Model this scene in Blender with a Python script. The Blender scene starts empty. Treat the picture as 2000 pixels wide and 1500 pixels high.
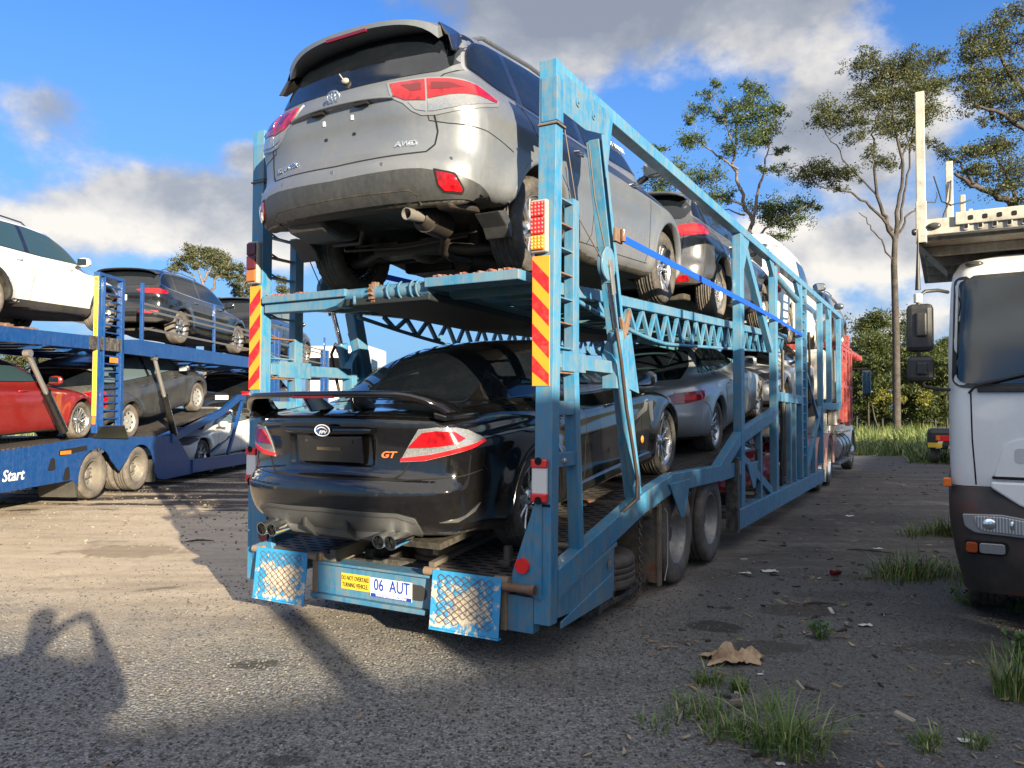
import bpy, bmesh, math, random
import numpy as np
from mathutils import Vector, Matrix, noise
from mathutils.bvhtree import BVHTree
from mathutils.geometry import delaunay_2d_cdt
random.seed(7); np.random.seed(7)
R=math.radians
scene=bpy.context.scene
COL=scene.collection
# ---------------------------------------------------------------- camera
FPX=1502.0
PITCH=math.atan(48/FPX); ROLL=R(0.2)
fwd=Vector((0,math.cos(PITCH),math.sin(PITCH))); up=Vector((0,-math.sin(PITCH),math.cos(PITCH))); rt=Vector((1,0,0))
rt2=rt*math.cos(ROLL)+up*math.sin(ROLL); up2=up*math.cos(ROLL)-rt*math.sin(ROLL)
camd=bpy.data.cameras.new('camera'); cam=bpy.data.objects.new('camera',camd); COL.objects.link(cam)
camd.sensor_width=36; camd.lens=FPX/2000*36; camd.clip_start=0.1; camd.clip_end=3000
cam.matrix_world=Matrix(((rt2.x,up2.x,-fwd.x,0),(rt2.y,up2.y,-fwd.y,0),(rt2.z,up2.z,-fwd.z,1.6),(0,0,0,1)))
scene.camera=cam
scene.view_settings.view_transform='Standard'; scene.view_settings.look='None'
scene.view_settings.exposure=1.5; scene.view_settings.gamma=1
# ---------------------------------------------------------------- sun and sky
SUN_EL=R(13.2); SUN_AZ=math.atan2(.477,-.879)      # azimuth measured from +Y towards +X
sdir=Vector((math.sin(SUN_AZ)*math.cos(SUN_EL),math.cos(SUN_AZ)*math.cos(SUN_EL),math.sin(SUN_EL)))
sl=bpy.data.lights.new('sun','SUN'); sl.energy=5.0; sl.angle=R(0.5); sl.color=(1.0,.865,.64)
so=bpy.data.objects.new('sun',sl); COL.objects.link(so); so.rotation_euler=sdir.to_track_quat('Z','Y').to_euler(); so.location=(20,-30,20)
W=bpy.data.worlds.new('World'); scene.world=W; W.use_nodes=True
nt=W.node_tree; nt.nodes.clear()
class NT:
    def __init__(s,t): s.t=t
    def n(s,ty,**k):
        o=s.t.nodes.new(ty)
        for a,b in k.items():
            if a[0]=='i' and a[1:].isdigit(): s.set(o,int(a[1:]),b)
            else: setattr(o,a,b)
        return o
    def set(s,o,i,v):
        if hasattr(v,'links') or hasattr(v,'is_output') : s.t.links.new(v,o.inputs[i])
        else: o.inputs[i].default_value=v
    def m(s,op,a,b=0.0,c=None,clamp=False):
        o=s.t.nodes.new('ShaderNodeMath'); o.operation=op; o.use_clamp=clamp
        s.set(o,0,a); s.set(o,1,b)
        if c is not None: s.set(o,2,c)
        return o.outputs[0]
    def vm(s,op,a,b=None,sc=None):
        o=s.t.nodes.new('ShaderNodeVectorMath'); o.operation=op; s.set(o,0,a)
        if b is not None: s.set(o,1,b)
        if sc is not None: s.set(o,3,sc)
        return o
    def mix(s,f,a,b):
        o=s.t.nodes.new('ShaderNodeMix'); o.data_type='RGBA'; s.set(o,0,f); s.set(o,6,a); s.set(o,7,b); return o.outputs[2]
    def ramp(s,f,stops,interp='LINEAR'):
        o=s.t.nodes.new('ShaderNodeValToRGB'); s.set(o,0,f); cr=o.color_ramp; cr.interpolation=interp
        while len(cr.elements)<len(stops): cr.elements.new(0.5)
        for e,(p,c) in zip(cr.elements,stops):
            e.position=p; e.color=(c if len(c)==4 else (*c,1)) if hasattr(c,'__len__') else (c,c,c,1)
        return o.outputs[0]
    def noise(s,vec,scale,detail=4,rough=.55,dist=0.0,typ='FBM'):
        o=s.t.nodes.new('ShaderNodeTexNoise'); o.noise_type=typ
        if vec is not None: s.t.links.new(vec,o.inputs['Vector'])
        o.inputs['Scale'].default_value=scale; o.inputs['Detail'].default_value=detail; o.inputs['Roughness'].default_value=rough; o.inputs['Distortion'].default_value=dist
        return o.outputs[0]
w=NT(nt)
sky=w.n('ShaderNodeTexSky',sky_type='NISHITA',sun_disc=False,sun_elevation=SUN_EL,sun_rotation=SUN_AZ,air_density=1.25,dust_density=.35,ozone_density=2.2)
tc=w.n('ShaderNodeTexCoord'); D=w.vm('NORMALIZE',tc.outputs['Generated']).outputs[0]
sx=w.n('ShaderNodeSeparateXYZ',i0=D)
az=w.m('ARCTAN2',sx.outputs[0],sx.outputs[1]); el=w.m('ARCSINE',sx.outputs[2])
def blob(a0,e0,ra,re,amp=1.0):
    da=w.m('DIVIDE',w.m('SUBTRACT',az,R(a0)),R(ra)); de=w.m('DIVIDE',w.m('SUBTRACT',el,R(e0)),R(re))
    q=w.m('ADD',w.m('MULTIPLY',da,da),w.m('MULTIPLY',de,de))
    return w.m('MULTIPLY',w.m('EXPONENT',w.m('MULTIPLY',q,-1)),amp)
BL=CLOUD_BLOBS=[(8,29,14,5.5,.66),(2,24,5,2.5,.2),(21,28,6,4,.28),(-31,18.5,4,2.6,.42),(-25,13.5,7.5,3.4,.66),(-33,10,6,4,.3),(-16,12.5,5,4,.46),(-24,5,9,2.0,.25),(-31,27,3,1.5,.12),(-19,17.5,2,1.2,.25),(23,18,7,3.5,.50),(25,11,7,2.8,.50),(20.5,7.0,2.2,1.2,.5),(27,5.5,5,1.6,.3),(33,9,5,3,.25),(16,12,4,2.5,.3),(60,25,25,9,.35),(-75,20,25,9,.35),(100,35,30,12,.3),(150,22,40,10,.25),(-140,24,40,10,.2)]
msk=None
for b in BL:
    o=blob(*b); msk=o if msk is None else w.m('ADD',msk,o)
# noise in a domain flattened towards the horizon, as a cloud deck is
Ds=w.vm('MULTIPLY',D,(1,1,1.5)).outputs[0]
n1=w.noise(Ds,3.6,8,.55,.15); n2=w.noise(Ds,2.0,3,.5); n3=w.noise(Ds,11,5,.65)
dens=w.m('ADD',w.m('ADD',msk,w.m('MULTIPLY',w.m('SUBTRACT',n1,.5),.95)),w.m('MULTIPLY',w.m('SUBTRACT',n3,.5),.3))
cm=w.n('ShaderNodeMapRange',interpolation_type='SMOOTHSTEP'); w.set(cm,0,dens); cm.inputs[1].default_value=.20; cm.inputs[2].default_value=.40
core=w.n('ShaderNodeMapRange',interpolation_type='SMOOTHSTEP'); w.set(core,0,dens); core.inputs[1].default_value=.3; core.inputs[2].default_value=.75
# sunlit rim: density falls off towards the light, so sample it shifted upward
Dn=w.vm('ADD',Ds,(.0,-.015,.06)).outputs[0]
n1b=w.noise(Dn,3.6,8,.55,.15)
lit=w.m('MULTIPLY',w.m('SUBTRACT',n1,n1b),3.2,clamp=False)
litc=w.m('ADD',.42,lit,clamp=True)
thick=w.m('SUBTRACT',litc,w.m('MULTIPLY',core.outputs[0],.30),clamp=True)
lowel=w.ramp(el,[(.24,.30),(.42,0)])
highel=w.ramp(el,[(.36,0),(.50,.28)])
thick=w.m('ADD',w.m('SUBTRACT',w.m('ADD',thick,lowel),highel),w.m('MULTIPLY',w.m('SUBTRACT',n3,.5),.9),clamp=True)
ccol=w.ramp(thick,[(0,(1.6,1.75,2.05)),(.35,(2.3,2.4,2.6)),(.65,(3.7,3.6,3.5)),(1,(5.3,5.0,4.5))])
hz=w.ramp(el,[(0,1),(.5,0)])
SKYB=w.vm('MULTIPLY',sky.outputs[0],(.36,.72,1.34)).outputs[0]
SKYT=w.mix(w.m('MULTIPLY',hz,.88),SKYB,(1.25,2.25,3.9,1))
out=w.mix(w.m('MULTIPLY',cm.outputs[0],.93),SKYT,ccol)
# added fill light, unseen: a bright bank overhead and behind the viewer
ba=w.m('MULTIPLY',sx.outputs[1],-1); fill_mask=w.m('ADD',w.m('MULTIPLY',w.m('SUBTRACT',n2,.45),2.2),w.m('MULTIPLY',w.m('ADD',w.m('MULTIPLY',ba,.9),w.m('MULTIPLY',w.m('SUBTRACT',sx.outputs[2],.62),1.6)),1.2))
bank=w.n('ShaderNodeMapRange',interpolation_type='SMOOTHSTEP'); w.set(bank,0,fill_mask); bank.inputs[1].default_value=.1; bank.inputs[2].default_value=.7
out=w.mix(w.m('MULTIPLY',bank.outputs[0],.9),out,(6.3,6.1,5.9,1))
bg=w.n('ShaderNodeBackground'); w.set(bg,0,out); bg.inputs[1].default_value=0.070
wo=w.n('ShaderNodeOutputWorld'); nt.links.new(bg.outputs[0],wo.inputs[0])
# ---------------------------------------------------------------- tags
def tag(o,label=None,cat=None,group=None,kind=None):
    if label: o['label']=label
    if cat: o['category']=cat
    if group: o['group']=group
    if kind: o['kind']=kind
    return o
def empty(name,mat=None,label=None,cat=None,group=None,parent=None):
    o=bpy.data.objects.new(name,None); COL.objects.link(o); o.empty_display_size=.2
    if mat is not None: o.matrix_world=mat
    if parent: o.parent=parent
    return tag(o,label,cat,group)
def copy_tree(o,parent=None):
    c=o.copy(); COL.objects.link(c)
    if parent is not None: c.parent=parent
    for ch in o.children: copy_tree(ch,c)
    return c
def frame(x,y,z,ang):        # ang: heading of local +x, degrees clockwise from +Y
    a=R(90-ang); return Matrix.Translation((x,y,z))@Matrix.Rotation(a,4,'Z')
TF=frame(.19,4.73,0,29.5)    # right rear ground corner of the light blue carrier; x forward, y left
BF=frame(-7.3,13.5,0,3.8)    # rear axle of the dark blue carrier
def pose(F,u,v,z,slope=0,yaw=0,rollx=0):
    return F@Matrix.Translation((u,v,z))@Matrix.Rotation(R(yaw),4,'Z')@Matrix.Rotation(-R(slope),4,'Y')@Matrix.Rotation(R(rollx),4,'X')
# ---------------------------------------------------------------- mesh builder
def ortho(d,upv=(0,0,1)):
    d=Vector(d).normalized(); u=Vector(upv)
    if abs(d.dot(u.normalized()))>.985: u=Vector((1,0,0)) if abs(d.x)<.9 else Vector((0,1,0))
    s=d.cross(u).normalized(); t=s.cross(d).normalized(); return d,s,t
class MB:
    def __init__(s): s.v=[]; s.f=[]; s.m=[]; s.sm=[]
    def add(s,v,f,mi=0,smooth=False):
        b=len(s.v); s.v+= [tuple(p) for p in v]; s.f+=[tuple(i+b for i in q) for q in f]; s.m+=[mi]*len(f); s.sm+=[smooth]*len(f); return s
    def box(s,c,sz,rot=None,mi=0):
        hx,hy,hz=[q/2 for q in sz]; P=[Vector((x,y,z)) for x in(-hx,hx) for y in(-hy,hy) for z in(-hz,hz)]
        if rot is not None: P=[rot@p for p in P]
        c=Vector(c); return s.add([p+c for p in P],[(0,1,3,2),(4,6,7,5),(0,4,5,1),(2,3,7,6),(0,2,6,4),(1,5,7,3)],mi)
    def bb(s,x0,x1,y0,y1,z0,z1,mi=0): return s.box(((x0+x1)/2,(y0+y1)/2,(z0+z1)/2),(abs(x1-x0),abs(y1-y0),abs(z1-z0)),None,mi)
    def beam(s,a,b,w_,h_,upv=(0,0,1),mi=0):   # w_ across, h_ along up
        a=Vector(a);b=Vector(b); d,sd,t=ortho(b-a,upv); P=[]
        for q in (a,b):
            for i,j in((-1,-1),(1,-1),(1,1),(-1,1)): P.append(q+sd*(i*w_/2)+t*(j*h_/2))
        return s.add(P,[(0,1,2,3),(7,6,5,4),(0,4,5,1),(1,5,6,2),(2,6,7,3),(3,7,4,0)],mi)
    def cyl(s,a,b,r,r2=None,n=16,cap=True,mi=0,smooth=True):
        a=Vector(a);b=Vector(b); d,sd,t=ortho(b-a); r2=r if r2 is None else r2
        P=[a+(sd*math.cos(2*math.pi*i/n)+t*math.sin(2*math.pi*i/n))*r for i in range(n)]+[b+(sd*math.cos(2*math.pi*i/n)+t*math.sin(2*math.pi*i/n))*r2 for i in range(n)]
        s.add(P,[(i,(i+1)%n,n+(i+1)%n,n+i) for i in range(n)],mi,smooth)
        if cap: s.add(P,[tuple(range(n))[::-1],tuple(range(n,2*n))],mi)
        return s
    def tube(s,pts,r,n=8,mi=0,closed=False,cap=True):
        pts=[Vector(p) for p in pts]; N=len(pts); P=[]; prev=None
        for k,p in enumerate(pts):
            if closed: dd=pts[(k+1)%N]-pts[k-1]
            else: dd=pts[min(k+1,N-1)]-pts[max(k-1,0)]
            dd.normalize()
            if prev is None: d,sd,t=ortho(dd)
            else:
                sd=(prev-dd*prev.dot(dd)).normalized(); t=sd.cross(dd)
            prev=sd; rr=r[k] if hasattr(r,'__len__') else r
            for i in range(n):
                a=2*math.pi*i/n; P.append(p+(sd*math.cos(a)+t*math.sin(a))*rr)
        F=[]
        for k in range(N if closed else N-1):
            for i in range(n):
                F.append((k*n+i,k*n+(i+1)%n,((k+1)%N)*n+(i+1)%n,((k+1)%N)*n+i))
        s.add(P,F,mi,True)
        if cap and not closed: s.add(P[:n],[tuple(range(n))[::-1]],mi); s.add(P[-n:],[tuple(range(n))],mi)
        return s
    def prism(s,pts,a,b,plane='xz',mi=0):  # outline extruded from a to b along the third axis
        def mk(p,q): return {'xz':(p[0],q,p[1]),'yz':(q,p[0],p[1]),'xy':(p[0],p[1],q)}[plane]
        n=len(pts); P=[mk(p,a) for p in pts]+[mk(p,b) for p in pts]
        return s.add(P,[tuple(range(n)),tuple(range(n,2*n))[::-1]]+[(i,n+i,n+(i+1)%n,(i+1)%n) for i in range(n)],mi)
    def lathe(s,prof,axis='y',c=(0,0,0),n=32,mi=0,closed=False,a0=0,a1=2*math.pi):  # prof: (radius, along)
        c=Vector(c); P=[]; full=abs(a1-a0-2*math.pi)<1e-6; m=n if full else n+1
        for i in range(m):
            a=a0+(a1-a0)*i/n; ca,sa=math.cos(a),math.sin(a)
            for r,h in prof:
                P.append(c+Vector({'y':(r*ca,h,r*sa),'x':(h,r*ca,r*sa),'z':(r*ca,r*sa,h)}[axis]))
        k=len(prof); F=[]
        for i in range(n):
            j=(i+1)%m
            for q in range(k if closed else k-1):
                q2=(q+1)%k
                F.append((i*k+q,i*k+q2,j*k+q2,j*k+q))
        return s.add(P,F,mi,True)
    def ell(s,c,r,n=16,mi=0,rot=None):
        c=Vector(c); P=[];F=[]; m=n//2
        for j in range(m+1):
            th=math.pi*j/m
            for i in range(n):
                a=2*math.pi*i/n; p=Vector((r[0]*math.sin(th)*math.cos(a),r[1]*math.sin(th)*math.sin(a),r[2]*math.cos(th)))
                if rot is not None:p=rot@p
                P.append(c+p)
        for j in range(m):
            for i in range(n): F.append((j*n+i,(j+1)*n+i,(j+1)*n+(i+1)%n,j*n+(i+1)%n))
        return s.add(P,F,mi,True)
    def build(s,name,mats,parent=None,bevel=0,merge=False,recalc=True,smooth=None):
        me=bpy.data.meshes.new(name); me.from_pydata(s.v,[],s.f)
        mats=mats if isinstance(mats,(list,tuple)) else [mats]
        for q in mats: me.materials.append(q)
        me.polygons.foreach_set('material_index',s.m); me.polygons.foreach_set('use_smooth',s.sm if smooth is None else [smooth]*len(s.f))
        if merge or recalc:
            bm=bmesh.new(); bm.from_mesh(me)
            if merge: bmesh.ops.remove_doubles(bm,verts=bm.verts,dist=1e-4)
            if recalc: bmesh.ops.recalc_face_normals(bm,faces=bm.faces)
            bm.to_mesh(me); bm.free()
        me.update()
        return link(name,me,parent,bevel)
def link(name,me,parent=None,bevel=0):
    o=bpy.data.objects.new(name,me); COL.objects.link(o)
    if parent is not None: o.parent=parent
    if bevel:
        b=o.modifiers.new('bevel','BEVEL'); b.width=bevel; b.segments=2; b.limit_method='ANGLE'; b.angle_limit=R(40)
    return o
FONT=None
def text(name,s_,size,mat,parent,M,extrude=.002,align='CENTER',shear=0,sx=1.0,bold=0,spacing=1.0):
    cu=bpy.data.curves.new(name,'FONT'); cu.body=s_; cu.size=size; cu.extrude=extrude; cu.align_x=align; cu.align_y='CENTER'; cu.shear=shear; cu.offset=bold; cu.space_character=spacing; cu.resolution_u=3
    to=bpy.data.objects.new('tmp',cu); COL.objects.link(to); dg=bpy.context.evaluated_depsgraph_get(); dg.update()
    me=bpy.data.meshes.new_from_object(to.evaluated_get(dg)); bpy.data.objects.remove(to)
    me.transform(M@Matrix.Diagonal((sx,1,1,1))); me.materials.clear(); me.materials.append(mat)
    return link(name,me,parent)
def basis(o,x,y):            # matrix whose x,y axes run along the given directions
    x=Vector(x).normalized(); y=Vector(y).normalized(); z=x.cross(y)
    return Matrix(((x.x,y.x,z.x,o[0]),(x.y,y.y,z.y,o[1]),(x.z,y.z,z.z,o[2]),(0,0,0,1)))
# ---------------------------------------------------------------- materials
MATS={}
def mat(name,col=(.5,.5,.5),rough=.5,metal=0.0,coat=0.0,spec=.5,fn=None,**k):
    if name in MATS: return MATS[name]
    m=bpy.data.materials.new(name); m.use_nodes=True; t=NT(m.node_tree); b=m.node_tree.nodes['Principled BSDF']
    b.inputs['Base Color'].default_value=(*col,1); b.inputs['Roughness'].default_value=rough; b.inputs['Metallic'].default_value=metal
    b.inputs['Coat Weight'].default_value=coat; b.inputs['Coat Roughness'].default_value=.03; b.inputs['Specular IOR Level'].default_value=spec
    for a,v in k.items(): b.inputs[a.replace('_',' ')].default_value=v
    if fn: fn(t,b)
    MATS[name]=m; return m
def L(t,a,b): t.t.links.new(a,b)
def objco(t): return t.n('ShaderNodeTexCoord').outputs['Object']
def bump(t,b,h,strength=.3,dist=.01):
    o=t.n('ShaderNodeBump'); o.inputs['Strength'].default_value=strength; o.inputs['Distance'].default_value=dist; L(t,h,o.inputs['Height']); L(t,o.outputs[0],b.inputs['Normal'])
def dusty(col,dust=(.26,.235,.2),amt=.25,rough=.2,rs=.5,low=True):
    def fn(t,b):
        c=objco(t); n=t.noise(c,3.5,6,.65); n2=t.noise(c,28,5,.7)
        st=t.n('ShaderNodeMapping'); L(t,c,st.inputs[0]); st.inputs['Scale'].default_value=(9,9,1.2); n3=t.noise(st.outputs[0],3,5,.7)
        d=t.m('MULTIPLY',t.m('ADD',t.m('MULTIPLY',n,.5),t.m('MULTIPLY',t.m('ADD',n2,n3),.35)),1.0)
        mr=t.n('ShaderNodeMapRange'); t.set(mr,0,d); mr.inputs[1].default_value=.46; mr.inputs[2].default_value=.78; mr.inputs[3].default_value=0; mr.inputs[4].default_value=amt
        f=mr.outputs[0]
        if low:
            z=t.n('ShaderNodeSeparateXYZ',i0=c).outputs[2]
            lw=t.n('ShaderNodeMapRange'); t.set(lw,0,z); lw.inputs[1].default_value=.75; lw.inputs[2].default_value=.15; lw.inputs[3].default_value=0; lw.inputs[4].default_value=amt*1.3
            f=t.m('ADD',f,t.m('MULTIPLY',lw.outputs[0],t.m('ADD',.25,n)),clamp=True)
        L(t,t.mix(f,(*col,1),(*dust,1)),b.inputs['Base Color'])
        L(t,t.m('ADD',rough,t.m('MULTIPLY',f,rs)),b.inputs['Roughness'])
        L(t,t.m('ADD',.04,t.m('MULTIPLY',f,.8)),b.inputs['Coat Roughness'])
    return fn
def carpaint(name,col,metal=0.0,rough=.35,coat=1.0,amt=.18,**k):
    return mat(name,col,rough,metal,coat,fn=dusty(col,amt=amt,rough=rough,**k))
SILVER=carpaint('silver_paint',(.185,.206,.232),.5,.40,.45,.34)
BLACKP=mat('black_paint',(.003,.003,.0035),.12,0,1.0,fn=dusty((.003,.003,.0035),dust=(.10,.09,.075),amt=.05,rough=.1,rs=.25))
def steelpaint(name,base,fade,chip,rustamt=.5,seed=0.0,rough=.38,chipamt=.5,grimeamt=1.0):
    def fn(t,b):
        c=t.vm('ADD',objco(t),(seed,seed*.7,seed*1.3)).outputs[0]
        n=t.noise(c,2.3,5,.6); n2=t.noise(c,14,6,.68); n4=t.noise(c,55,4,.7)
        st=t.n('ShaderNodeMapping'); L(t,c,st.inputs[0]); st.inputs['Scale'].default_value=(10,10,1.1); n3=t.noise(st.outputs[0],2.5,6,.7)
        fd=t.ramp(t.m('ADD',t.m('MULTIPLY',n,.5),t.m('MULTIPLY',n3,.5)),[(.36,0),(.66,1)])
        col=t.mix(fd,(*base,1),(*fade,1))
        grime=t.ramp(t.m('ADD',t.m('MULTIPLY',n2,.6),t.m('MULTIPLY',n3,.4)),[(.45,0),(.64,.72)])
        grime=t.m('MULTIPLY',grime,grimeamt); col=t.mix(grime,col,(.19,.17,.14,1))
        cf=t.ramp(t.m('ADD',t.m('MULTIPLY',n2,.72),t.m('MULTIPLY',n,.28)),[(.70-.05*chipamt,0),(.72-.05*chipamt,1)])
        col=t.mix(t.m('MULTIPLY',cf,chipamt),col,(*chip,1))
        rf=t.ramp(t.m('ADD',t.m('ADD',t.m('MULTIPLY',n2,.40),t.m('MULTIPLY',n4,.15)),t.m('ADD',t.m('MULTIPLY',n3,.25),t.m('MULTIPLY',n,.20))),[(.628-.05*rustamt,0),(.655-.05*rustamt,1)])
        rc=t.ramp(n4,[(.3,(.07,.025,.012)),(.6,(.22,.085,.035)),(.8,(.3,.16,.08))])
        rf2=rf
        col=t.mix(rf2,col,rc)
        L(t,col,b.inputs['Base Color'])
        L(t,t.m('ADD',rough,t.m('MULTIPLY',t.m('MAXIMUM',rf2,grime),.45)),b.inputs['Roughness'])
        bump(t,b,t.m('ADD',t.m('MULTIPLY',rf2,.6),t.m('MULTIPLY',n4,.25)),.25,.004)
    return mat(name,base,rough,0,.15,fn=fn)
CYAN=steelpaint('light_blue_steel',(.014,.165,.34),(.085,.265,.40),(.30,.35,.34),.08,chipamt=.25)
CYANW=steelpaint('worn_blue_steel',(.018,.155,.31),(.11,.24,.33),(.34,.36,.33),.42,3.0,chipamt=.6)
CYDECK=steelpaint('deck_steel',(.035,.16,.2),(.07,.2,.24),(.22,.16,.12),.75,5.0,rough=.6,chipamt=.4)
NAVY=steelpaint('royal_blue_steel',(.003,.045,.18),(.006,.06,.22),(.2,.25,.35),.05,8.0,rough=.28,chipamt=.08,grimeamt=.18)
CYANR=steelpaint('rust_spotted_blue_steel',(.018,.155,.31),(.11,.24,.33),(.36,.38,.34),1.15,11.0,chipamt=.8)
DECK=steelpaint('dark_deck_steel',(.026,.026,.028),(.05,.045,.04),(.10,.07,.05),.5,1.0,rough=.65,chipamt=.4)
RED=steelpaint('red_steel',(.26,.010,.010),(.33,.025,.02),(.4,.2,.15),.15,2.0,chipamt=.1)
PINK=mat('faded_pink_plastic',(.55,.27,.27),.5,fn=dusty((.55,.27,.27),amt=.5,rough=.5))
BROWNRUST=steelpaint('rusty_steel',(.13,.06,.035),(.2,.1,.05),(.3,.2,.13),.9,6.0,rough=.75)
GALV=mat('dull_steel',(.42,.41,.39),.42,.8,fn=dusty((.42,.41,.39),amt=.6,rough=.4))
ALU=mat('polished_alloy',(.5,.5,.5),.34,.9,fn=dusty((.72,.71,.69),amt=.35,rough=.2,low=False))
ALUD=mat('grey_alloy',(.30,.30,.30),.32,.85,fn=dusty((.3,.3,.3),amt=.6,rough=.3,low=False))
CHROME=mat('chrome',(.85,.85,.85),.08,1.0)
HOSE=mat('black_rubber_hose',(.015,.015,.015),.5)
def tyrefn(t,b):
    c=objco(t); n=t.noise(c,9,5,.65); n2=t.noise(c,60,4,.6)
    L(t,t.ramp(t.m('ADD',t.m('MULTIPLY',n,.7),t.m('MULTIPLY',n2,.3)),[(.35,(.035,.033,.03)),(.52,(.075,.068,.06)),(.75,(.19,.165,.135))]),b.inputs['Base Color'])
    bump(t,b,n2,.2,.004)
TYRE=mat('dusty_tyre_rubber',(.03,.03,.03),.75,fn=tyrefn)
def tyrefn2(t,b):
    c=objco(t); n=t.noise(c,6,5,.65); n2=t.noise(c,60,4,.6)
    L(t,t.ramp(t.m('ADD',t.m('MULTIPLY',n,.7),t.m('MULTIPLY',n2,.3)),[(.3,(.05,.046,.04)),(.55,(.14,.12,.10)),(.75,(.27,.23,.18))]),b.inputs['Base Color'])
    bump(t,b,n2,.2,.004)
TYREC=mat('dry_mud_tread',(.2,.17,.13),.85,fn=tyrefn2)
PLASTIC=mat('black_trim_plastic',(.018,.018,.019),.45,fn=dusty((.018,.018,.019),amt=.12,rough=.42))
PLGREY=mat('grey_bumper_plastic',(.075,.077,.078),.42,fn=dusty((.03,.031,.032),dust=(.13,.13,.125),amt=.25,rough=.4,low=False))
GLOSSBLK=mat('gloss_black',(.006,.006,.007),.08,0,1.0,fn=dusty((.006,.006,.007),amt=.06,rough=.08,low=False))
DARK=mat('dark_gap',(.004,.004,.004),.9)
UNDER=mat('underbody_black',(.02,.019,.017),.6,fn=dusty((.02,.019,.017),dust=(.13,.11,.08),amt=.7,rough=.55,low=False))
UNDERM=mat('underbody_metal',(.07,.062,.055),.5,.6,fn=dusty((.07,.062,.055),dust=(.085,.065,.05),amt=.7,rough=.4,low=False))
def glassfn(t,b):
    c=objco(t); n=t.noise(c,5,5,.6); n2=t.noise(c,40,4,.7)
    f=t.ramp(t.m('ADD',t.m('MULTIPLY',n,.6),t.m('MULTIPLY',n2,.4)),[(.48,0),(.8,.05)])
    L(t,t.mix(f,(.006,.008,.011,1),(.2,.19,.16,1)),b.inputs['Base Color']); L(t,t.m('ADD',.03,t.m('MULTIPLY',f,.6)),b.inputs['Roughness'])
GLASS=mat('tinted_glass',(.006,.008,.011),.03,0,0,.8,fn=glassfn)
GLASSC=mat('clear_car_glass',(.10,.14,.15),.03,0,0,.8)
CLEARL=mat('clear_lamp_lens',(.55,.57,.58),.08,.35,1.0,fn=lambda t,b:(L(t,t.ramp(t.n('ShaderNodeTexVoronoi',i2=60.0).outputs[0],[(.0,(.6,.61,.63)),(.5,(.2,.21,.22))]),b.inputs['Base Color'])))
REDL=mat('red_lamp_lens',(.42,.004,.008),.12,0,1.0,fn=lambda t,b:(L(t,t.ramp(t.noise(objco(t),18,3,.5),[(.35,(.16,.002,.004)),(.65,(.45,.006,.01))]),b.inputs['Base Color'])))
REDD=mat('dark_red_lens',(.12,.003,.006),.1,0,1.0)
REDB=mat('bright_red_lens',(.75,.012,.015),.18,0,1.0)
AMBER=mat('amber_lens',(.85,.22,.01),.2,0,1.0)
def tape(name,col):
    def fn(t,b):
        c=objco(t); n=t.noise(c,20,5,.7)
        L(t,t.mix(t.ramp(n,[(.5,0),(.8,.35)]),(*col,1),(.3,.22,.13,1)),b.inputs['Base Color'])
    return mat(name,col,.35,0,.3,fn=fn)
YEL=tape('yellow_reflective',(.72,.29,.012)); REDT=tape('red_reflective',(.62,.012,.01)); YELP=tape('yellow_sign',(.72,.5,.04))
WHITEP=tape('white_plate',(.72,.72,.70)); BLUEI=mat('blue_ink',(.01,.05,.35),.4); BLKI=mat('black_ink',(.012,.012,.012),.5); WHITEI=mat('white_ink',(.82,.82,.8),.5)
STRAP=mat('blue_webbing',(.004,.075,.62),.55)
CREAM=mat('cream_truck_paint',(.72,.70,.64),.35,0,.5,fn=dusty((.72,.70,.64),amt=.22,rough=.35,low=False))
ROPE=mat('steel_wire_rope',(.14,.11,.09),.55,.5)

# ---------------------------------------------------------------- car bodies: one smooth implicit shell, meshed and dressed with fitted panels
def crv(pts):
    pts=sorted(pts); x=np.array([p[0] for p in pts],float); y=np.array([p[1] for p in pts],float)
    d=np.diff(y)/np.diff(x); m=np.zeros_like(y); m[0]=d[0]; m[-1]=d[-1]
    for i in range(1,len(x)-1): m[i]=0 if d[i-1]*d[i]<=0 else 2*d[i-1]*d[i]/(d[i-1]+d[i])
    def f(q):
        q=np.clip(q,x[0],x[-1]); i=np.clip(np.searchsorted(x,q)-1,0,len(x)-2); h=x[i+1]-x[i]; t=(q-x[i])/h
        return (2*t**3-3*t**2+1)*y[i]+(t**3-2*t*t+t)*h*m[i]+(-2*t**3+3*t*t)*y[i+1]+(t**3-t*t)*h*m[i+1]
    return f
def smooth_closed(pts,n=8):
    P=np.array(pts,float); N=len(P); out=[]
    for i in range(N):
        p0,p1,p2,p3=P[i-1],P[i],P[(i+1)%N],P[(i+2)%N]
        a=max(np.linalg.norm(p1-p0),1e-6)**.5; b=max(np.linalg.norm(p2-p1),1e-6)**.5; c=max(np.linalg.norm(p3-p2),1e-6)**.5
        m1=(p2-p1)+b*((p1-p0)/a-(p2-p0)/(a+b)); m2=(p2-p1)+b*((p3-p2)/c-(p3-p1)/(b+c))
        for k in range(n):
            t=k/n; out.append((2*t**3-3*t*t+1)*p1+(t**3-2*t*t+t)*m1+(-2*t**3+3*t*t)*p2+(t**3-t*t)*m2)
    return np.array(out)
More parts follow.
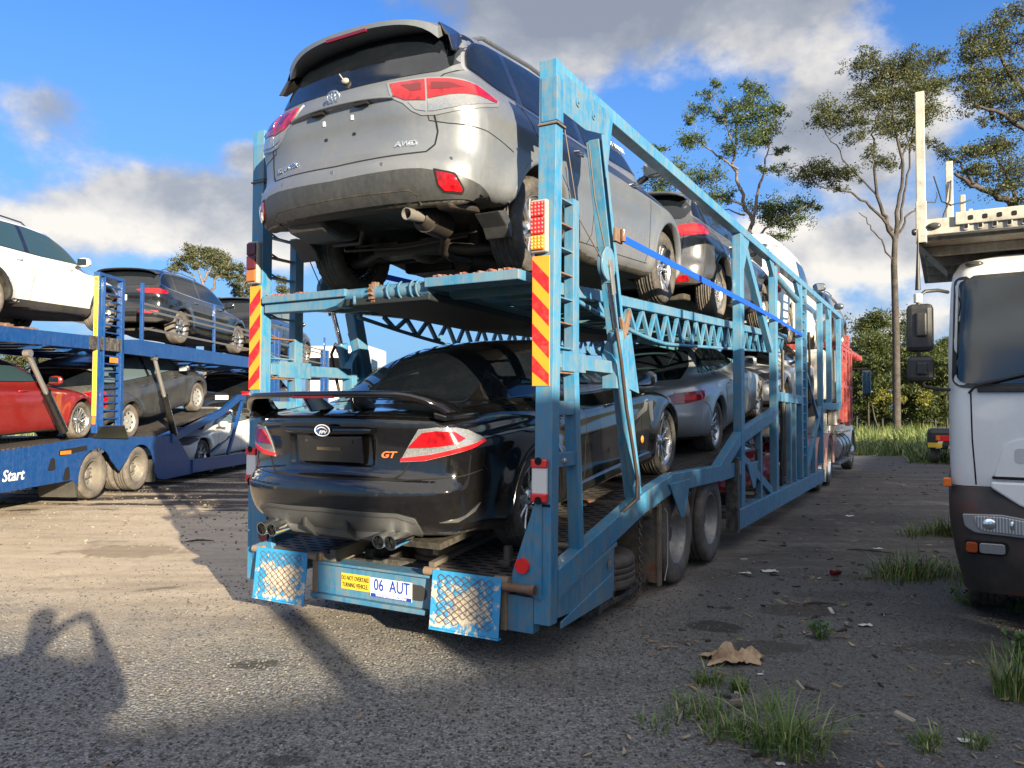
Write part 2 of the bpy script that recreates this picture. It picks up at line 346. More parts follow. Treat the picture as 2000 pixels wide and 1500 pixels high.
class SDF2:
    def __init__(s,pts,h=.015,pad=.35):
        P=smooth_closed(pts); s.h=h; s.lo=P.min(0)-pad; hi=P.max(0)+pad; n=((hi-s.lo)/h).astype(int)+2
        gx,gz=np.meshgrid(s.lo[0]+h*np.arange(n[0]),s.lo[1]+h*np.arange(n[1]),indexing='ij'); q=np.stack([gx.ravel(),gz.ravel()],1)
        A=P; B_=np.roll(P,-1,0); best=np.full(len(q),1e9); ins=np.zeros(len(q),bool)
        for a,b in zip(A,B_):
            ab=b-a; t=np.clip(((q-a)@ab)/(ab@ab+1e-12),0,1); dd=q-a-t[:,None]*ab; best=np.minimum(best,(dd*dd).sum(1))
            if a[1]!=b[1]:
                c=((a[1]>q[:,1])!=(b[1]>q[:,1]))&(q[:,0]<(b[0]-a[0])*(q[:,1]-a[1])/(b[1]-a[1])+a[0]); ins^=c
        s.g=(np.sqrt(best)*np.where(ins,-1,1)).reshape(n); s.n=n
    def __call__(s,x,z):
        u=(x-s.lo[0])/s.h; v=(z-s.lo[1])/s.h; ex=np.maximum(np.maximum(-u,u-(s.n[0]-2)),0)+np.maximum(np.maximum(-v,v-(s.n[1]-2)),0)
        u=np.clip(u,0,s.n[0]-1.001); v=np.clip(v,0,s.n[1]-1.001); i=u.astype(int); j=v.astype(int); a=u-i; b=v-j; g=s.g
        return g[i,j]*(1-a)*(1-b)+g[i+1,j]*a*(1-b)+g[i,j+1]*(1-a)*b+g[i+1,j+1]*a*b+ex*s.h
def smax(a,b,k): h=np.maximum(k-np.abs(a-b),0)/k; return np.maximum(a,b)+h*h*k*.25
def smin(a,b,k): return -smax(-a,-b,k)
def rbox(X,Y,Z,c,h,r=.03):
    q=[np.abs(A-c_)-(h_-r) for A,c_,h_ in zip((X,Y,Z),c,h)]
    return np.sqrt(sum(np.maximum(a,0)**2 for a in q))+np.minimum(np.maximum(np.maximum(q[0],q[1]),q[2]),0)-r
class CarField:
    def __init__(s,S):
        s.S=S; s.L=SDF2(S['low']); s.G=SDF2(S['top']) if S.get('top') else None
        s.W=crv(S['wp']); s.I=crv(S['ins']); s.GW=crv(S['gw']); s.x0=min(p[0] for p in S['low']); s.x1=max(p[0] for p in S['low'])
    def __call__(s,X,Y,Z):
        S=s.S; ay=np.abs(Y); Wd=s.W(X); t=np.minimum(ay/Wd,1.15); mid=(s.x0+s.x1)/2
        wr=np.clip((mid-X)/1.0,0,1); wf=np.clip((X-mid)/1.0,0,1)
        br=S.get('bowr',.16); bf=S.get('bowf',.3)
        xs=X-br*t**S.get('bpr',2.6)*wr+bf*t**2.2*wf
        half=Wd-s.I(Z)
        for xw in (0,S['wb']):
            d=np.sqrt((X-xw)**2+(Z-S['wr'])**2); half=half+S.get('flare',.018)*np.exp(-((d-S['ra']-.03)/.09)**2)
        crease=S.get('crease')
        if crease: half=half+crease[1]*np.exp(-np.maximum(0,Z-crease[0])**2/.0008-np.minimum(0,Z-crease[0])**2/.012)
        f=smax(s.L(xs,Z+S.get('crownl',.04)*t*t*(Z>.6)),ay-half,S.get('k1',.10))
        if s.G is not None:
            gz=S['zb']; gh=s.GW(X)-S.get('tum',.36)*np.maximum(Z-gz,-.3)-S.get('tumq',.15)*np.maximum(Z-gz,0)**2
            tg=np.minimum(ay/np.maximum(s.GW(X),.3),1.15)
            xg=X-S.get('bowgr',.12)*tg**2.2*wr+S.get('bowgf',.22)*tg**2*wf
            g=smax(s.G(xg,Z+S.get('crown',.05)*tg*tg),ay-gh,S.get('k2',.12)); f=smin(f,g,S.get('k3',.035))
        for e in S.get('extra',[]): f=e(X,Y,Z,f)
        for xw in (0,S['wb']):
            c=np.sqrt((X-xw)**2+(Z-S['wr'])**2)-S['ra']; f=np.maximum(f,-np.maximum(c,(s.W(np.full(1,xw*1.0))[0]-.32)-ay))
        return f
def surfnet(f,lo,hi,h):
    n=[int(math.ceil((b-a)/h))+1 for a,b in zip(lo,hi)]; ax=[lo[i]+h*np.arange(n[i]) for i in range(3)]
    F=np.empty(n,np.float32); YY,ZZ=np.meshgrid(ax[1],ax[2],indexing='ij')
    st=16
    for i in range(0,n[0],st):
        xs=ax[0][i:i+st]; X=np.repeat(xs,YY.size); F[i:i+len(xs)]=f(X,np.tile(YY.ravel(),len(xs)),np.tile(ZZ.ravel(),len(xs))).reshape(len(xs),*YY.shape)
    s=F<0; acc=np.zeros((n[0]-1,n[1]-1,n[2]-1,3),np.float32); cnt=np.zeros((n[0]-1,n[1]-1,n[2]-1),np.float32)
    sl=lambda a,o,m:slice(o,m-1+o)
    for a in range(3):
        b,c=[q for q in range(3) if q!=a]
        for ob in (0,1):
            for oc in (0,1):
                i0=[0]*3;i1=[0]*3; i0[b]=i1[b]=ob; i0[c]=i1[c]=oc; i1[a]=1
                A=F[tuple(sl(0,i0[q],n[q]) for q in range(3))]; Bq=F[tuple(sl(0,i1[q],n[q]) for q in range(3))]
                cr=(A<0)!=(Bq<0); t=np.where(cr,A/(A-Bq+1e-20),0)
                p=[np.full(A.shape,float(i0[q])) for q in range(3)]; p[a]=t
                for q in range(3): acc[...,q]+=np.where(cr,p[q],0)
                cnt+=cr
    act=cnt>0; idx=-np.ones(act.shape,int); idx[act]=np.arange(act.sum()); ii=np.argwhere(act)
    V=(ii+acc[act]/cnt[act][:,None])*h+np.array(lo)
    Q=[]
    for a in range(3):
        b,c=[q for q in range(3) if q!=a]
        A=F[tuple(slice(0,-1) if q==a else slice(1,-1) for q in range(3))]; Bq=F[tuple(slice(1,None) if q==a else slice(1,-1) for q in range(3))]
        cr=np.argwhere((A<0)!=(Bq<0)); sg=(A[tuple(cr.T)]<0)
        base=cr.copy(); base[:,b]+=1; base[:,c]+=1
        def g(db,dc):
            q=base.copy(); q[:,b]-=db; q[:,c]-=dc; return idx[tuple(q.T)]
        q=np.stack([g(1,1),g(0,1),g(0,0),g(1,0)],1)
        flip=sg if a!=1 else ~sg
        q[~flip]=q[~flip][:,::-1]; Q.append(q)
    Q=np.concatenate(Q)
    for _ in range(3):
        x,y,z=V.T; e=.004; v=f(x,y,z); g=np.stack([f(x+e,y,z)-f(x-e,y,z),f(x,y+e,z)-f(x,y-e,z),f(x,y,z+e)-f(x,y,z-e)],1)/(2*e)
        gg=(g*g).sum(1); st_=np.clip(v/np.maximum(gg,.3),-h*.4,h*.4); V=V-g*st_[:,None]*.9
    return V,Q
BODY={}
def body_mesh(key,S,h,paint,under=None):
    f=CarField(S); x0=f.x0-.12; x1=f.x1+.12; zt=S['h']+.08; wy=max(p[1] for p in S['wp'])+.1
    V,Q=surfnet(f,(x0,-wy,.08),(x1,wy,zt),h)
    me=bpy.data.meshes.new('body'); me.from_pydata(V.tolist(),[],Q.tolist()); me.materials.append(paint); me.materials.append(under or UNDER)
    cen=V[Q].mean(1); nn=np.cross(V[Q[:,2]]-V[Q[:,0]],V[Q[:,3]]-V[Q[:,1]]); nn/=np.linalg.norm(nn,axis=1)[:,None]+1e-9
    mi=((nn[:,2]<-.72)&(cen[:,2]<S.get('uz',.47)))
    for xw in (0,S['wb']):
        r=np.hypot(cen[:,0]-xw,cen[:,2]-S['wr']); mi|=(r<S['ra']+.012)&(np.abs(cen[:,1])<f.W(np.full(1,float(xw)))[0]-.03)
    me.polygons.foreach_set('material_index',mi.astype(np.int32)); me.polygons.foreach_set('use_smooth',[True]*len(Q)); me.update()
    bvh=BVHTree.FromPolygons([Vector(v) for v in V],Q.tolist())
    return me,bvh,f
def rnd(pts,r=.03,n=4):
    P=[Vector(p) for p in pts]; N=len(P); out=[]
    for i in range(N):
        a,b,c=P[i-1],P[i],P[(i+1)%N]; u=(a-b);v=(c-b); ru=min(r,u.length*.45); rv=min(r,v.length*.45); s=b+u.normalized()*ru; e=b+v.normalized()*rv
        for k in range(n+1):
            t=k/n; out.append((s*(1-t)**2+b*2*t*(1-t)+e*t*t)[:])
    return out
def inpoly(p,P):
    c=False; n=len(P)
    for i in range(n):
        a=P[i-1];b=P[i]
        if (a[1]>p[1])!=(b[1]>p[1]) and p[0]<(b[0]-a[0])*(p[1]-a[1])/(b[1]-a[1])+a[0]: c=not c
    return c
class Car:
    pass
def fit(C,name,outline,mode,mt,off=.004,depth=.012,sp=.05,mirror=False,parent=None,r=None,cx=None,ring=None):
    """a panel cut to `outline` and laid on the body; mode side / rear / front / top / cyl"""
    if r: outline=rnd(outline,r)
    O=[Vector(p) for p in outline]; D_=[]
    for i,a in enumerate(O):
        b=O[(i+1)%len(O)]; k=max(1,int((b-a).length/sp)); D_+=[a.lerp(b,j/k) for j in range(k)]
    P=[p for i,p in enumerate(D_) if (p-D_[i-1]).length>1e-5]; n=len(P)
    x0=min(p.x for p in P);x1=max(p.x for p in P);y0=min(p.y for p in P);y1=max(p.y for p in P); G=[]
    x=x0+sp*.5
    while x<x1:
        y=y0+sp*.5
        while y<y1:
            if inpoly((x,y),P) and min((Vector((x,y))-q).length_squared for q in P)>(sp*.35)**2: G.append(Vector((x,y)))
            y+=sp
        x+=sp
    vs,es,fs,*_=delaunay_2d_cdt(P+G,[(i,(i+1)%n) for i in range(n)],[],1,1e-6)
    sc=1.0/R(1)/.9 if mode=='cyl' else 1
    def cast(p,sy=1):
        if mode=='side': o=Vector((p.x,3,p.y)); d=Vector((0,-1,0))
        elif mode=='rear': o=Vector((-6,p.x,p.y)); d=Vector((1,0,0))
        elif mode=='front': o=Vector((9,p.x,p.y)); d=Vector((-1,0,0))
        elif mode=='top': o=Vector((p.x,p.y,5)); d=Vector((0,0,-1))
        else:
            a=p.x*sc*R(1); dd=Vector((-math.cos(a),math.sin(a),0)); c=Vector((cx[0],cx[1],p.y)); o=c+dd*4; d=-dd
        h=C.bvh.ray_cast(o,d,8)
        if h[0] is None or (mode=="cyl" and h[3]>4):
            h=C.bvh.find_nearest(o+d*4)
        nn=h[1]
        if nn.dot(d)>0: nn=-nn
        return h[0],nn
    H=[cast(Vector(p)) for p in vs]

    # normals blended so that the panel is smooth
    top=[p+q*off for p,q in H]; cnt={}
    for f_ in fs:
        for i in range(len(f_)):
            e=tuple(sorted((f_[i],f_[(i+1)%len(f_)]))); cnt[e]=cnt.get(e,0)+1
    res=[]
    for sgn in ((1,-1) if mirror else (1,)):
        V=[Vector((p.x,p.y*sgn,p.z)) for p in top]; Fc=[tuple(f_) for f_ in fs]; base=len(V)
        bnd=[e for e,c in cnt.items() if c==1]; mp={}
        for e in bnd:
            for i in e:
                if i not in mp: mp[i]=len(V); q=H[i][0]-H[i][1]*depth; V.append(Vector((q.x,q.y*sgn,q.z)))
        Fc+=[(a,b,mp[b],mp[a]) for a,b in bnd]
        me=bpy.data.meshes.new(name); me.from_pydata([v[:] for v in V],[],Fc); me.materials.append(mt)
        bm=bmesh.new(); bm.from_mesh(me); bmesh.ops.recalc_face_normals(bm,faces=bm.faces)
        # orientation: the top should look away from the body
        f0=min(bm.faces,key=lambda f:0 if all(v.index<base for v in f.verts) else 1); bm.verts.ensure_lookup_table()
        i0=f0.verts[0].index; hn=Vector((H[i0][1].x,H[i0][1].y*sgn,H[i0][1].z)) if i0<base else Vector((0,0,1))
        if f0.normal.dot(hn)<0: bmesh.ops.reverse_faces(bm,faces=bm.faces)
        bm.to_mesh(me); bm.free(); me.polygons.foreach_set('use_smooth',[True]*len(me.polygons)); me.set_sharp_from_angle(angle=R(50))
        o=link(name,me,parent or C.root); res.append(o)
    return res
def seam(C,name,line,mode,w_=.007,mt=None,off=.0015,mirror=False,closed=False,cx=None,parent=None,dep=.01):
    """a narrow strip following `line` on the body"""
    P=[Vector(p) for p in line]; D_=[]
    for a,b in zip(P[:-1],P[1:]):
        k=max(1,int((b-a).length/.04)); D_+=[a.lerp(b,j/k) for j in range(k)]
    D_.append(P[-1]); L_=[];R_=[]
    for i,p in enumerate(D_):
        t=(D_[min(i+1,len(D_)-1)]-D_[max(i-1,0)]).normalized(); nn=Vector((-t.y,t.x)); L_.append(p+nn*w_/2); R_.append(p-nn*w_/2)
    return fit(C,name,[q[:] for q in L_+R_[::-1]],mode,mt or DARK,off,dep,sp=.05,mirror=mirror,cx=cx,parent=parent)
# ---- wheels
WH={}
def wheel_meshes(key,r,w_,rr,style,mats):
    if key in WH: return WH[key]
    t=MB(); hw=w_/2; n=84
    prof=[(rr-.005,-hw*.80),(rr+.012,-hw*.93),(rr+(r-rr)*.45,-hw*1.02),(r-.035,-hw*.97),(r-.012,-hw*.82)]
    for q in (-.62,-.36,-.08,.08,.36,.62):
        s_=1 if q>0 else -1; prof+=[(r,hw*(q-.06)),(r-.009,hw*(q-.045)),(r-.009,hw*(q+.03)),(r,hw*(q+.045))]
    prof+=[(r-.012,hw*.82),(r-.035,hw*.97),(rr+(r-rr)*.45,hw*1.02),(rr+.012,hw*.93),(rr-.005,hw*.80)]
    t.lathe(prof,'y',n=n)
    k=len(prof)
    for i in range(n):
        if i%2:
            for j in (4,5,k-6,k-5):
                x,y,z=t.v[i*k+j]; l=math.hypot(x,z); s_=(l-.012)/l; t.v[i*k+j]=(x*s_,y,z*s_)
    # rim: outer side is +y
    m=MB(); d=hw*.78
    m.lathe([(rr-.004,d+.008),(rr+.008,d+.004),(rr+.006,d-.006),(rr-.014,d-.012),(rr-.026,d-.05),(rr-.03,-d),(rr+.004,-d-.004)],'y',n=48)
    m.lathe([(rr-.032,-.02),(.02,-.02)],'y',n=32,mi=1)
    m.lathe([(rr*.62,-.012),(rr*.62,.004),(.05,.004)],'y',n=32,mi=2)
    hubd=d-.035
    m.lathe([(.0,hubd+.01),(.035,hubd+.008),(.06,hubd-.004),(.075,hubd-.02),(.08,hubd-.07)],'y',n=24)
    def spoke(a,w0,w1,r0,r1,tw=0):
        ca,sa=math.cos(a),math.sin(a); rad=Vector((ca,0,sa)); tan=Vector((-sa,0,ca)); P=[]
        for q,(rad_,wd,yy,th) in enumerate([(r0,w0,hubd-.004,.03),((r0+r1)/2,(w0+w1)/2,hubd+.0,.028),(r1,w1,d-.022,.03)]):
            c=rad*rad_+tan*(tw*q/2); P+=[c-tan*wd/2+Vector((0,yy-.006,0)),c-tan*wd/4+Vector((0,yy,0)),c+tan*wd/4+Vector((0,yy,0)),c+tan*wd/2+Vector((0,yy-.006,0)),c+tan*wd/2+Vector((0,yy-th,0)),c-tan*wd/2+Vector((0,yy-th,0))]
        m.add(P,[(b+i,b+(i+1)%6,b+6+(i+1)%6,b+6+i) for b in(0,6) for i in range(6)],0)
    kind,ns=style
    R1=rr-.018
    if kind=='single':
        for i in range(ns): spoke(2*math.pi*i/ns+.3,.05,.036,.055,R1)
    elif kind=='double':
        for i in range(ns):
            for s_ in(-1,1): spoke(2*math.pi*i/ns+.3+s_*.11,.032,.026,.055,R1,tw=s_*.022)
    elif kind=='vee':
        for i in range(ns):
            for s_ in(-1,1): spoke(2*math.pi*i/ns+.3+s_*.06,.03,.022,.055,R1,tw=s_*.045)
    elif kind=='cap':
        m.lathe([(.05,hubd+.0),(rr*.5,hubd+.012),(rr*.8,hubd-.0),(rr-.02,d-.02)],'y',n=40)
        for i in range(ns):
            a=2*math.pi*i/ns; c=Vector((math.cos(a)*rr*.72,hubd+.004,math.sin(a)*rr*.72)); m.cyl(c,c+Vector((0,.008,0)),rr*.10,n=8,mi=1)
    for i in range(5):
        a=2*math.pi*i/5; c=Vector((math.cos(a)*.04,hubd-.002,math.sin(a)*.04)); m.cyl(c,c+Vector((0,.012,0)),.007,n=6,mi=1)
    WH[key]=(t,m,mats); return WH[key]
def place_wheel(root,key,x,y,z,r,w_,rr,style,mats,steer=0):
    k=('W',key)
    if k not in WH:
        t,m,_=wheel_meshes(key,r,w_,rr,style,mats)
        a=t.build('wheel',mats[0],root,recalc=True); b=m.build('rim',[mats[1],DARK,mats[2] if len(mats)>2 else UNDERM],a); WH[k]=a
    else: a=copy_tree(WH[k],root)
    sg=1 if y>0 else -1
    a.matrix_local=Matrix.Translation((x,y,z))@Matrix.Rotation(R(steer)+(0 if sg>0 else math.pi),4,'Z')@Matrix.Rotation(random.uniform(0,6.28),4,'Y')
    return a
def mirror_unit(C,x,y,z,paint,s=1.0):
    for sg in(1,-1):
        m=MB(); P=[]
        for dy,hx,hz in((-.0,.035,.045),(.04,.075,.075),(.12,.085,.082),(.19,.07,.07),(.22,.035,.04)):
            for i in range(12):
                a=2*math.pi*i/12; c,q=math.cos(a),math.sin(a); e=.6
                P.append((x+.01+(abs(c)**e*(1 if c>0 else -1)*hx*(1.0 if c>0 else .55))*s,sg*(y+(dy+.01)*s),z+.02+abs(q)**e*(1 if q>0 else -1)*hz*s))
        m.add(P,[(i*12+j,i*12+(j+1)%12,i*12+12+(j+1)%12,i*12+12+j) for i in range(4) for j in range(12)],0,True); m.add(P[:12],[tuple(range(12))],0); m.add(P[-12:],[tuple(range(12))[::-1]],0)
        m.tube([(x+.06,sg*(y-.06),z-.07),(x+.03,sg*(y+.03),z-.04)],.03*s,6,mi=1)
        o=m.build('wing_mirror',[paint,PLASTIC],C.root)
        b=MB(); b.prism(rnd([(sg*(y+.03*s),z-.04*s),(sg*(y+.205*s),z-.03*s),(sg*(y+.20*s),z+.075*s),(sg*(y+.04*s),z+.08*s)],.02),x-.042*s,x-.047*s,'yz'); b.build('mirror_glass',mat('mirror_glass',(.35,.38,.4),.05,1.0),o)
def handle(C,x,z,mt,mode='side',l=.17):
    h=C.bvh.ray_cast(Vector((x,3,z)),Vector((0,-1,0)))[0]
    if h is None: return
    for sg in (1,-1):
        m=MB(); m.tube([(x-l/2,sg*(h.y-.004),z),(x-l/2+.02,sg*(h.y+.022),z+.002),(x,sg*(h.y+.03),z+.004),(x+l/2-.02,sg*(h.y+.022),z+.006),(x+l/2,sg*(h.y-.004),z+.008)],[.009,.013,.014,.013,.009],8)
        m.build('door_handle',mt,C.root)
def arch_lips(C,mt,w_=.03,off=.004):
    S=C.S
    for xw in (0,S['wb']):
        pts=[]; ra=S['ra']
        a0,a1=-.35,math.pi+.35
        P=[(xw+(ra-.012)*math.cos(a),S['wr']+(ra-.012)*math.sin(a)) for a in np.linspace(a0,a1,40)]
        for sg in(1,-1):
            V=[];F=[]
            rows=[]
            for a in np.linspace(a0,a1,40):
                row=[]
                for rr,o in ((ra+w_,.0),(ra+w_*.8,off),(ra+.01,off),(ra-.006,off*.3),(ra-.006,-.05)):
                    rp=max(rr,ra+.014)
                    h=C.bvh.ray_cast(Vector((xw+rp*math.cos(a),3,S['wr']+rp*math.sin(a))),Vector((0,-1,0)))
                    if h[0] is None or h[0].y<.5: row=None; break
                    row.append((xw+rr*math.cos(a),(h[0].y+o)*sg,S['wr']+rr*math.sin(a)))
                if row: rows.append(row)
            for q in rows: V+=q
            for i in range(len(rows)-1):
                for j in range(4): F.append((i*5+j,i*5+j+1,i*5+5+j+1,i*5+5+j))
            if F:
                m=MB(); m.add(V,F,0,True); m.build('arch_lip',mt,C.root)
def new_car(key,S,M,paint,label,cat='car',group=None,h=.03,name='parked_car'):
    C=Car(); C.S=S; C.key=key; C.root=empty(name,M,label,cat,group)
    me,C.bvh,C.f=body_mesh(key,S,h,paint); me.set_sharp_from_angle(angle=R(48)); C.body=link('body',me,C.root); return C
def offs(pts,d):             # outline grown by d
    P=[Vector(p) for p in pts]; ar=sum(P[i-1].x*P[i].y-P[i].x*P[i-1].y for i in range(len(P))); s_=1 if ar>0 else -1; out=[]
    for i in range(len(P)):
        a=(P[i]-P[i-1]).normalized(); b=(P[(i+1)%len(P)]-P[i]).normalized(); na=Vector((a.y,-a.x))*s_; nb=Vector((b.y,-b.x))*s_; m=(na+nb)
        m=m/max(m.length_squared/2,.5) ; out.append((P[i]+m*d)[:])
    return out
# ---------------------------------------------------------------- ground
def at(px,py,dist):          # world point seen at photo pixel (px,py), `dist` metres in front of the camera
    d=fwd+rt2*((px-1000)/FPX)-up2*((py-750)/FPX); return Vector((0,0,1.6))+d*(dist/d.y)
def onground(px,py,z=0.0):
    d=fwd+rt2*((px-1000)/FPX)-up2*((py-750)/FPX); return Vector((0,0,1.6))+d*((z-1.6)/d.z)
def groundz(x,y):
    n=noise.noise(Vector((x*.12,y*.12,3)))*.05+noise.noise(Vector((x*.5,y*.5,1)))*.016+noise.noise(Vector((x*2.2,y*2.2,5)))*.006
    q=math.exp(-((x-.3)**2+(y-3)**2)/30); far=min(1,max(0,(math.hypot(x,y)-60)/100)); return (n-.018)*(1-far)-.01
def ground_mesh():
    def axis(lo,hi,f0,f1,step):
        a=list(np.arange(f0,f1+1e-6,step)); s=step; x=f1
        while x<hi: s*=1.16; x+=s; a.append(min(x,hi))
        s=step; x=f0
        while x>lo: s*=1.16; x-=s; a.insert(0,max(x,lo))
        return a
    X=axis(-700,700,-6,6,.11); Y=axis(-700,900,1.2,14,.11); nx=len(X)
    V=[(x,y,groundz(x,y)) for y in Y for x in X]; F=[(j*nx+i,j*nx+i+1,(j+1)*nx+i+1,(j+1)*nx+i) for j in range(len(Y)-1) for i in range(nx-1)]
    me=bpy.data.meshes.new('ground'); me.from_pydata(V,[],F); me.polygons.foreach_set('use_smooth',[True]*len(F)); return me
STAINS=[(1400,1222,.22,.16,.75,(.035,.03,.026)),(1500,1262,.30,.14,.6,(.05,.042,.036)),(1570,1190,.35,.2,.6,(.05,.04,.032)),(1640,1160,.5,.2,.4,(.06,.05,.042)),(495,1292,.16,.09,.7,(.03,.027,.024)),(260,1066,.75,.40,.55,(.20,.15,.10)),(470,950,1.2,.5,.5,(.10,.085,.07)),(560,1480,.14,.06,.6,(.03,.028,.026)),(1720,1010,.8,.6,.5,(.05,.043,.037)),(1880,1260,.35,.2,.5,(.045,.037,.03)),(1560,1020,.7,.8,.45,(.05,.044,.04)),(1100,1330,.5,.25,.3,(.07,.066,.06))]
def groundfn(t,b):
    c=objco(t); s=t.n('ShaderNodeSeparateXYZ',i0=c); x,y=s.outputs[0],s.outputs[1]
    big=t.noise(c,.35,5,.6); mid=t.noise(c,1.6,6,.62); fine=t.noise(c,9,5,.7); vf=t.noise(c,70,4,.7)
    def mr(v,a,b_,c0=0.,c1=1.):
        o=t.n('ShaderNodeMapRange',interpolation_type='SMOOTHSTEP'); t.set(o,0,v); o.inputs[1].default_value=a;o.inputs[2].default_value=b_;o.inputs[3].default_value=c0;o.inputs[4].default_value=c1; return o.outputs[0]
    # wheel tracks smear along the yard (towards the upper left)
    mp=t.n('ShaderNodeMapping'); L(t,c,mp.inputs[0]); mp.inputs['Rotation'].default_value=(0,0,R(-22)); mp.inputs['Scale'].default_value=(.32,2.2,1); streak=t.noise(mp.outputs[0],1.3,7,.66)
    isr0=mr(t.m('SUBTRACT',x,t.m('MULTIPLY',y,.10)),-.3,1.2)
    # crushed stone
    vo=t.n('ShaderNodeTexVoronoi'); L(t,c,vo.inputs['Vector']); vo.inputs['Scale'].default_value=52; vo.inputs['Randomness'].default_value=1
    vo2=t.n('ShaderNodeTexVoronoi'); L(t,c,vo2.inputs['Vector']); vo2.inputs['Scale'].default_value=110
    sc=t.ramp(t.n('ShaderNodeSeparateXYZ',i0=vo.outputs['Color']).outputs[0],[(0,(.085,.084,.083)),(.35,(.165,.162,.156)),(.7,(.27,.262,.248)),(.93,(.36,.345,.32)),(1,(.42,.40,.37))])
    sc2=t.ramp(t.n('ShaderNodeSeparateXYZ',i0=vo2.outputs['Color']).outputs[0],[(0,(.095,.094,.092)),(.6,(.21,.205,.195)),(1,(.34,.325,.30))])
    stone=t.mix(mr(vo.outputs['Distance'],.30,.62),sc,sc2)
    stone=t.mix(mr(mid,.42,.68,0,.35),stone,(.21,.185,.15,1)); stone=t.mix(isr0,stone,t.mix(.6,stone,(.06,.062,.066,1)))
    # pale packed dirt
    dirt=t.ramp(t.m('ADD',t.m('MULTIPLY',streak,.62),t.m('MULTIPLY',fine,.38)),[(.3,(.29,.23,.165)),(.5,(.47,.385,.285)),(.68,(.58,.485,.365))])
    dirt=t.mix(mr(vf,.5,.8,0,.35),dirt,(.27,.25,.215,1))
    peb=t.n('ShaderNodeTexVoronoi'); L(t,c,peb.inputs['Vector']); peb.inputs['Scale'].default_value=17
    pebm=t.m('MULTIPLY',t.m('LESS_THAN',peb.outputs['Distance'],.17),t.m('GREATER_THAN',t.n('ShaderNodeSeparateXYZ',i0=peb.outputs['Color']).outputs[1],.6))
    mud=t.mix(t.m('MULTIPLY',pebm,.9),t.ramp(fine,[(.3,(.03,.025,.02)),(.7,(.085,.07,.055))]),(.30,.265,.215,1))
    brown=t.ramp(t.m('ADD',t.m('MULTIPLY',streak,.5),t.m('MULTIPLY',fine,.5)),[(.3,(.05,.044,.039)),(.52,(.11,.098,.085)),(.7,(.21,.185,.16))])
    wob=t.m('MULTIPLY',t.m('SUBTRACT',t.noise(c,.55,5,.6),.5),3.4); wob2=t.m('MULTIPLY',t.m('SUBTRACT',mid,.5),1.4)
    # distance along the yard measured square to the left carrier
    d1=t.m('ADD',t.m('ADD',y,t.m('MULTIPLY',x,.10)),t.m('ADD',wob,wob2))
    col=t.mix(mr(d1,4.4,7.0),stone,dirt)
    rgt=t.m('ADD',t.m('SUBTRACT',x,t.m('MULTIPLY',t.m('SUBTRACT',y,4.7),.56)),t.m('MULTIPLY',wob,.4))   # right of the light blue carrier
    isr=mr(rgt,-.9,.6)
    col2=t.mix(mr(t.m('ADD',y,t.m('MULTIPLY',wob,.9)),6.6,8.6),stone,brown)
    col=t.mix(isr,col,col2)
    mudm=t.m('MULTIPLY',mr(t.m('ADD',d1,t.m('MULTIPLY',wob2,1.5)),11.6,12.4),mr(t.m('ADD',d1,wob2),19.5,17.5))
    mudm=t.m('MULTIPLY',mudm,t.m('SUBTRACT',1,isr)); mudm=t.m('MULTIPLY',mudm,mr(t.noise(mp.outputs[0],.9,5,.6),.42,.54))
    col=t.mix(mudm,col,mud)
    # oily stains and damp hollows
    st=t.noise(c,.9,4,.55,.6); stm=t.m('MULTIPLY',mr(st,.61,.67),mr(mid,.38,.6)); col=t.mix(t.m('MULTIPLY',stm,.6),col,(.03,.026,.022,1))
    # spilt oil, damp hollows and a dried puddle, each with its own outline
    for px,py,rx,ry,amt,cc in STAINS:
        p=onground(px,py); dx=t.m('DIVIDE',t.m('SUBTRACT',x,p.x),rx); dy=t.m('DIVIDE',t.m('SUBTRACT',y,p.y),ry); q=t.m('ADD',t.m('SQRT',t.m('ADD',t.m('MULTIPLY',dx,dx),t.m('MULTIPLY',dy,dy))),t.m('MULTIPLY',t.m('SUBTRACT',t.m('ADD',t.m('MULTIPLY',mid,.55),t.m('MULTIPLY',fine,.45)),.5),2.6))
        col=t.mix(mr(q,1.05,.80,0,amt),col,(*cc,1))
    far=t.ramp(t.m('DIVIDE',y,100),[(.25,(.0)),(.45,1)])
    col=t.mix(t.m('MULTIPLY',far,.8),col,t.ramp(fine,[(.3,(.03,.045,.015)),(.7,(.09,.10,.035))]))
    L(t,col,b.inputs['Base Color']); L(t,t.m('SUBTRACT',.92,t.m('MULTIPLY',t.m('MAXIMUM',mudm,stm),.25)),b.inputs['Roughness'])
    b.inputs['Specular IOR Level'].default_value=.25
    h=t.m('ADD',t.m('MULTIPLY',t.m('SUBTRACT',1,vo.outputs['Distance']),t.m('SUBTRACT',1,t.m('MULTIPLY',mr(d1,4.4,7.0),.75))),t.m('ADD',t.m('MULTIPLY',vf,.35),t.m('MULTIPLY',fine,.9)))
    bump(t,b,h,.85,.016)
g=link('ground',ground_mesh()); g.data.materials.append(mat('yard_gravel_and_dirt',(.1,.1,.1),.9,fn=groundfn)); tag(g,kind='structure')
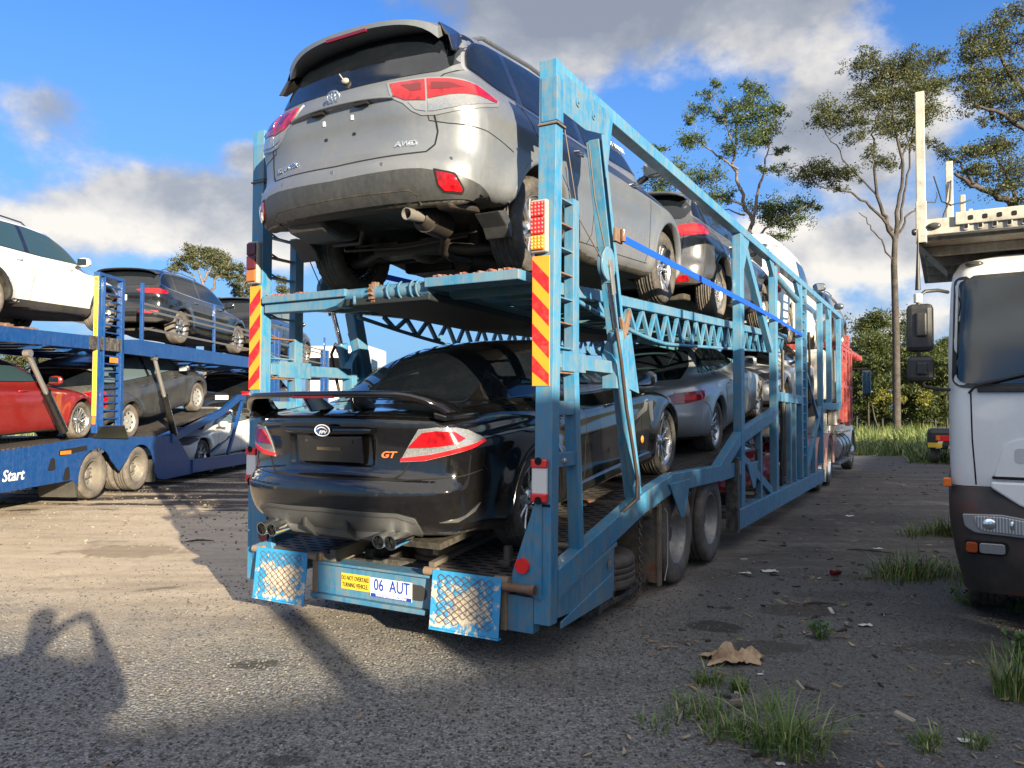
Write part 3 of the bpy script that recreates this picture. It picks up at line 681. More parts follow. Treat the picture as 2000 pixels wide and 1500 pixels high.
# loose stones near the viewer
def stones(name,n,fx,size,matl,zf=.25):
    m=MB(); rs=random.Random(5)
    for _ in range(n):
        x,y=fx(rs); s=size(rs); z=groundz(x,y)+s*zf; V=[]
        for sx_ in(-1,1):
            for sy in(-1,1):
                for sz in(-1,1): V.append(Vector((sx_*rs.uniform(.5,1),sy*rs.uniform(.4,.9),sz*rs.uniform(.3,.7)))*s)
        q=Matrix.Rotation(rs.uniform(0,6.3),3,'Z')@Matrix.Rotation(rs.uniform(-.5,.5),3,'X')
        m.add([q@v+Vector((x,y,z)) for v in V],[(0,1,3,2),(4,6,7,5),(0,4,5,1),(2,3,7,6),(0,2,6,4),(1,5,7,3)])
    o=m.build(name,matl,recalc=False); tag(o,kind='stuff'); return o
def stonefn(t,b):
    r=t.n('ShaderNodeNewGeometry').outputs['Random Per Island']
    L(t,t.ramp(r,[(0,(.055,.055,.055)),(.45,(.10,.098,.094)),(.8,(.15,.144,.135)),(.985,(.19,.18,.165)),(1,(.27,.26,.24))]),b.inputs['Base Color'])
STONE=mat('crushed_stone',(.1,.1,.1),.85,fn=stonefn)
def nearfx(rs):
    y=1.9+(4.3+2.5*rs.random())*rs.random()**1.5; x=y*rs.uniform(-.72,.72); return x,y
tag(stones('gravel_stones',26000,nearfx,lambda r:r.uniform(.004,.0095),STONE),'loose grey crushed stone scattered over the yard in the foreground','gravel')
def mudfx(rs):
    y=rs.uniform(9,19); return rs.uniform(-10,-1.8),y
def palefn(t,b):
    r=t.n('ShaderNodeNewGeometry').outputs['Random Per Island']; L(t,t.ramp(r,[(0,(.09,.08,.07)),(.6,(.16,.145,.12)),(1,(.24,.22,.185))]),b.inputs['Base Color'])
tag(stones('pale_pebbles',2600,mudfx,lambda r:r.uniform(.006,.015)*(1+r.random()**8),mat('pale_stone',(.4,.36,.3),.9,fn=palefn)),'pale pebbles strewn on the muddy strip beside the dark blue carrier','pebbles')
# ---------------------------------------------------------------- grass
def blades(m,c,n,h,spread,rs,w_=.0042,lean=.5,mi=0):
    for _ in range(n):
        a=rs.uniform(0,6.283); r=spread*rs.random()**.8*1.25; bx=c[0]+math.cos(a)*r; by=c[1]+math.sin(a)*r; hh=h*(.22+.95*rs.random()**1.3); l=rs.uniform(.05,lean)*hh*1.7; da=a+rs.gauss(0,.8); dx,dy=math.cos(da),math.sin(da); ww=w_*rs.uniform(.6,1.2); z0=groundz(bx,by)-.01
        px_,py_=-dy,dx; P=[]
        for k,(t_,wf) in enumerate(((0,1),(.4,.9),(.75,.6),(1,.05))):
            cx_=bx+dx*l*t_**2; cy_=by+dy*l*t_**2; cz=z0+hh*(t_-.28*(l/hh)*t_**3)
            P+=[(cx_-px_*ww*wf,cy_-py_*ww*wf,cz),(cx_+px_*ww*wf,cy_+py_*ww*wf,cz)]
        m.add(P,[(0,1,3,2),(2,3,5,4),(4,5,7,6)],mi)
def grassfn(a,b_,c_):
    def fn(t,b):
        r=t.n('ShaderNodeNewGeometry').outputs['Random Per Island']; L(t,t.ramp(r,[(0,a),(.45,b_),(.72,b_),(.95,c_)]),b.inputs['Base Color']); b.inputs['Subsurface Weight'].default_value=0
    return fn
GRASS=mat('green_grass',(.05,.1,.02),.6,fn=grassfn((.045,.09,.015),(.11,.18,.035),(.34,.32,.14)))
GRASSD=mat('tall_grass',(.05,.1,.02),.6,fn=grassfn((.05,.09,.02),(.14,.19,.045),(.30,.30,.12)))
rs=random.Random(3)
def tuft(px,py,n,h,sp,label,group=None,lean=.6,sub=1):
    p=onground(px,py); m=MB()
    for k in range(sub):
        q=(rs.gauss(0,sp*.7),rs.gauss(0,sp*.5)) if k else (0,0); blades(m,(p.x+q[0],p.y+q[1]),n//sub,h*(1 if k==0 else rs.uniform(.5,.9)),sp*(.4 if sub>1 else 1),rs,lean=lean)
    o=m.build('grass_tuft',GRASS,recalc=False); tag(o,label,'grass tuft',group)
tuft(1535,1460,260,.27,.15,'largest spiky green grass tuft in the right foreground',lean=.9)
tuft(1400,1395,300,.17,.24,'low sprawling grass tuft left of the largest spiky tuft',sub=6)
tuft(1450,1440,200,.18,.18,'short grass clump between the sprawling tuft and the spiky tuft',sub=5)
tuft(1385,1335,120,.13,.07,'small grass tuft just below the crumpled cloth, left one')
tuft(1445,1350,150,.14,.09,'small grass tuft just below the crumpled cloth, right one',sub=2)
tuft(1820,1455,120,.13,.10,'thin grass tuft at the bottom right beside a white scrap',sub=3)
tuft(1905,1460,80,.10,.10,'sparse flat grass tuft at the bottom edge on the right',sub=3)
tuft(1985,1360,260,.30,.10,'grass tuft cut by the right edge of the view',lean=.5)
tuft(1800,1120,900,.34,.42,'wide grass patch on the ground in front of the white truck bumper',sub=14,lean=.7)
tuft(1850,1040,700,.36,.35,'grass patch beside the left edge of the white truck bumper',sub=10,lean=.7)
tuft(1740,1120,300,.16,.30,'low grass fringe left of the patch before the white truck',sub=10)
m=MB()
for _ in range(9000):
    y=rs.uniform(23,42); x=rs.uniform(.30*y+1.0,.66*y) if y>27 else rs.uniform(.52*y,.72*y)
    if y<27 and rs.random()<.3: continue
    hh=.35+.5*min(1,(y-25)/8)+rs.gauss(0,.12)+.25*noise.noise(Vector((x*.3,y*.3,0)))
    blades(m,(x,y),4,max(.2,hh),.22,rs,w_=.018,lean=.55)
tag(m.build('tall_grass',GRASSD,recalc=False),'tall green grass growing at the far end of the yard','grass',kind='stuff')
m=MB()
for _ in range(5000):
    y=rs.uniform(26,60); x=rs.uniform(-1.0*y,.3*y)
    blades(m,(x,y),3,.4,.3,rs,w_=.02,lean=.6)
tag(m.build('rough_grass',GRASSD,recalc=False),'rough grass along the back edge of the yard behind the carriers','grass',kind='stuff')
# leafy weeds
LEAFG=mat('weed_leaf',(.05,.1,.02),.55,fn=grassfn((.03,.07,.012),(.07,.14,.03),(.12,.17,.05)))
def weed(px,py,n,h,sp,label):
    p=onground(px,py); m=MB()
    for _ in range(n):
        a=rs.uniform(0,6.28); r=sp*math.sqrt(rs.random()); c=Vector((p.x+r*math.cos(a),p.y+r*math.sin(a)*.7,groundz(p.x,p.y)+h*rs.uniform(.3,1))); 
        q=Matrix.Rotation(rs.uniform(0,6.28),3,'Z')@Matrix.Rotation(rs.uniform(-.9,.9),3,'X'); s=rs.uniform(.018,.035)
        m.add([q@Vector(v)*s+c for v in((0,-1,0),(.6,-.2,.15),(.45,.6,.1),(0,1.1,-.1),(-.45,.6,.1),(-.6,-.2,.15))],[(0,1,2,3),(0,3,4,5)])
        m.tube([(p.x+r*.4*math.cos(a),p.y+r*.3*math.sin(a),groundz(p.x,p.y)),c],.0025,4)
    tag(m.build('weed',LEAFG,recalc=False),label,'weed')
weed(1605,1245,26,.14,.09,'small leafy weed among fallen leaves on the gravel')
weed(1905,1180,70,.16,.22,'leafy weed under the white truck bumper')
weed(1985,1190,50,.16,.16,'leafy weed under the white truck at the right edge')
weed(1995,1290,40,.2,.12,'leafy weed at the right edge beside the edge grass tuft')
# ---------------------------------------------------------------- litter
DRY=mat('dry_leaf',(.3,.2,.1),.7,fn=lambda t,b:L(t,t.ramp(t.n('ShaderNodeNewGeometry').outputs['Random Per Island'],[(0,(.10,.05,.025)),(.5,(.27,.17,.09)),(1,(.42,.33,.2))]),b.inputs['Base Color']))
m=MB()
def leafat(m,x,y,s,w_=.22):
    c=Vector((x,y,groundz(x,y)+.012)); q=Matrix.Rotation(rs.uniform(0,6.28),3,'Z')@Matrix.Rotation(rs.uniform(-.3,.3),3,'X'); cu=rs.uniform(-.2,.3)
    m.add([q@Vector(v)*s+c for v in((-1,0,cu),(-.3,w_,0),(.4,w_*.8,0),(1,0,cu),(.4,-w_,.05),(-.3,-w_*.9,.05))],[(0,1,5),(1,2,4,5),(2,3,4)])
for _ in range(240):
    y=1.9+9*rs.random(); x=y*rs.uniform(.05,.7) if rs.random()<.85 else y*rs.uniform(-.6,.1); leafat(m,x,y,rs.uniform(.018,.045))
for cx_,cy_,n in ((1310,1262,16),(1620,1240,20),(1555,1175,14),(1890,1290,10),(1600,1130,14),(1730,1260,8)):
    p=onground(cx_,cy_)
    for _ in range(n): leafat(m,p.x+rs.gauss(0,.09),p.y+rs.gauss(0,.07),rs.uniform(.02,.05))
tag(m.build('fallen_leaves',DRY,recalc=False),'dry brown gum leaves fallen on the gravel','leaves',kind='stuff')
SCRAP=mat('white_scrap',(.62,.61,.58),.7)
for k,(px,py,s,lb) in enumerate([(1455,1118,.06,'torn white paper scrap on the dirt beside the carrier wheels, left one'),(1502,1115,.08,'larger torn white paper scrap on the dirt, right of another scrap'),(1690,1220,.05,'white curled bark strip lying beyond the leafy weed'),(1888,1452,.035,'crumpled white wrapper at the bottom right'),(1484,1317,.016,'small white stone chip below the crumpled cloth'),(1525,1497,.02,'white chip at the bottom edge under the spiky grass'),(1660,1005,.06,'flat pale scrap lying mid yard'),(1715,1068,.05,'pale scrap on the dirt before the grass patch'),(1490,958,.10,'pale rag on the dirt far along the yard'),(1705,890,.09,'white rag near the tall grass')]):
    p=onground(px,py); mm=MB(); n=5; V=[]
    for i in range(n):
        for j in range(n): V.append((p.x+(i-2)*s*.5*rs.uniform(.8,1.1),p.y+(j-2)*s*.3*rs.uniform(.8,1.1),groundz(p.x,p.y)+.008+abs(rs.gauss(0,s*.14))))
    mm.add(V,[(i*n+j,i*n+j+1,i*n+n+j+1,i*n+n+j) for i in range(n-1) for j in range(n-1)],0,False)
    o=mm.build('paper_scrap' if s<.2 else 'rag',SCRAP); sm=o.modifiers.new('thickness','SOLIDIFY'); sm.thickness=.002; tag(o,lb,'litter')
m=MB(); rs2=random.Random(77)
for _ in range(420):
    y=3.2+24*rs2.random()**1.3; x=y*rs2.uniform(.22,.56)
    if x<.35+.565*(y-4.7): continue
    l=rs2.uniform(.02,.10); a=rs2.uniform(0,3.14); z=groundz(x,y)+.006; m.box((x,y,z),(l,l*rs2.uniform(.15,.5),rs2.uniform(.006,.02)),Matrix.Rotation(a,3,'Z')@Matrix.Rotation(rs2.uniform(-.3,.3),3,'Y'))
tag(m.build('bark_litter',mat('bark_bits',(.1,.07,.05),.85,fn=lambda t,b:L(t,t.ramp(t.n('ShaderNodeNewGeometry').outputs['Random Per Island'],[(0,(.025,.02,.016)),(.55,(.09,.07,.05)),(.9,(.24,.19,.13)),(1,(.55,.52,.47))]),b.inputs['Base Color'])),recalc=False),'bark chips and clods scattered over the dirt right of the carrier','litter',kind='stuff')
# crumpled cloth
p=onground(1430,1290); mm=MB(); n=34; V=[]
for i in range(n):
    for j in range(n):
        u=(i/(n-1)-.5)*2; v=(j/(n-1)-.5)*2; a=math.atan2(v,u); r=math.hypot(u,v); rr=.165*(1+.16*math.sin(3*a+1)+.07*math.sin(7*a))
        x=u*rr*1.05; y=v*rr*.62; q=Vector((x*9,y*9,1.5)); z=.008+max(0,1-min(r,1.41)**4*.25-.12*r)*.014+max(0,1-(r/1.42)**3)*(.075*max(0,1-r*.7)*(.7+noise.noise(q*.8))+.075*abs(noise.noise(q*1.5))*(1.25-r*.7)+.02*noise.noise(q*4))
        V.append((p.x+x,p.y+y,groundz(p.x,p.y)+max(.004,z)))
mm.add(V,[(i*n+j,i*n+j+1,i*n+n+j+1,i*n+n+j) for i in range(n-1) for j in range(n-1)],0,True)
o=mm.build('crumpled_cloth',mat('dirty_tan_cloth',(.36,.25,.15),.8,fn=lambda t,b:L(t,t.ramp(t.noise(objco(t),7,5,.6),[(.35,(.22,.14,.08)),(.5,(.42,.29,.18)),(.62,(.50,.36,.25)),(.75,(.45,.24,.07))]),b.inputs['Base Color']))); o.modifiers.new('t','SOLIDIFY').thickness=.003
tag(o,'crumpled tan cloth lying on the gravel','cloth')
p=onground(1630,1125); mm=MB(); mm.cyl((p.x-.03,p.y,.03),(p.x+.05,p.y+.02,.035),.03,n=16); mm.cyl((p.x+.05,p.y+.02,.035),(p.x+.075,p.y+.025,.037),.014,n=12)
tag(mm.build('drink_bottle',mat('dark_red_plastic',(.12,.01,.012),.3)),'small dark red bottle discarded on the dirt','bottle')
# sticks
for k,(px,py,l,a,lb) in enumerate([(1600,1180,.3,.2,'curved bark strip lying across the damp hollow'),(1565,945,.8,.1,'long dark stick lying across the far yard'),(1700,1075,.5,-.5,'dark bark slab on the dirt before the white truck'),(390,1050,.35,.4,'thin dark twig on the pale dirt left of the carrier')]):
    p=onground(px,py); mm=MB(); mm.tube([(p.x+math.cos(a)*l*(t_-.5),p.y+math.sin(a)*l*(t_-.5)+.03*math.sin(t_*5),groundz(p.x,p.y)+.015+.01*math.sin(t_*3)) for t_ in np.linspace(0,1,8)],[.004,.009,.011,.012,.012,.01,.008,.004],6)
    tag(mm.build('stick',mat('dead_wood',(.06,.045,.033),.8)),lb,'stick')
# ---------------------------------------------------------------- trees
def leaffn(a,b_,c_):
    def fn(t,b):
        g_=t.n('ShaderNodeNewGeometry'); r=g_.outputs['Random Per Island']; n=t.noise(objco(t),.9,3,.5)
        L(t,t.ramp(t.m('ADD',t.m('MULTIPLY',r,.6),t.m('MULTIPLY',n,.5)),[(.15,a),(.5,b_),(.85,c_)]),b.inputs['Base Color'])
        b.inputs['Specular IOR Level'].default_value=.35
        # thin leaves let some light through
        tr=t.n('ShaderNodeBsdfTranslucent'); t.set(tr,0,(*c_,1)); mx=t.n('ShaderNodeMixShader'); mx.inputs[0].default_value=.22
        L(t,b.outputs[0],mx.inputs[1]); L(t,tr.outputs[0],mx.inputs[2]); out=[q for q in t.t.nodes if q.type=='OUTPUT_MATERIAL'][0]; L(t,mx.outputs[0],out.inputs[0])
    return fn
GUM=mat('gum_leaves',(.06,.08,.03),.5,fn=leaffn((.025,.035,.014),(.06,.075,.026),(.12,.12,.04)))
GUM2=mat('bright_gum_leaves',(.06,.1,.03),.5,fn=leaffn((.02,.038,.012),(.052,.085,.024),(.11,.14,.035)))
BUSH=mat('bush_leaves',(.05,.09,.02),.55,fn=leaffn((.012,.022,.007),(.035,.056,.014),(.10,.11,.025)))
DISTL=mat('distant_leaves',(.08,.1,.06),.6,fn=leaffn((.03,.04,.022),(.07,.082,.04),(.13,.13,.06)))
def barkm(name,a,b_):
    return mat(name,a,.85,fn=lambda t,b:(L(t,t.ramp(t.noise(objco(t),4,6,.7),[(.35,a),(.65,b_)]),b.inputs['Base Color']),bump(t,b,t.noise(objco(t),9,5,.7),.6,.04)))
BARK=barkm('dark_bark',(.028,.024,.021),(.085,.07,.058)); BARKP=barkm('pale_bark',(.09,.07,.058),(.23,.18,.15))
def leafcloud(m,c,r,n,rs,s=.12,flat=.75,droop=.5):
    subs=[Vector((rs.gauss(0,.45),rs.gauss(0,.45),rs.gauss(0,.38*flat)))*r+c for _ in range(max(3,int(n/38)))]
    for q in subs:
        rr=r*rs.uniform(.20,.52)
        for _ in range(38):
            d=Vector((rs.gauss(0,1),rs.gauss(0,1),rs.gauss(0,.7))); p=q+d*rr*.62
            ax=Vector((rs.uniform(-1,1),rs.uniform(-1,1),rs.uniform(-1.2,.3)*1)).normalized(); sd=ax.orthogonal().normalized(); sd=(Matrix.Rotation(rs.uniform(0,6.28),3,ax)@sd)*s*rs.uniform(.13,.22); ln=ax*s*rs.uniform(.6,1.2)
            m.add([p-ln*.5,p+sd-ln*.05,p+ln*.5,p-sd-ln*.05],[(0,1,2,3)])
    return subs
def tree(name,D,trunk,limbs,clumps,leaf,bark,label,cat='tree',dens=1.0,tr=.2,leafs=.16,group=None,depth=.35,seed=1,r0=None):
    rs=random.Random(seed); sc=D/FPX; base=at(trunk[0][0],trunk[0][1],D)
    root=empty(name,Matrix.Translation((base.x,base.y,0)),label,cat,group); O=Vector((base.x,base.y,0))
    def P(px,py,dy=0):
        q=at(px,py,D); return q+Vector((0,dy,0))-O
    tm=MB(); tp=[P(*p) for p in trunk]; tp[0].z=-.2
    tm.tube(tp,[tr*(1.15-.45*i/(len(tp)-1)) for i in range(len(tp))],12)
    allp=[]; 
    for k,l in enumerate(limbs):
        wd=l[0]; dep=rs.uniform(-1,1)*sc*60*depth*3; n=len(l)-1; pts=[P(*p,dy=dep*(i/n)) for i,p in enumerate(l[1:])]
        # wiggle
        out=[]
        for i in range(len(pts)-1):
            for j in range(4):
                t_=j/4; q=pts[i].lerp(pts[i+1],t_); q+=Vector((rs.gauss(0,1),rs.gauss(0,1),rs.gauss(0,1)))*sc*2.2*(0 if i==0 and j==0 else 1); out.append(q)
        out.append(pts[-1]); tm.tube(out,[tr*wd*(1-.75*i/len(out)) for i in range(len(out))],8); allp+=out[3:]
    cm_=MB()
    for (px,py,r) in clumps:
        c=P(px,py,dy=rs.uniform(-1,1)*r*sc*1.6); R_=r*sc
        near=min(allp+[tp[-1]],key=lambda q:(q-c).length+max(0,q.z-c.z)*.8)
        if near.length<300: c.y=c.y*.4+near.y*.6
        mid=near.lerp(c,.5)+Vector((rs.gauss(0,.1),rs.gauss(0,.1),-.08))*(near-c).length
        tm.tube([near,mid,c],[tr*.11,tr*.08,tr*.045],5)
        subs=leafcloud(cm_,c,R_*1.32,int(r*r*1.75*dens),rs,leafs)
        for q in subs[:9]: tm.tube([mid.lerp(c,rs.random()),q.lerp(c,.4)+Vector((0,0,-.05)),q],[tr*.04,tr*.03,tr*.015],4)
    tm.build('trunk',bark,root,recalc=False); cm_.build('crown',leaf,root,recalc=False); return root
A_l=[(.62,(1748,470),(1728,430),(1712,380),(1706,320),(1700,265),(1718,215)),(.62,(1748,470),(1752,400),(1757,330),(1748,270),(1735,200),(1740,150)),(.45,(1744,450),(1700,405),(1650,378),(1600,372),(1570,360)),(.45,(1752,465),(1768,390),(1785,320),(1798,250),(1820,170)),(.35,(1756,455),(1778,415),(1805,400),(1840,385),(1850,365)),(.25,(1744,510),(1718,470),(1700,440),(1685,420),(1676,415)),(.3,(1712,380),(1670,330),(1640,280),(1620,240)),(.3,(1757,330),(1775,280),(1770,230),(1780,180))]
A_c=[(1562,345,22),(1585,335,26),(1612,338,24),(1640,345,22),(1660,335,18),(1612,205,20),(1630,225,26),(1655,235,22),(1672,218,20),(1600,225,14),(1678,125,20),(1692,112,16),(1700,140,26),(1722,158,26),(1745,135,24),(1768,118,22),(1772,150,28),(1800,128,24),(1828,108,22),(1852,98,16),(1690,178,24),(1712,205,26),(1742,190,28),(1770,195,30),(1800,175,28),(1826,150,24),(1745,235,26),(1775,240,28),(1803,225,26),(1825,200,20),(1800,270,20),(1722,255,20),(1732,318,20),(1850,160,16),(1680,240,14),(1670,270,18),(1700,300,16),(1640,370,12)]
tree('gum_tree',38,[(1751,800),(1750,650),(1746,520),(1748,465)],A_l,A_c,GUM,BARK,'tall forked gum tree with a long bare trunk, left of the white truck',tr=.17,leafs=.15,seed=11)
B_l=[(.7,(1472,480),(1465,420),(1448,360),(1440,300),(1450,230),(1462,180)),(.55,(1470,440),(1480,370),(1492,330),(1500,290)),(.4,(1450,400),(1410,385),(1370,375),(1330,360)),(.4,(1470,470),(1500,440),(1530,420),(1580,405)),(.35,(1442,330),(1400,300),(1370,260),(1360,220)),(.3,(1440,300),(1420,240),(1400,190)),(.3,(1455,420),(1420,410),(1380,400))]
B_c=[(1400,160,14),(1385,180,14),(1372,205,18),(1350,225,16),(1345,265,18),(1365,270,18),(1462,160,14),(1485,170,18),(1470,195,22),(1430,200,18),(1415,225,16),(1445,235,24),(1480,230,26),(1510,222,18),(1502,250,20),(1420,290,18),(1460,275,24),(1490,275,18),(1290,290,14),(1320,325,24),(1292,345,26),(1330,350,20),(1285,380,18),(1370,345,20),(1395,340,18),(1385,385,22),(1340,395,22),(1420,380,18),(1500,400,24),(1528,410,26),(1560,402,22),(1590,408,12),(1510,430,22),(1545,440,20),(1520,465,18),(1300,375,16),(1525,300,14),(1515,330,14),(1490,330,12)]
tree('gum_tree',42,[(1478,800),(1476,600),(1472,480)],B_l,B_c,GUM2,BARKP,'pale barked gum tree behind the carrier top rail, left of the forked gum',tr=.18,leafs=.17,seed=22,dens=1.1)
C_l=[(.8,(2030,470),(1985,400),(1945,375),(1900,360),(1868,335)),(.7,(2080,520),(2040,330),(2000,262),(1940,235),(1880,218)),(.6,(2050,300),(2010,200),(1970,120),(1940,70)),(.4,(1985,400),(1975,340),(1960,300)),(.4,(1940,235),(1925,180),(1910,120)),(.3,(1900,360),(1890,320),(1868,290))]
C_c=[(1905,75,22),(1930,60,22),(1960,40,24),(1988,25,22),(1895,110,22),(1925,100,26),(1960,85,28),(1990,80,26),(1890,150,22),(1920,150,26),(1955,140,30),(1990,140,28),(1875,185,20),(1900,195,24),(1935,200,28),(1975,195,30),(1995,220,24),(1870,225,14),(1960,245,18),(1862,290,18),(1885,300,20),(1915,290,22),(1945,280,26),(1980,275,26),(1900,330,20),(1935,330,28),(1975,325,30),(1995,350,26),(1950,370,22),(1985,395,20),(1835,270,12),(1905,250,12)]
tree('gum_tree',30,[(2085,810),(2080,650),(2078,520)],C_l,C_c,GUM,BARK,'gum tree whose branches reach in from the right edge above the white truck',tr=.24,leafs=.13,seed=33,dens=.85)
# far pale gums at the left
tree('gum_tree',75,[(400,800),(405,640),(408,590)],[(.6,(408,590),(398,550),(380,520),(372,500)),(.6,(408,590),(425,550),(450,530),(470,515)),(.5,(398,550),(410,515),(415,495)),(.4,(380,540),(355,525),(340,518))],[(345,515,12),(335,525,10),(362,505,14),(375,495,14),(392,490,14),(405,500,16),(420,515,16),(440,520,14),(455,525,12),(470,530,12),(430,500,12),(385,515,14),(450,540,12),(470,545,10),(410,490,10),(425,540,10)],DISTL,BARKP,'pale far gum tree above the black wagon on the dark blue carrier',tr=.28,leafs=.30,seed=44,dens=2.2)
tree('gum_tree',80,[(478,800),(480,640),(480,620)],[(.5,(480,620),(470,580),(490,550)),(.4,(480,620),(500,590),(545,575))],[(470,560,12),(485,550,12),(478,578,12),(492,572,12),(462,572,9),(505,585,10),(545,560,12),(555,575,10),(540,590,10),(548,545,10)],DISTL,BARKP,'pale far gum tree seen through the ladder of the light blue carrier',tr=.25,leafs=.30,seed=45,dens=2.2)
tree('gum_tree',60,[(62,800),(60,740)],[(.5,(60,740),(50,700),(20,690)),(.5,(60,740),(80,700),(110,695))],[(10,690,16),(28,690,18),(45,700,18),(20,710,18),(60,692,18),(80,690,18),(100,692,16),(115,700,14),(45,680,14),(85,708,14),(10,730,20),(35,735,20)],DISTL,BARKP,'grey green tree behind the red car at the left edge',tr=.2,leafs=.26,seed=46,dens=2.0)
tree('gum_tree',60,[(100,800),(105,720),(108,690)],[(.4,(105,720),(98,690),(85,670)),(.4,(105,720),(118,690),(122,672))],[(95,672,14),(112,668,14),(80,680,12),(120,685,12)],DISTL,BARKP,'slender far tree just left of the yellow sign ladder',tr=.2,leafs=.26,seed=47,dens=2)
tree('gum_tree',95,[(1695,800),(1695,690)],[(.5,(1695,690),(1690,670),(1680,662))],[(1680,665,10),(1695,668,11),(1705,675,9),(1685,675,10),(1670,672,8)],DISTL,BARKP,'small pale far tree beside the thin mast',tr=.25,leafs=.34,seed=48,dens=2.5)
tree('gum_tree',80,[(1850,800),(1850,700)],[(.5,(1850,700),(1845,680),(1840,668))],[(1835,675,10),(1845,668,10),(1850,682,12),(1838,690,12),(1850,700,14)],DISTL,BARK,'far tree beside the white truck mirror',tr=.25,leafs=.3,seed=49,dens=2.5)
tree('gum_tree',85,[(1755,800),(1755,700)],[(.5,(1755,700),(1730,680),(1725,672))],[(1722,680,9),(1735,676,9),(1770,684,9),(1780,690,9)],DISTL,BARK,'flat topped far tree behind the tall trunk',tr=.25,leafs=.3,seed=50,dens=2.5)
def bush(D,cl,leaf,label,seed,leafs=.2,dens=1.0,group='bushes behind the yard'):
    rs=random.Random(seed); sc=D/FPX; cx_=sum(c[0] for c in cl)/len(cl); b=at(cx_,800,D); root=empty('bush',Matrix.Translation((b.x,b.y,0)),label,'bush',group); m=MB(); tm=MB()
    for px,py,r in cl:
        c=at(px,py,D+rs.uniform(-1.5,1.5))-Vector((b.x,b.y,0)); leafcloud(m,c,r*sc,int(r*r*1.5*dens),rs,leafs,flat=.9)
        if (px,py,r)==cl[0]: tm.tube([(c.x*.4,c.y*.4,-.1),(c.x*.8,c.y*.8,c.z*.5),c],[.07,.05,.02],5)
    tm.build('stem',BARK,root,recalc=False); m.build('foliage',leaf,root,recalc=False)
bush(44,[(1690,640,30),(1715,625,26),(1700,680,34),(1690,720,34),(1720,700,30),(1715,750,30),(1695,770,26),(1730,660,24),(1672,700,24),(1670,750,24)],BUSH,'dense vine covered bush behind the carrier truck, left of the tall trunk',61,dens=1.3)
bush(46,[(1770,640,26),(1790,660,28),(1780,700,34),(1765,740,30),(1800,720,32),(1800,760,30),(1770,775,26),(1755,690,26)],BUSH,'dense bush right of the tall gum trunk',62,dens=1.3)
bush(48,[(1820,690,28),(1835,720,30),(1845,680,24),(1830,760,30),(1850,750,28),(1860,790,24)],BUSH,'dense bush beside the white truck, furthest right',63,dens=1.3)
bush(40,[(1700,775,18),(1725,780,18),(1750,782,16),(1775,780,18),(1800,778,18),(1690,765,14)],mat('yellow_leaves',(.2,.2,.03),.55,fn=leaffn((.05,.07,.015),(.14,.15,.03),(.34,.3,.05))),'low yellowish shrub at the foot of the tall gum trunk',64,leafs=.16,dens=.9)
# background shrubs left of and behind the carriers
for k,(px,py,r,D) in enumerate([(-60,730,60,70),(0,740,40,66),(60,760,34,66),(150,770,30,70),(640,770,22,80),(700,775,22,85),(1240,770,30,90),(1340,775,30,90),(1420,770,34,80),(1520,770,34,80),(1600,765,34,75),(1650,745,30,70)]):
    bush(D,[(px,py,r),(px-r*.8,py+r*.4,r*.7),(px+r*.8,py+r*.4,r*.7)],DISTL,['shrub at the far left edge behind the red car','round shrub behind the red car roof','low shrub behind the dark people mover','low shrub between the people mover and the ladder','far shrub behind the cream truck','far shrub right of the cream truck','far shrub behind the silver coupe roof','far shrub behind the silver coupe bonnet','far shrub behind the white sedan','far shrub behind the lift posts','far shrub behind the truck drive wheels','far shrub behind the red rack'][k],70+k,leafs=.3,dens=1.2,group='distant shrubs')
rs=random.Random(9); m=MB()
for k in range(170):
    y=rs.uniform(88,112); x=rs.uniform(-95,95); leafcloud(m,Vector((x,y,rs.uniform(1.0,3.2))),rs.uniform(2,3.4),150,rs,.55,flat=1.0)
tag(m.build('distant_woods',DISTL,recalc=False),'low line of distant scrub closing the horizon','woods',kind='stuff')
for k,(px,w_) in enumerate([(1672,14),(1695,18),(1722,18),(1775,20),(1800,20),(1825,18),(1848,18)]):
    bush(41,[(px,742,w_+4),(px-6,768,w_+4),(px+8,785,w_),(px-4,797,w_),(px+10,803,w_-2),(px+4,715,w_+2)],BUSH,['undergrowth right of the truck mirror','undergrowth below the dense vine bush','undergrowth left of the tall trunk','undergrowth right of the tall trunk','undergrowth below the middle bush','undergrowth left of the blue trailer post','undergrowth beside the blue trailer post'][k],90+k,leafs=.2,dens=1.4)
m=MB()
for k in range(150):
    y=rs.uniform(42,47); x=rs.uniform(.33*y,.64*y); leafcloud(m,Vector((x,y,rs.uniform(.2,1.5))),rs.uniform(.6,1.0),114,rs,.2,flat=1.0)
tag(m.build('undergrowth',BUSH,recalc=False),'dark undergrowth filling the foot of the bushes behind the tall grass','undergrowth',kind='stuff')
# thin mast
p=at(1684,800,90); mm=MB(); mm.cyl((p.x,p.y,0),(p.x,p.y,10.2),.12,.08,8); tag(mm.build('mast',mat('mast_grey',(.12,.11,.11),.6)),'thin dark mast above the far trees','mast')
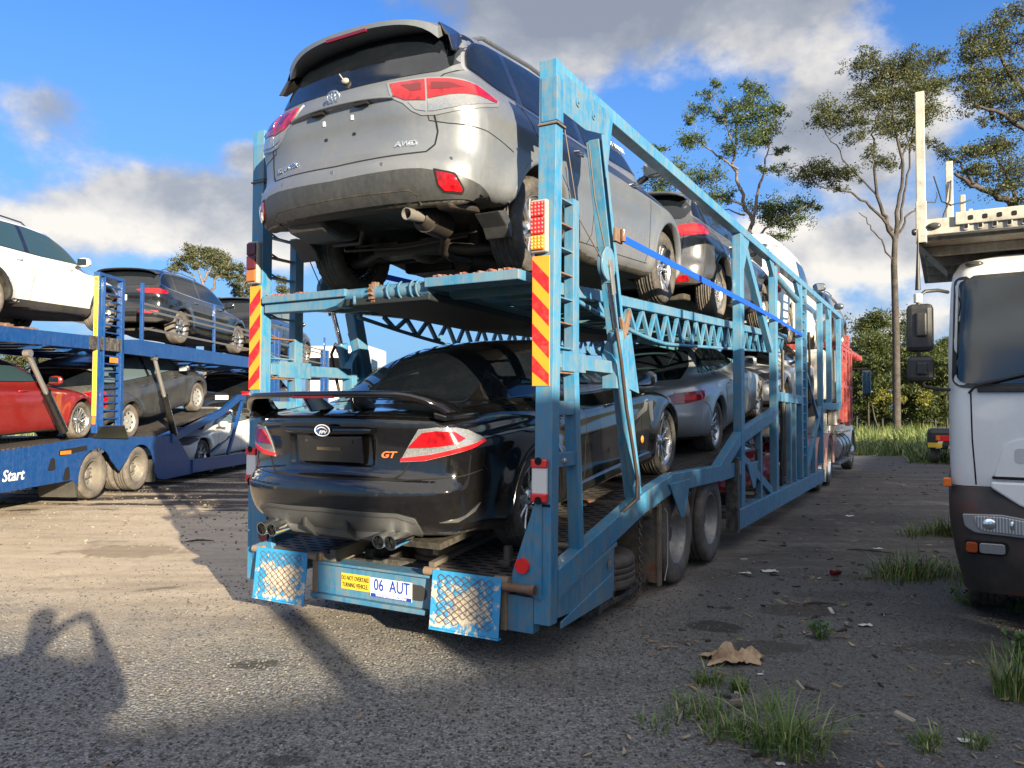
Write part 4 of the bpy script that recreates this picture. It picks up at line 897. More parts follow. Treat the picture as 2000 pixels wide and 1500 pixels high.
# ---------------------------------------------------------------- what stands behind the viewer: it throws the long shade across the yard
def behind(p,s):   # p across the light, s towards the light
    ax=Vector((math.cos(SUN_AZ+math.pi/2),0,0)); n=Vector((sdir.x,sdir.y,0)).normalized(); q=Vector((-n.y,n.x,0)); return q*p+n*s
def parked_box(name,p0,p1,h,s,wd,label,col):
    n=Vector((sdir.x,sdir.y,0)).normalized(); q=Vector((-n.y,n.x,0)); c=q*((p0+p1)/2)+n*(s+wd/2)
    M_=Matrix(((q.x,n.x,0,c.x),(q.y,n.y,0,c.y),(0,0,1,0),(0,0,0,1))); root=empty(name,M_,label,'truck'); l=(p1-p0)
    b=MB(); b.bb(-l/2,l/2,-wd/2,wd/2,1.0,h); b.build('cargo_box',col,root,bevel=.04)
    f=MB(); f.bb(-l/2,l/2,-.45,.45,.75,.99); f.build('chassis',UNDER,root)
    for x in (-l/2+.8,l/2-.9):
        for sg in(1,-1):
            w=MB(); w.lathe([(.28,-.13),(.46,-.13),(.5,-.1),(.5,.1),(.46,.13),(.28,.13)],'y',(x,sg*(wd/2-.2),.5),24); w.build('wheel',TYRE,root)
    return root
# ---------------------------------------------------------------- light blue car carrier (local x forward from the rear, y to its left, z up)
TR=empty('car_carrier_trailer',TF,'light blue double deck car carrier trailer loaded with cars, seen from its rear corner','trailer')
def Pt(name,m,mt,parent=None,bevel=.004,**k): return m.build(name,mt,parent or TR,bevel=bevel,**k)
def slotfn(base,slot=(.004,.004,.004),sx_=.15,sy=.055,lx=.62,ly=.42,red=False):
    def fn(t,b):
        c=objco(t); s=t.n('ShaderNodeSeparateXYZ',i0=c); X=t.m('DIVIDE',s.outputs[1],sx_); Y=t.m('DIVIDE',s.outputs[0],sy)
        row=t.m('FLOOR',Y); fx=t.m('ABSOLUTE',t.m('SUBTRACT',t.m('FRACT',t.m('ADD',X,t.m('MULTIPLY',t.m('MODULO',row,2),.5))),.5)); fy=t.m('ABSOLUTE',t.m('SUBTRACT',t.m('FRACT',Y),.5))
        hole=t.m('MULTIPLY',t.m('LESS_THAN',fx,lx/2),t.m('LESS_THAN',fy,ly/2))
        n=t.noise(c,6,6,.65); n2=t.noise(c,40,4,.7)
        col=t.ramp(t.m('ADD',t.m('MULTIPLY',n,.6),t.m('MULTIPLY',n2,.4)),[(.35,base),(.5,tuple(q*1.7 for q in base)),(.62,(.13,.09,.06)),(.75,(.24,.15,.09))])
        L(t,t.mix(hole,col,(*slot,1)),b.inputs['Base Color']); L(t,t.m('ADD',.6,t.m('MULTIPLY',hole,.4)),b.inputs['Roughness']); b.inputs['Specular IOR Level'].default_value=.3
        bump(t,b,t.m('SUBTRACT',1,hole),.6,.01)
    return fn
PERF=mat('perforated_deck_plate',(.05,.05,.05),.6,fn=slotfn((.045,.042,.042)))
PERFB=mat('perforated_blue_deck',(.03,.1,.13),.6,fn=slotfn((.012,.035,.045),sx_=.09,sy=.06,lx=.4,ly=.4))
SIDES=((0,-1),(2.5,1))     # (y of the side plane, outward)
for y0,o in SIDES:
    l=.035 if o<0 else -.02      # the rear posts lean a touch
    m=MB(); yt=y0-.03 if o<0 else y0+.01; yb=y0+.01
    V=[]
    for z,yc in ((.28,yb),(3.77,yt)):
        for x,dy in((0,-.062),(.10,-.062),(.10,.058),(0,.058)): V.append((x,yc+dy,z))
    m.add(V,[(0,1,2,3),(7,6,5,4),(0,4,5,1),(1,5,6,2),(2,6,7,3),(3,7,4,0)]); p_=Pt('rear_post',m,CYAN)
    m=MB(); m.bb(-.006,.085,yt-.068,yt+.045,3.38,3.66); Pt('post_cap',m,CYANR,p_)
    m=MB(); m.bb(-.012,.11,yt-.075,yt+.065,3.358,3.370); Pt('rust_band',m,BROWNRUST,p_,bevel=.003)
    # marker lamps
    ys=y0+.012; 
    m=MB(); m.bb(-.045,-.001,ys-.058,ys+.058,2.56,2.89); lm=Pt('lamp_housing',m,mat('housing_grey',(.3,.29,.27),.5),bevel=.012)
    for z0,z1,mt_ in((2.575,2.665,AMBER),(2.67,2.775,REDB),(2.78,2.875,REDB)):
        m=MB(); m.bb(-.062,-.045,ys-.048,ys+.048,z0,z1); q=Pt('lamp_lens',m,mt_ if o<0 else (mat('dull_amber',(.35,.12,.03),.3) if mt_ is AMBER else mat('dull_red_lens',(.10,.015,.015),.25)),lm,bevel=.008)
        if o<0:
            m=MB()
            for i in range(4):
                for j in range(4): m.ell((-.063,ys-.036+.024*i,z0+.014+j*(z1-z0-.028)/3),(.004,.008,.008),8)
            Pt('lamp_leds',m,mat('red_led',(.9,.18,.12),.15) if mt_ is REDB else mat('amber_led',(1,.45,.1),.15),q,bevel=0)  # lighter red and amber beads for the diodes
    # striped reflective board
    z0,z1=1.74,2.545; m=MB(); m.bb(-.008,-.001,ys-.06,ys+.06,z0,z1); bd=Pt('striped_board',m,YEL,bevel=.002)
    hgt=.17; n=4; stp=(z1-z0)/n
    for i in range(n):
        a=z1-.02-i*stp*.985; sl_=.115*(-o)*-1
        # stripes fall away from the centre of the trailer
        zl,zr=(a-.00,a-.115) if o>0 else (a-.115,a-.00)
        # y increases to the left in the picture
        q=[(ys-.058,zl-.10*(1 if o>0 else 0)+(0 if o>0 else .0)),(ys+.058,zr+(.0))]
        if o<0: pts=[(ys+.058,a),(ys-.058,a-.12),(ys-.058,a-.22),(ys+.058,a-.10)]
        else: pts=[(ys-.058,a),(ys+.058,a-.12),(ys+.058,a-.22),(ys-.058,a-.10)]
        pts=[(p,max(z0+.003,min(z1-.003,z))) for p,z in pts]
        m=MB(); m.prism(pts,-.0105,-.0082,'yz'); Pt('red_stripe',m,REDT,bd,bevel=0)
    # low lamp, white with red ends
    m=MB(); m.bb(-.03,-.001,ys-.052,ys+.052,1.04,1.28); ll=Pt('tail_lamp',m,mat('lamp_white',(.75,.72,.7),.25),bevel=.01)
    for a,b in((1.028,1.085),(1.235,1.292)): m=MB(); m.bb(-.038,-.002,ys-.055,ys+.055,a,b); Pt('lamp_end',m,REDB,ll,bevel=.01)
    for a in(1.04,1.28):
        m=MB(); m.cyl((-.041,ys,a),(-.036,ys,a),.024,n=16); Pt('lamp_clip',m,DARK,ll,bevel=0)
    m=MB(); m.bb(-.003,.103,ys-.064,ys+.06,1.00,1.015); Pt('post_weld',m,DARK,p_,bevel=0)
    # corner gusset with round reflector
    g0=[(0,1.02),(.05,1.02),(.20,.60),(.215,.52),(.215,.49),(0,.43)]
    sgn=1 if o<0 else -1
    m=MB(); m.prism([(y0+sgn*a-(-.0),z) for a,z in g0],-.012,.03,'yz'); gs=Pt('corner_gusset',m,CYAN)
    m=MB(); yr=y0+sgn*.13; m.cyl((-.032,yr,.63),(-.013,yr,.63),.047,.05,20); rf_=Pt('round_reflector',m,REDB if o<0 else REDD,bevel=.003)
    # rungs and the inner ladder stile
    m=MB(); V=[]
    xs0=.42; m.bb(xs0-.05,xs0+.04,y0-.035*1,y0+.035,1.96,2.99); Pt('ladder_stile',m,CYANW)
    m=MB(); m.beam((.40,y0,1.93),(.50,y0,.60),.07,.085,(0,1,0)); Pt('ladder_stile',m,CYAN)
    for i in range(9):
        z=2.98-i*.16
        if z<1.75: break
        m=MB(); m.tube([(.11,y0-.02*o,z+.0),(.2,y0-.01,z-.025),(.33,y0-.01,z-.03),(.39,y0-.0,z-.02)],.008,6); m.bb(.12,.38,y0-.03,y0+.03,z-.034,z-.024); Pt('ladder_rung',m,BROWNRUST if i%2 else CYANW,bevel=0)
    for z in(1.60,1.27): m=MB(); m.bb(.12,.43,y0-.03,y0+.035,z-.04,z+.05); Pt('ladder_step',m,CYANW)
    m=MB(); m.bb(.121,1.16,y0-.035,y0+.04,1.86,1.95); Pt('side_bar',m,CYANW)
    m=MB(); m.bb(.20,.55,y0-.045,y0+.05,1.84,1.97); Pt('bar_sleeve',m,CYANW)
    # sloping lift tower, an open channel
    a=Vector((.81,y0,3.52)); b=Vector((1.555,y0,.92)); d=(b-a).normalized(); nx=Vector((d.z,0,-d.x))*-1
    m=MB(); m.beam(a+nx*.058,b+nx*.058,.10,.012,nx); m.beam(a-nx*.054,b-nx*.054,.10,.012,nx); m.beam(a+Vector((0,o*-.046,0)),b+Vector((0,o*-.046,0)),.010,.10,nx)
    m.beam(a+Vector((0,o*.045,0))+nx*.04,b+Vector((0,o*.045,0))+nx*.04,.010,.03,nx); Pt('lift_tower',m,CYAN)
    m=MB(); m.prism([(.80,3.56),(1.02,3.56),(1.02,3.72),(.93,3.25),(.86,3.5)],y0+o*.052,y0+o*.062,'xz')
    m=MB(); m.prism([(.74,3.71),(.99,3.71),(.87,3.25),(.81,3.45)],y0+o*.052,y0+o*.064,'xz'); Pt('tower_gusset',m,CYAN)
    m=MB(); m.prism([(1.18,2.13),(1.35,2.18),(1.52,1.72),(1.10,1.78),(1.06,2.0)],y0+o*.055,y0+o*.068,'xz'); m.prism([(1.05,2.0),(1.12,2.1),(1.12,1.75),(1.05,1.75)],y0+o*.068,y0-o*.05,'xz'); Pt('tower_plate',m,CYAN)
    m=MB(); m.prism([(1.12,2.28),(1.2,2.12),(1.28,2.2),(1.34,2.34),(1.30,2.36),(1.22,2.22)],y0+o*.05,y0+o*.075,'xz'); Pt('ram_clamp',m,BROWNRUST)
    # pulley, cable and hydraulic ram
    yc=y0+o*.065
    m=MB(); m.lathe([(.03,-.02),(.115,-.022),(.125,-.02),(.105,0),(.125,.02),(.115,.022),(.03,.02)],'y',(.86,yc,2.63),28); pl=Pt('pulley',m,CYANW,bevel=0)
    m=MB(); m.cyl((.86,yc-.035,2.63),(.86,yc+.035,2.63),.03,n=12); m.beam((.86,yc+o*.03,2.66),(.93,yc+o*.03,2.42),.012,.06,(1,0,0)); Pt('pulley_pin',m,GALV,pl)
    m=MB(); m.cyl((.90,yc,2.50),(1.04,yc,2.14),.022,n=14); Pt('ram_rod',m,CHROME,bevel=0)
    m=MB(); m.cyl((1.04,yc,2.14),(1.43,yc,1.02),.048,n=20); m.cyl((1.03,yc,2.17),(1.05,yc,2.11),.056,n=20); m.cyl((1.42,yc,1.05),(1.47,yc,.90),.04,.025,n=16); Pt('hydraulic_ram',m,CYAN,bevel=0)
    m=MB(); m.tube([(.99,yc+o*.02,2.18),(.96,yc+o*.05,2.08),(1.0,yc+o*.055,1.95),(1.12,yc+o*.05,1.6),(1.24,yc+o*.055,1.3),(1.34,yc+o*.05,1.08),(1.33,yc+o*.05,.92),(1.2,yc-o*.05,.80),(.9,yc-o*.1,.72)],.014,8); Pt('hydraulic_hose',m,mat('worn_hose',(.035,.018,.014),.6),bevel=0)
    m=MB(); m.tube([(.36,y0-.03*o,3.48),(.52,y0-.0,2.9),(.76,yc,2.66)],.005,6); m.tube([(.70,y0,3.45),(.80,y0,3.1),(.96,yc-o*.03,2.66)],.006,6); Pt('wire_rope',m,ROPE,bevel=0)
    # top rail with deep rear plate
    m=MB(); m.bb(.121,15.1,y0-.055,y0+.055,3.70,3.80); Pt('top_rail',m,CYAN,bevel=.006)
    m=MB(); m.prism([(.101,3.74),(.92,3.74),(.82,3.55),(.5,3.48),(.101,3.48)],y0+o*.056,y0+o*.066,'xz'); m.bb(.121,.16,y0-.06,y0+.06,3.42,3.70); 
    for xx in(.36,.62): m.cyl((xx,y0+o*.066,3.62),(xx,y0+o*.074,3.62),.03,n=16); m.cyl((xx,y0+o*.066,3.62),(xx,y0+o*.082,3.62),.012,n=6)
    Pt('head_plate',m,CYANR)
    # verticals
    verts=[(5.12,.30,3.70,.17),(7.25,.42,3.66,.15),(9.45,.45,3.7,.16),(9.95,.45,3.70,.10),(11.9,.55,3.70,.12),(13.2,1.7,3.70,.16),(14.9,1.7,3.7,.14)]
    for i,(xv,za,zb,wv) in enumerate(verts):
        m=MB(); m.bb(xv-wv/2,xv+wv/2,y0-.05,y0+.05,za,zb); Pt('side_post',m,CYAN)
        if i in(1,2,5): m=MB(); m.prism([(xv-wv/2,3.699),(xv-wv/2,3.50),(xv-wv/2-.32,3.699)],y0-.03,y0+.03,'xz'); Pt('post_bracket',m,CYAN)
    m=MB(); m.beam((5.3,y0,3.66),(7.0,y0,2.45),.075,.13,(0,0,1)); Pt('brace',m,CYAN)
    m=MB(); m.prism([(5.205,3.70),(5.205,3.3),(5.26,3.3),(5.55,3.699)],y0-.04,y0+.04,'xz'); Pt('post_bracket',m,CYAN)
    m=MB(); m.cyl((7.45,y0,3.55),(9.2,y0,3.42),.055,n=14); Pt('side_ram',m,CYANW,bevel=0)
    for i in range(20):
        z=.8+i*.145; m=MB(); m.bb(9.531,9.899,y0-.03,y0+.03,z,z+.022); Pt('rung',m,CYAN,bevel=0)
    # lower side beam, rising in steps
    def rail(pts,h,w=.10,name='side_beam',mt_=CYAN,yy=y0):
        up_=[(x,z) for x,z in pts]; lo=[(x,z-h) for x,z in pts][::-1]
        m=MB(); m.prism(up_+lo,yy-w/2,yy+w/2,'xz'); return Pt(name,m,mt_,bevel=.006)
    rail([(.122,.60),(1.70,.93),(2.45,1.03),(4.05,1.0),(5.02,1.34)],.165)
    rail([(4.05,.985),(5.03,.99)],.16,w=.09)
    rail([(5.205,1.36),(7.174,1.62)],.16)
    rail([(7.33,1.86),(9.40,1.83)],.14)
    m=MB(); m.bb(9.0,15.0,y0-.05,y0+.045,1.62,1.78)
    m=MB(); m.bb(11.961,15.0,y0-.05,y0+.045,1.60,1.74); Pt('side_beam',m,CYAN)
    # lower locker side
    m=MB(); m.prism([(.122,.43),(.122,.30),(.95,.26),(1.05,.28),(1.05,.62),(.95,.60)],y0-.045,y0+.03,'xz'); m.prism([(.125,.44),(1.10,.63),(1.10,.60),(.125,.405)],y0+o*.046-.004,y0+o*.046+.012,'xz'); Pt('side_locker',m,CYANW)
    m=MB(); m.prism([(.15,.27),(1.0,.42),(1.0,.25),(.15,.10+.13)],y0+o*.05-.006,y0+o*.05+.006,'xz'); lk=Pt('locker_door',m,CYANW)
    m=MB(); m.box((.92,y0+o*.066,.50),(.035,.02,.045)); m.tube([(.91,y0+o*.07,.52),(.91,y0+o*.07,.55),(.93,y0+o*.07,.55),(.93,y0+o*.07,.52)],.004,6); Pt('padlock',m,GALV,bevel=.003)
    # pointed gussets under the beam
    for xa in(2.28,5.25):
        m=MB(); m.prism([(xa,.95),(xa+.62,.95),(xa+.46,.62),(xa+.34,.62)],y0+o*.052,y0+o*.064,'xz'); Pt('beam_gusset',m,CYAN)
    # bottom frame ahead of the wheels
    m=MB(); m.bb(4.80,11.96,y0-.06,y0+.06,.20,.44); Pt('bottom_rail',m,CYAN,bevel=.008)
    m=MB(); m.bb(4.70,4.799,y0-.08,y0+.06,.19,1.05); Pt('frame_end_plate',m,DECK)
    m=MB(); m.beam((5.25,y0,1.0),(6.95,y0,.46),.07,.11,(0,0,1)); Pt('brace',m,CYAN)
    m=MB(); m.beam((10.0,y0,.50),(11.85,y0,1.62),.07,.12,(0,0,1)); Pt('brace',m,CYAN)
    m=MB(); m.beam((9.98,y0,2.35),(11.9,y0,1.2),.05,.06,(0,0,1)); Pt('brace',m,CYAN)
    for xv,za,zb in((6.2,.441,1.40),(8.4,.441,1.70),(8.85,.441,1.70),(10.9,.441,1.1)): m=MB(); m.bb(xv-.05,xv+.05,y0-.04,y0+.04,za,zb); Pt('inner_post',m,CYANW)
    m=MB(); m.tube([(6.0,y0,.5),(6.2,y0-.02*o,.75),(6.1,y0,1.05),(6.35,y0,1.15)],.016,6); m.tube([(7.8,y0,.46),(7.75,y0,.8),(7.9,y0,1.3),(7.85,y0,1.9)],.018,6); m.tube([(7.9,y0,.5),(8.0,y0,.9),(7.95,y0,1.2)],.014,6); Pt('hose_bundle',m,HOSE,bevel=0)
    m=MB(); m.cyl((7.95,y0,.6),(7.95,y0,1.9),.045,n=12); m.cyl((7.95,y0,1.9),(7.95,y0,2.5),.025,n=12); Pt('lift_ram',m,UNDERM,bevel=0)
    m=MB(); m.cyl((10.6,y0-.02*o,1.75),(10.45,y0-.02*o,2.45),.05,n=12); m.cyl((10.6,y0,2.4),(10.5,y0,3.0),.022,n=10); Pt('lift_ram',m,UNDERM,bevel=0)
    # blue strap
    m=MB(); m.add([(1.16,y0+o*.075,2.90),(5.2,y0+o*.062,2.925),(7.25,y0+o*.062,2.92),(9.42,y0+o*.062,2.87),(9.42,y0+o*.062,2.82),(7.25,y0+o*.062,2.865),(5.2,y0+o*.062,2.865),(1.16,y0+o*.075,2.845)],[(0,1,6,7),(1,2,5,6),(2,3,4,5)]); st=Pt('strap',m,STRAP,bevel=0); st.modifiers.new('t','SOLIDIFY').thickness=.005
    m=MB(); m.bb(1.02,1.17,y0+o*.06-.012,y0+o*.06+.03*0+.012,2.83,2.93); m.cyl((1.12,y0+o*.09-.0,2.84),(1.12,y0+o*.09,2.93),.02,n=10); Pt('strap_ratchet',m,BROWNRUST,bevel=.003)
    # upper deck side chord and truss
    yd=y0-o*.20
    chord=[(.45,2.47),(1.2,2.515),(5.06,2.68),(7.3,2.77),(9.3,2.86)]
    rail(chord,.085,w=.07,name='deck_edge',mt_=CYANW,yy=yd)
    bc=lambda x:2.40+ (0 if x<1.0 else 0)-.17*math.sin(min(1,max(0,(x-.9)/2.2))*math.pi/2)+max(0,x-3.0)*.052
    tc=lambda x:np.interp(x,[c[0] for c in chord],[c[1]-.087 for c in chord])
    xs_=list(np.linspace(.95,9.2,30)); m=MB(); m.tube([(x,yd,bc(x)) for x in xs_],.018,6); 
    k=0; x=1.3
    while x<9.0:
        x2=x+.17; m.beam((x,yd,tc(x)),(x2,yd,bc(x2)),.035,.03,(0,1,0)); m.beam((x2,yd,bc(x2)),(x2+.17,yd,tc(x2+.17)),.035,.03,(0,1,0)); x+=.34
    Pt('deck_truss',m,CYAN,bevel=0)
# ---- lower deck
def strip(pts,y0,y1,th=.03):
    m=MB(); m.prism([(x,z) for x,z in pts]+[(x,z-th) for x,z in pts[::-1]],y0,y1,'xz'); return m
ldeck=[(.0,.55),(.45,.60),(1.6,.71),(2.45,.86),(3.9,.95),(4.4,1.0)]
for a,b in((.16,.80),(1.72,2.36)): Pt('lower_track',strip(ldeck,a,b),PERF,bevel=.003)
l2=[(4.4,1.0),(5.1,1.05),(7.7,1.44),(9.2,1.6)]
for a,b in((.12,.80),(1.70,2.38)): Pt('lower_track',strip(l2,a,b),PERF,bevel=.003)
for a,b in((.80,.85),(1.67,1.72)): Pt('track_edge',strip([(x,z+.03) for x,z in ldeck],a,b,.1),mat('dusty_channel',(.13,.11,.085),.8),bevel=.003)
l3=[(9.4,1.75),(15,1.85)]
for a,b in((.1,.85),(1.65,2.4)): Pt('lower_track',strip(l3,a,b,.06),PERF,bevel=.003)
m=MB()
for x,z in((.35,.45),(1.2,.55),(2.2,.72),(3.4,.84),(4.5,.85)): m.bb(x-.05,x+.05,.06,2.44,z-.06,z+.04)
Pt('cross_member',m,DECK)
m=MB(); m.bb(.3,4.7,.85,.93,.38,.55); m.bb(.3,4.7,1.57,1.65,.38,.55); Pt('chassis_rail',m,DECK)
# ---- rear cross beam with plates
m=MB(); m.bb(-.02,.10,.80,1.86,.27,.48); m.bb(-.05,.12,.80,1.80,.481,.50); m.bb(-.05,.02,.84,1.86,.235,.268); Pt('rear_beam',m,CYANW,bevel=.006)
for yy,a in((1.84,1),(.80,-1),(.26,-1),(2.40,1)):
    m=MB(); m.bb(-.03,.10,yy-.022,yy+.022,.22,.55); m.cyl((-.04,yy-.05,.53),(-.04,yy+.05,.53),.028,n=12); Pt('hinge_bracket',m,mat('rust_grime_steel',(.24,.19,.14),.7,fn=dusty((.24,.19,.14),dust=(.2,.11,.06),amt=.8,rough=.7,low=False)),bevel=.006)
m=MB(); m.bb(-.01,.08,.06,.24,.22,.44); Pt('corner_plate',m,CYANW); m=MB(); m.bb(-.01,.08,2.40,2.44,.25,.50); Pt('corner_plate',m,CYANW)
m=MB(); m.cyl((-.06,.02,.50),(-.06,.24,.50),.026,n=14); m.cyl((-.06,.02,.50),(-.06,.05,.50),.033,n=14); Pt('hinge_pin',m,BROWNRUST,bevel=.003)
m=MB(); m.bb(-.0,.12,.16,.80,.50,.548); Pt('track_end',m,CYANW); m=MB(); m.bb(0,.12,1.72,2.40,.50,.548); Pt('track_end',m,mat('dusty_channel'),bevel=.004)
m=MB(); m.cyl((-.024,.90,.37),(-.018,.90,.37),.052,n=20); m.bb(-.0235,-.0185,.90,1.0,.318,.422); Pt('blanking_pad',m,mat('dark_pad',(.03,.03,.03),.7),bevel=0)
# flaps with expanded mesh
def flap(ya,yb,label,wear,seedv):
    M0=Matrix.Translation((-.06,0,.55))@Matrix.Rotation(R(6),4,'Y')
    m=MB(); m.bb(-.008,.0,ya,yb,-.365,0); m.bb(-.012,.03,ya,yb,-.378,-.366); m.v=[(M0@Vector(v))[:] for v in m.v]; f=Pt('loading_flap',m,wear,bevel=.002)
    m=MB(); nx_,nz=7,7; w=(yb-ya-.10)/nx_; hh=.31/nz; rsx=random.Random(int(seedv))
    for i in range(nx_):
        for j in range(nz):
            if (i,j) in ((2,6),(3,6),(3,7),(4,7),(2,7)) and seedv==1: continue
            cy=ya+.05+w*(i+.5); cz=-.02-hh*(j+.5); pts=[(-.012,cy-w/2,cz),(-.018,cy,cz+hh/2),(-.012,cy+w/2,cz),(-.018,cy,cz-hh/2)]
            for a_,b_ in((0,1),(1,2),(2,3),(3,0)): m.tube([pts[a_],pts[b_]],.0019,3,cap=False)
    m.v=[(M0@Vector(v))[:] for v in m.v]; Pt('grip_mesh',m,BROWNRUST,f,bevel=0)
def wearfn(seed):
    def fn(t,b):
        c=t.vm('ADD',objco(t),(seed,seed,seed)).outputs[0]; n=t.noise(c,16,6,.68); n2=t.noise(c,45,4,.7); s=t.n('ShaderNodeSeparateXYZ',i0=objco(t))
        cy=.54 if seed<2 else 2.1
        d=t.m('MAXIMUM',t.m('ABSOLUTE',t.m('DIVIDE',t.m('SUBTRACT',s.outputs[1],cy),.25)),t.m('ABSOLUTE',t.m('DIVIDE',t.m('SUBTRACT',s.outputs[2],.33),.17)))
        bare=t.ramp(t.m('ADD',n,t.m('MULTIPLY',t.m('SUBTRACT',.72,d),.30)),[(.49,0),(.53,1)])
        under=t.ramp(t.m('ADD',t.m('MULTIPLY',n2,.5),t.m('MULTIPLY',n,.5)),[(.38,(.20,.12,.07)),(.47,(.42,.37,.30)),(.56,(.62,.56,.46)),(.64,(.38,.24,.14))])
        L(t,t.mix(bare,t.mix(t.ramp(n2,[(.5,0),(.7,.4)]),(.03,.27,.55,1),(.1,.36,.5,1)),under),b.inputs['Base Color']); b.inputs['Roughness'].default_value=.5; bump(t,b,t.m('SUBTRACT',1,bare),.3,.003)
    return fn
flap(.25,.77,'',mat('worn_flap_right',(.1,.3,.5),.5,fn=wearfn(1)),1)
flap(1.87,2.39,'',mat('worn_flap_left',(.1,.3,.5),.5,fn=wearfn(5)),5)
# warning sign and registration plate
XD=Vector((0,-1,0)); ZD=Vector((0,0,1))
m=MB(); m.bb(-.026,-.022,1.33,1.59,.325,.435); sg_=Pt('warning_sign',m,YELP,bevel=.004)
text('lettering','DO NOT OVERTAKE',.043,BLKI,sg_,basis((-.0265,1.46,.402),XD,ZD),.0008,sx=.62,bold=.0006)
text('lettering','TURNING VEHICLE.',.043,BLKI,sg_,basis((-.0265,1.46,.355),XD,ZD),.0008,sx=.62,bold=.0006)
m=MB(); m.bb(-.030,-.025,.965,1.325,.302,.432); pl_=Pt('registration_plate',m,WHITEP,bevel=.004)
m=MB(); m.bb(-.0315,-.0302,.967,1.315,.304,.327); Pt('plate_band',m,BLUEI,pl_,bevel=0)
text('lettering','06  AUT',.112,BLUEI,pl_,basis((-.0308,1.135,.383),XD,ZD),.001,sx=.78,bold=.001)
text('lettering','WWW.AUTOMOVER.COM.AU',.0235,WHITEI,pl_,basis((-.0322,1.14,.3155),XD,ZD),.0005,sx=.82,bold=.0006)
for i,ch in enumerate('QLD'): text('lettering',ch,.024,mat('grey_ink',(.3,.3,.32),.5),pl_,basis((-.0308,1.305,.412-.03*i),XD,ZD),.0005)
# ---- upper deck
ud=[(.0,2.44),(.5,2.49),(1.2,2.535),(5.06,2.70),(7.3,2.79),(9.5,2.87)]
for a,b in((.22,.86),(1.60,2.28)): Pt('upper_track',strip(ud,a,b,.03),PERFB,bevel=.003)
m=MB()
for x in np.arange(.3,9.4,.45):
    z=float(np.interp(x,[p[0] for p in ud],[p[1] for p in ud])); m.bb(x-.03,x+.03,.21,2.29,z-.10,z-.031)
m.bb(.0,9.4,.88,.93,2.36,2.42)
Pt('deck_bearer',m,CYDECK,bevel=0)
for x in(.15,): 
    m=MB(); m.prism([(.0,2.385),(1.6,2.36),(4,2.43),(4,2.38),(1.6,2.30),(.0,2.33)],.86,1.6,'xz'); Pt('deck_underplate',m,mat('near_black_steel',(.012,.017,.02),.7),bevel=.01)  # underplate given an even near-black base colour
m=MB(); m.bb(-.03,.12,1.58,2.42,2.40,2.455); m.prism([(2.42,2.40),(1.58,2.40),(1.70,2.34),(1.8,2.32),(2.42,2.33)][::-1],.0,.10,'yz'); Pt('rear_cross_beam',m,CYANW,bevel=.006)
m=MB(); m.bb(-.06,.15,.14,.86,2.405,2.47); Pt('rear_cross_beam',m,CYANW,bevel=.006)
REDW=steelpaint('worn_red_edge',(.22,.035,.025),(.25,.12,.09),(.1,.3,.36),.5,4.0,rough=.6,chipamt=1.0)
m=MB()
for i in range(30): y=.20+i*.021; m.box((-.03+.1*random.random(),y,2.476+random.random()*.006),(.06,.018,.012),Matrix.Rotation(random.uniform(-.5,.5),3,'Z'))
for i in range(20): y=1.98+i*.021; m.box((-.0+.1*random.random(),y,2.461+random.random()*.006),(.05,.018,.012),Matrix.Rotation(random.uniform(-.5,.5),3,'Z'))
Pt('grip_teeth',m,REDW,bevel=0)
m=MB(); m.cyl((.03,1.60,2.415),(.03,1.36,2.415),.042,n=18); m.cyl((.03,1.33,2.415),(.03,.86,2.415),.05,n=18); m.tube([(-.02,1.50,2.39),(-.05,1.47,2.34)],.012,6); tu=Pt('winch_tube',m,CYANW,bevel=0)
m=MB(); n=13
for i in range(n):
    a=2*math.pi*i/n; c=Vector((.03+math.cos(a)*.062,1.345,2.415+math.sin(a)*.062)); m.box(c,(.03,.035,.016),Matrix.Rotation(-a+.5,3,'Y'))
m.cyl((.03,1.365,2.415),(.03,1.325,2.415),.055,n=18); Pt('ratchet_wheel',m,BROWNRUST,bevel=.002)
for yy in(1.20,1.10,1.0,.95): m=MB(); m.lathe([(.058,-.008),(.066,-.008),(.066,.008),(.058,.008)],'y',(.03,yy,2.415),20,closed=True,a0=2.0,a1=5.6); m.tube([(-.03,yy,2.40),(-.045,yy-.01,2.44)],.009,6); Pt('tube_ring',m,CYANW,bevel=0)
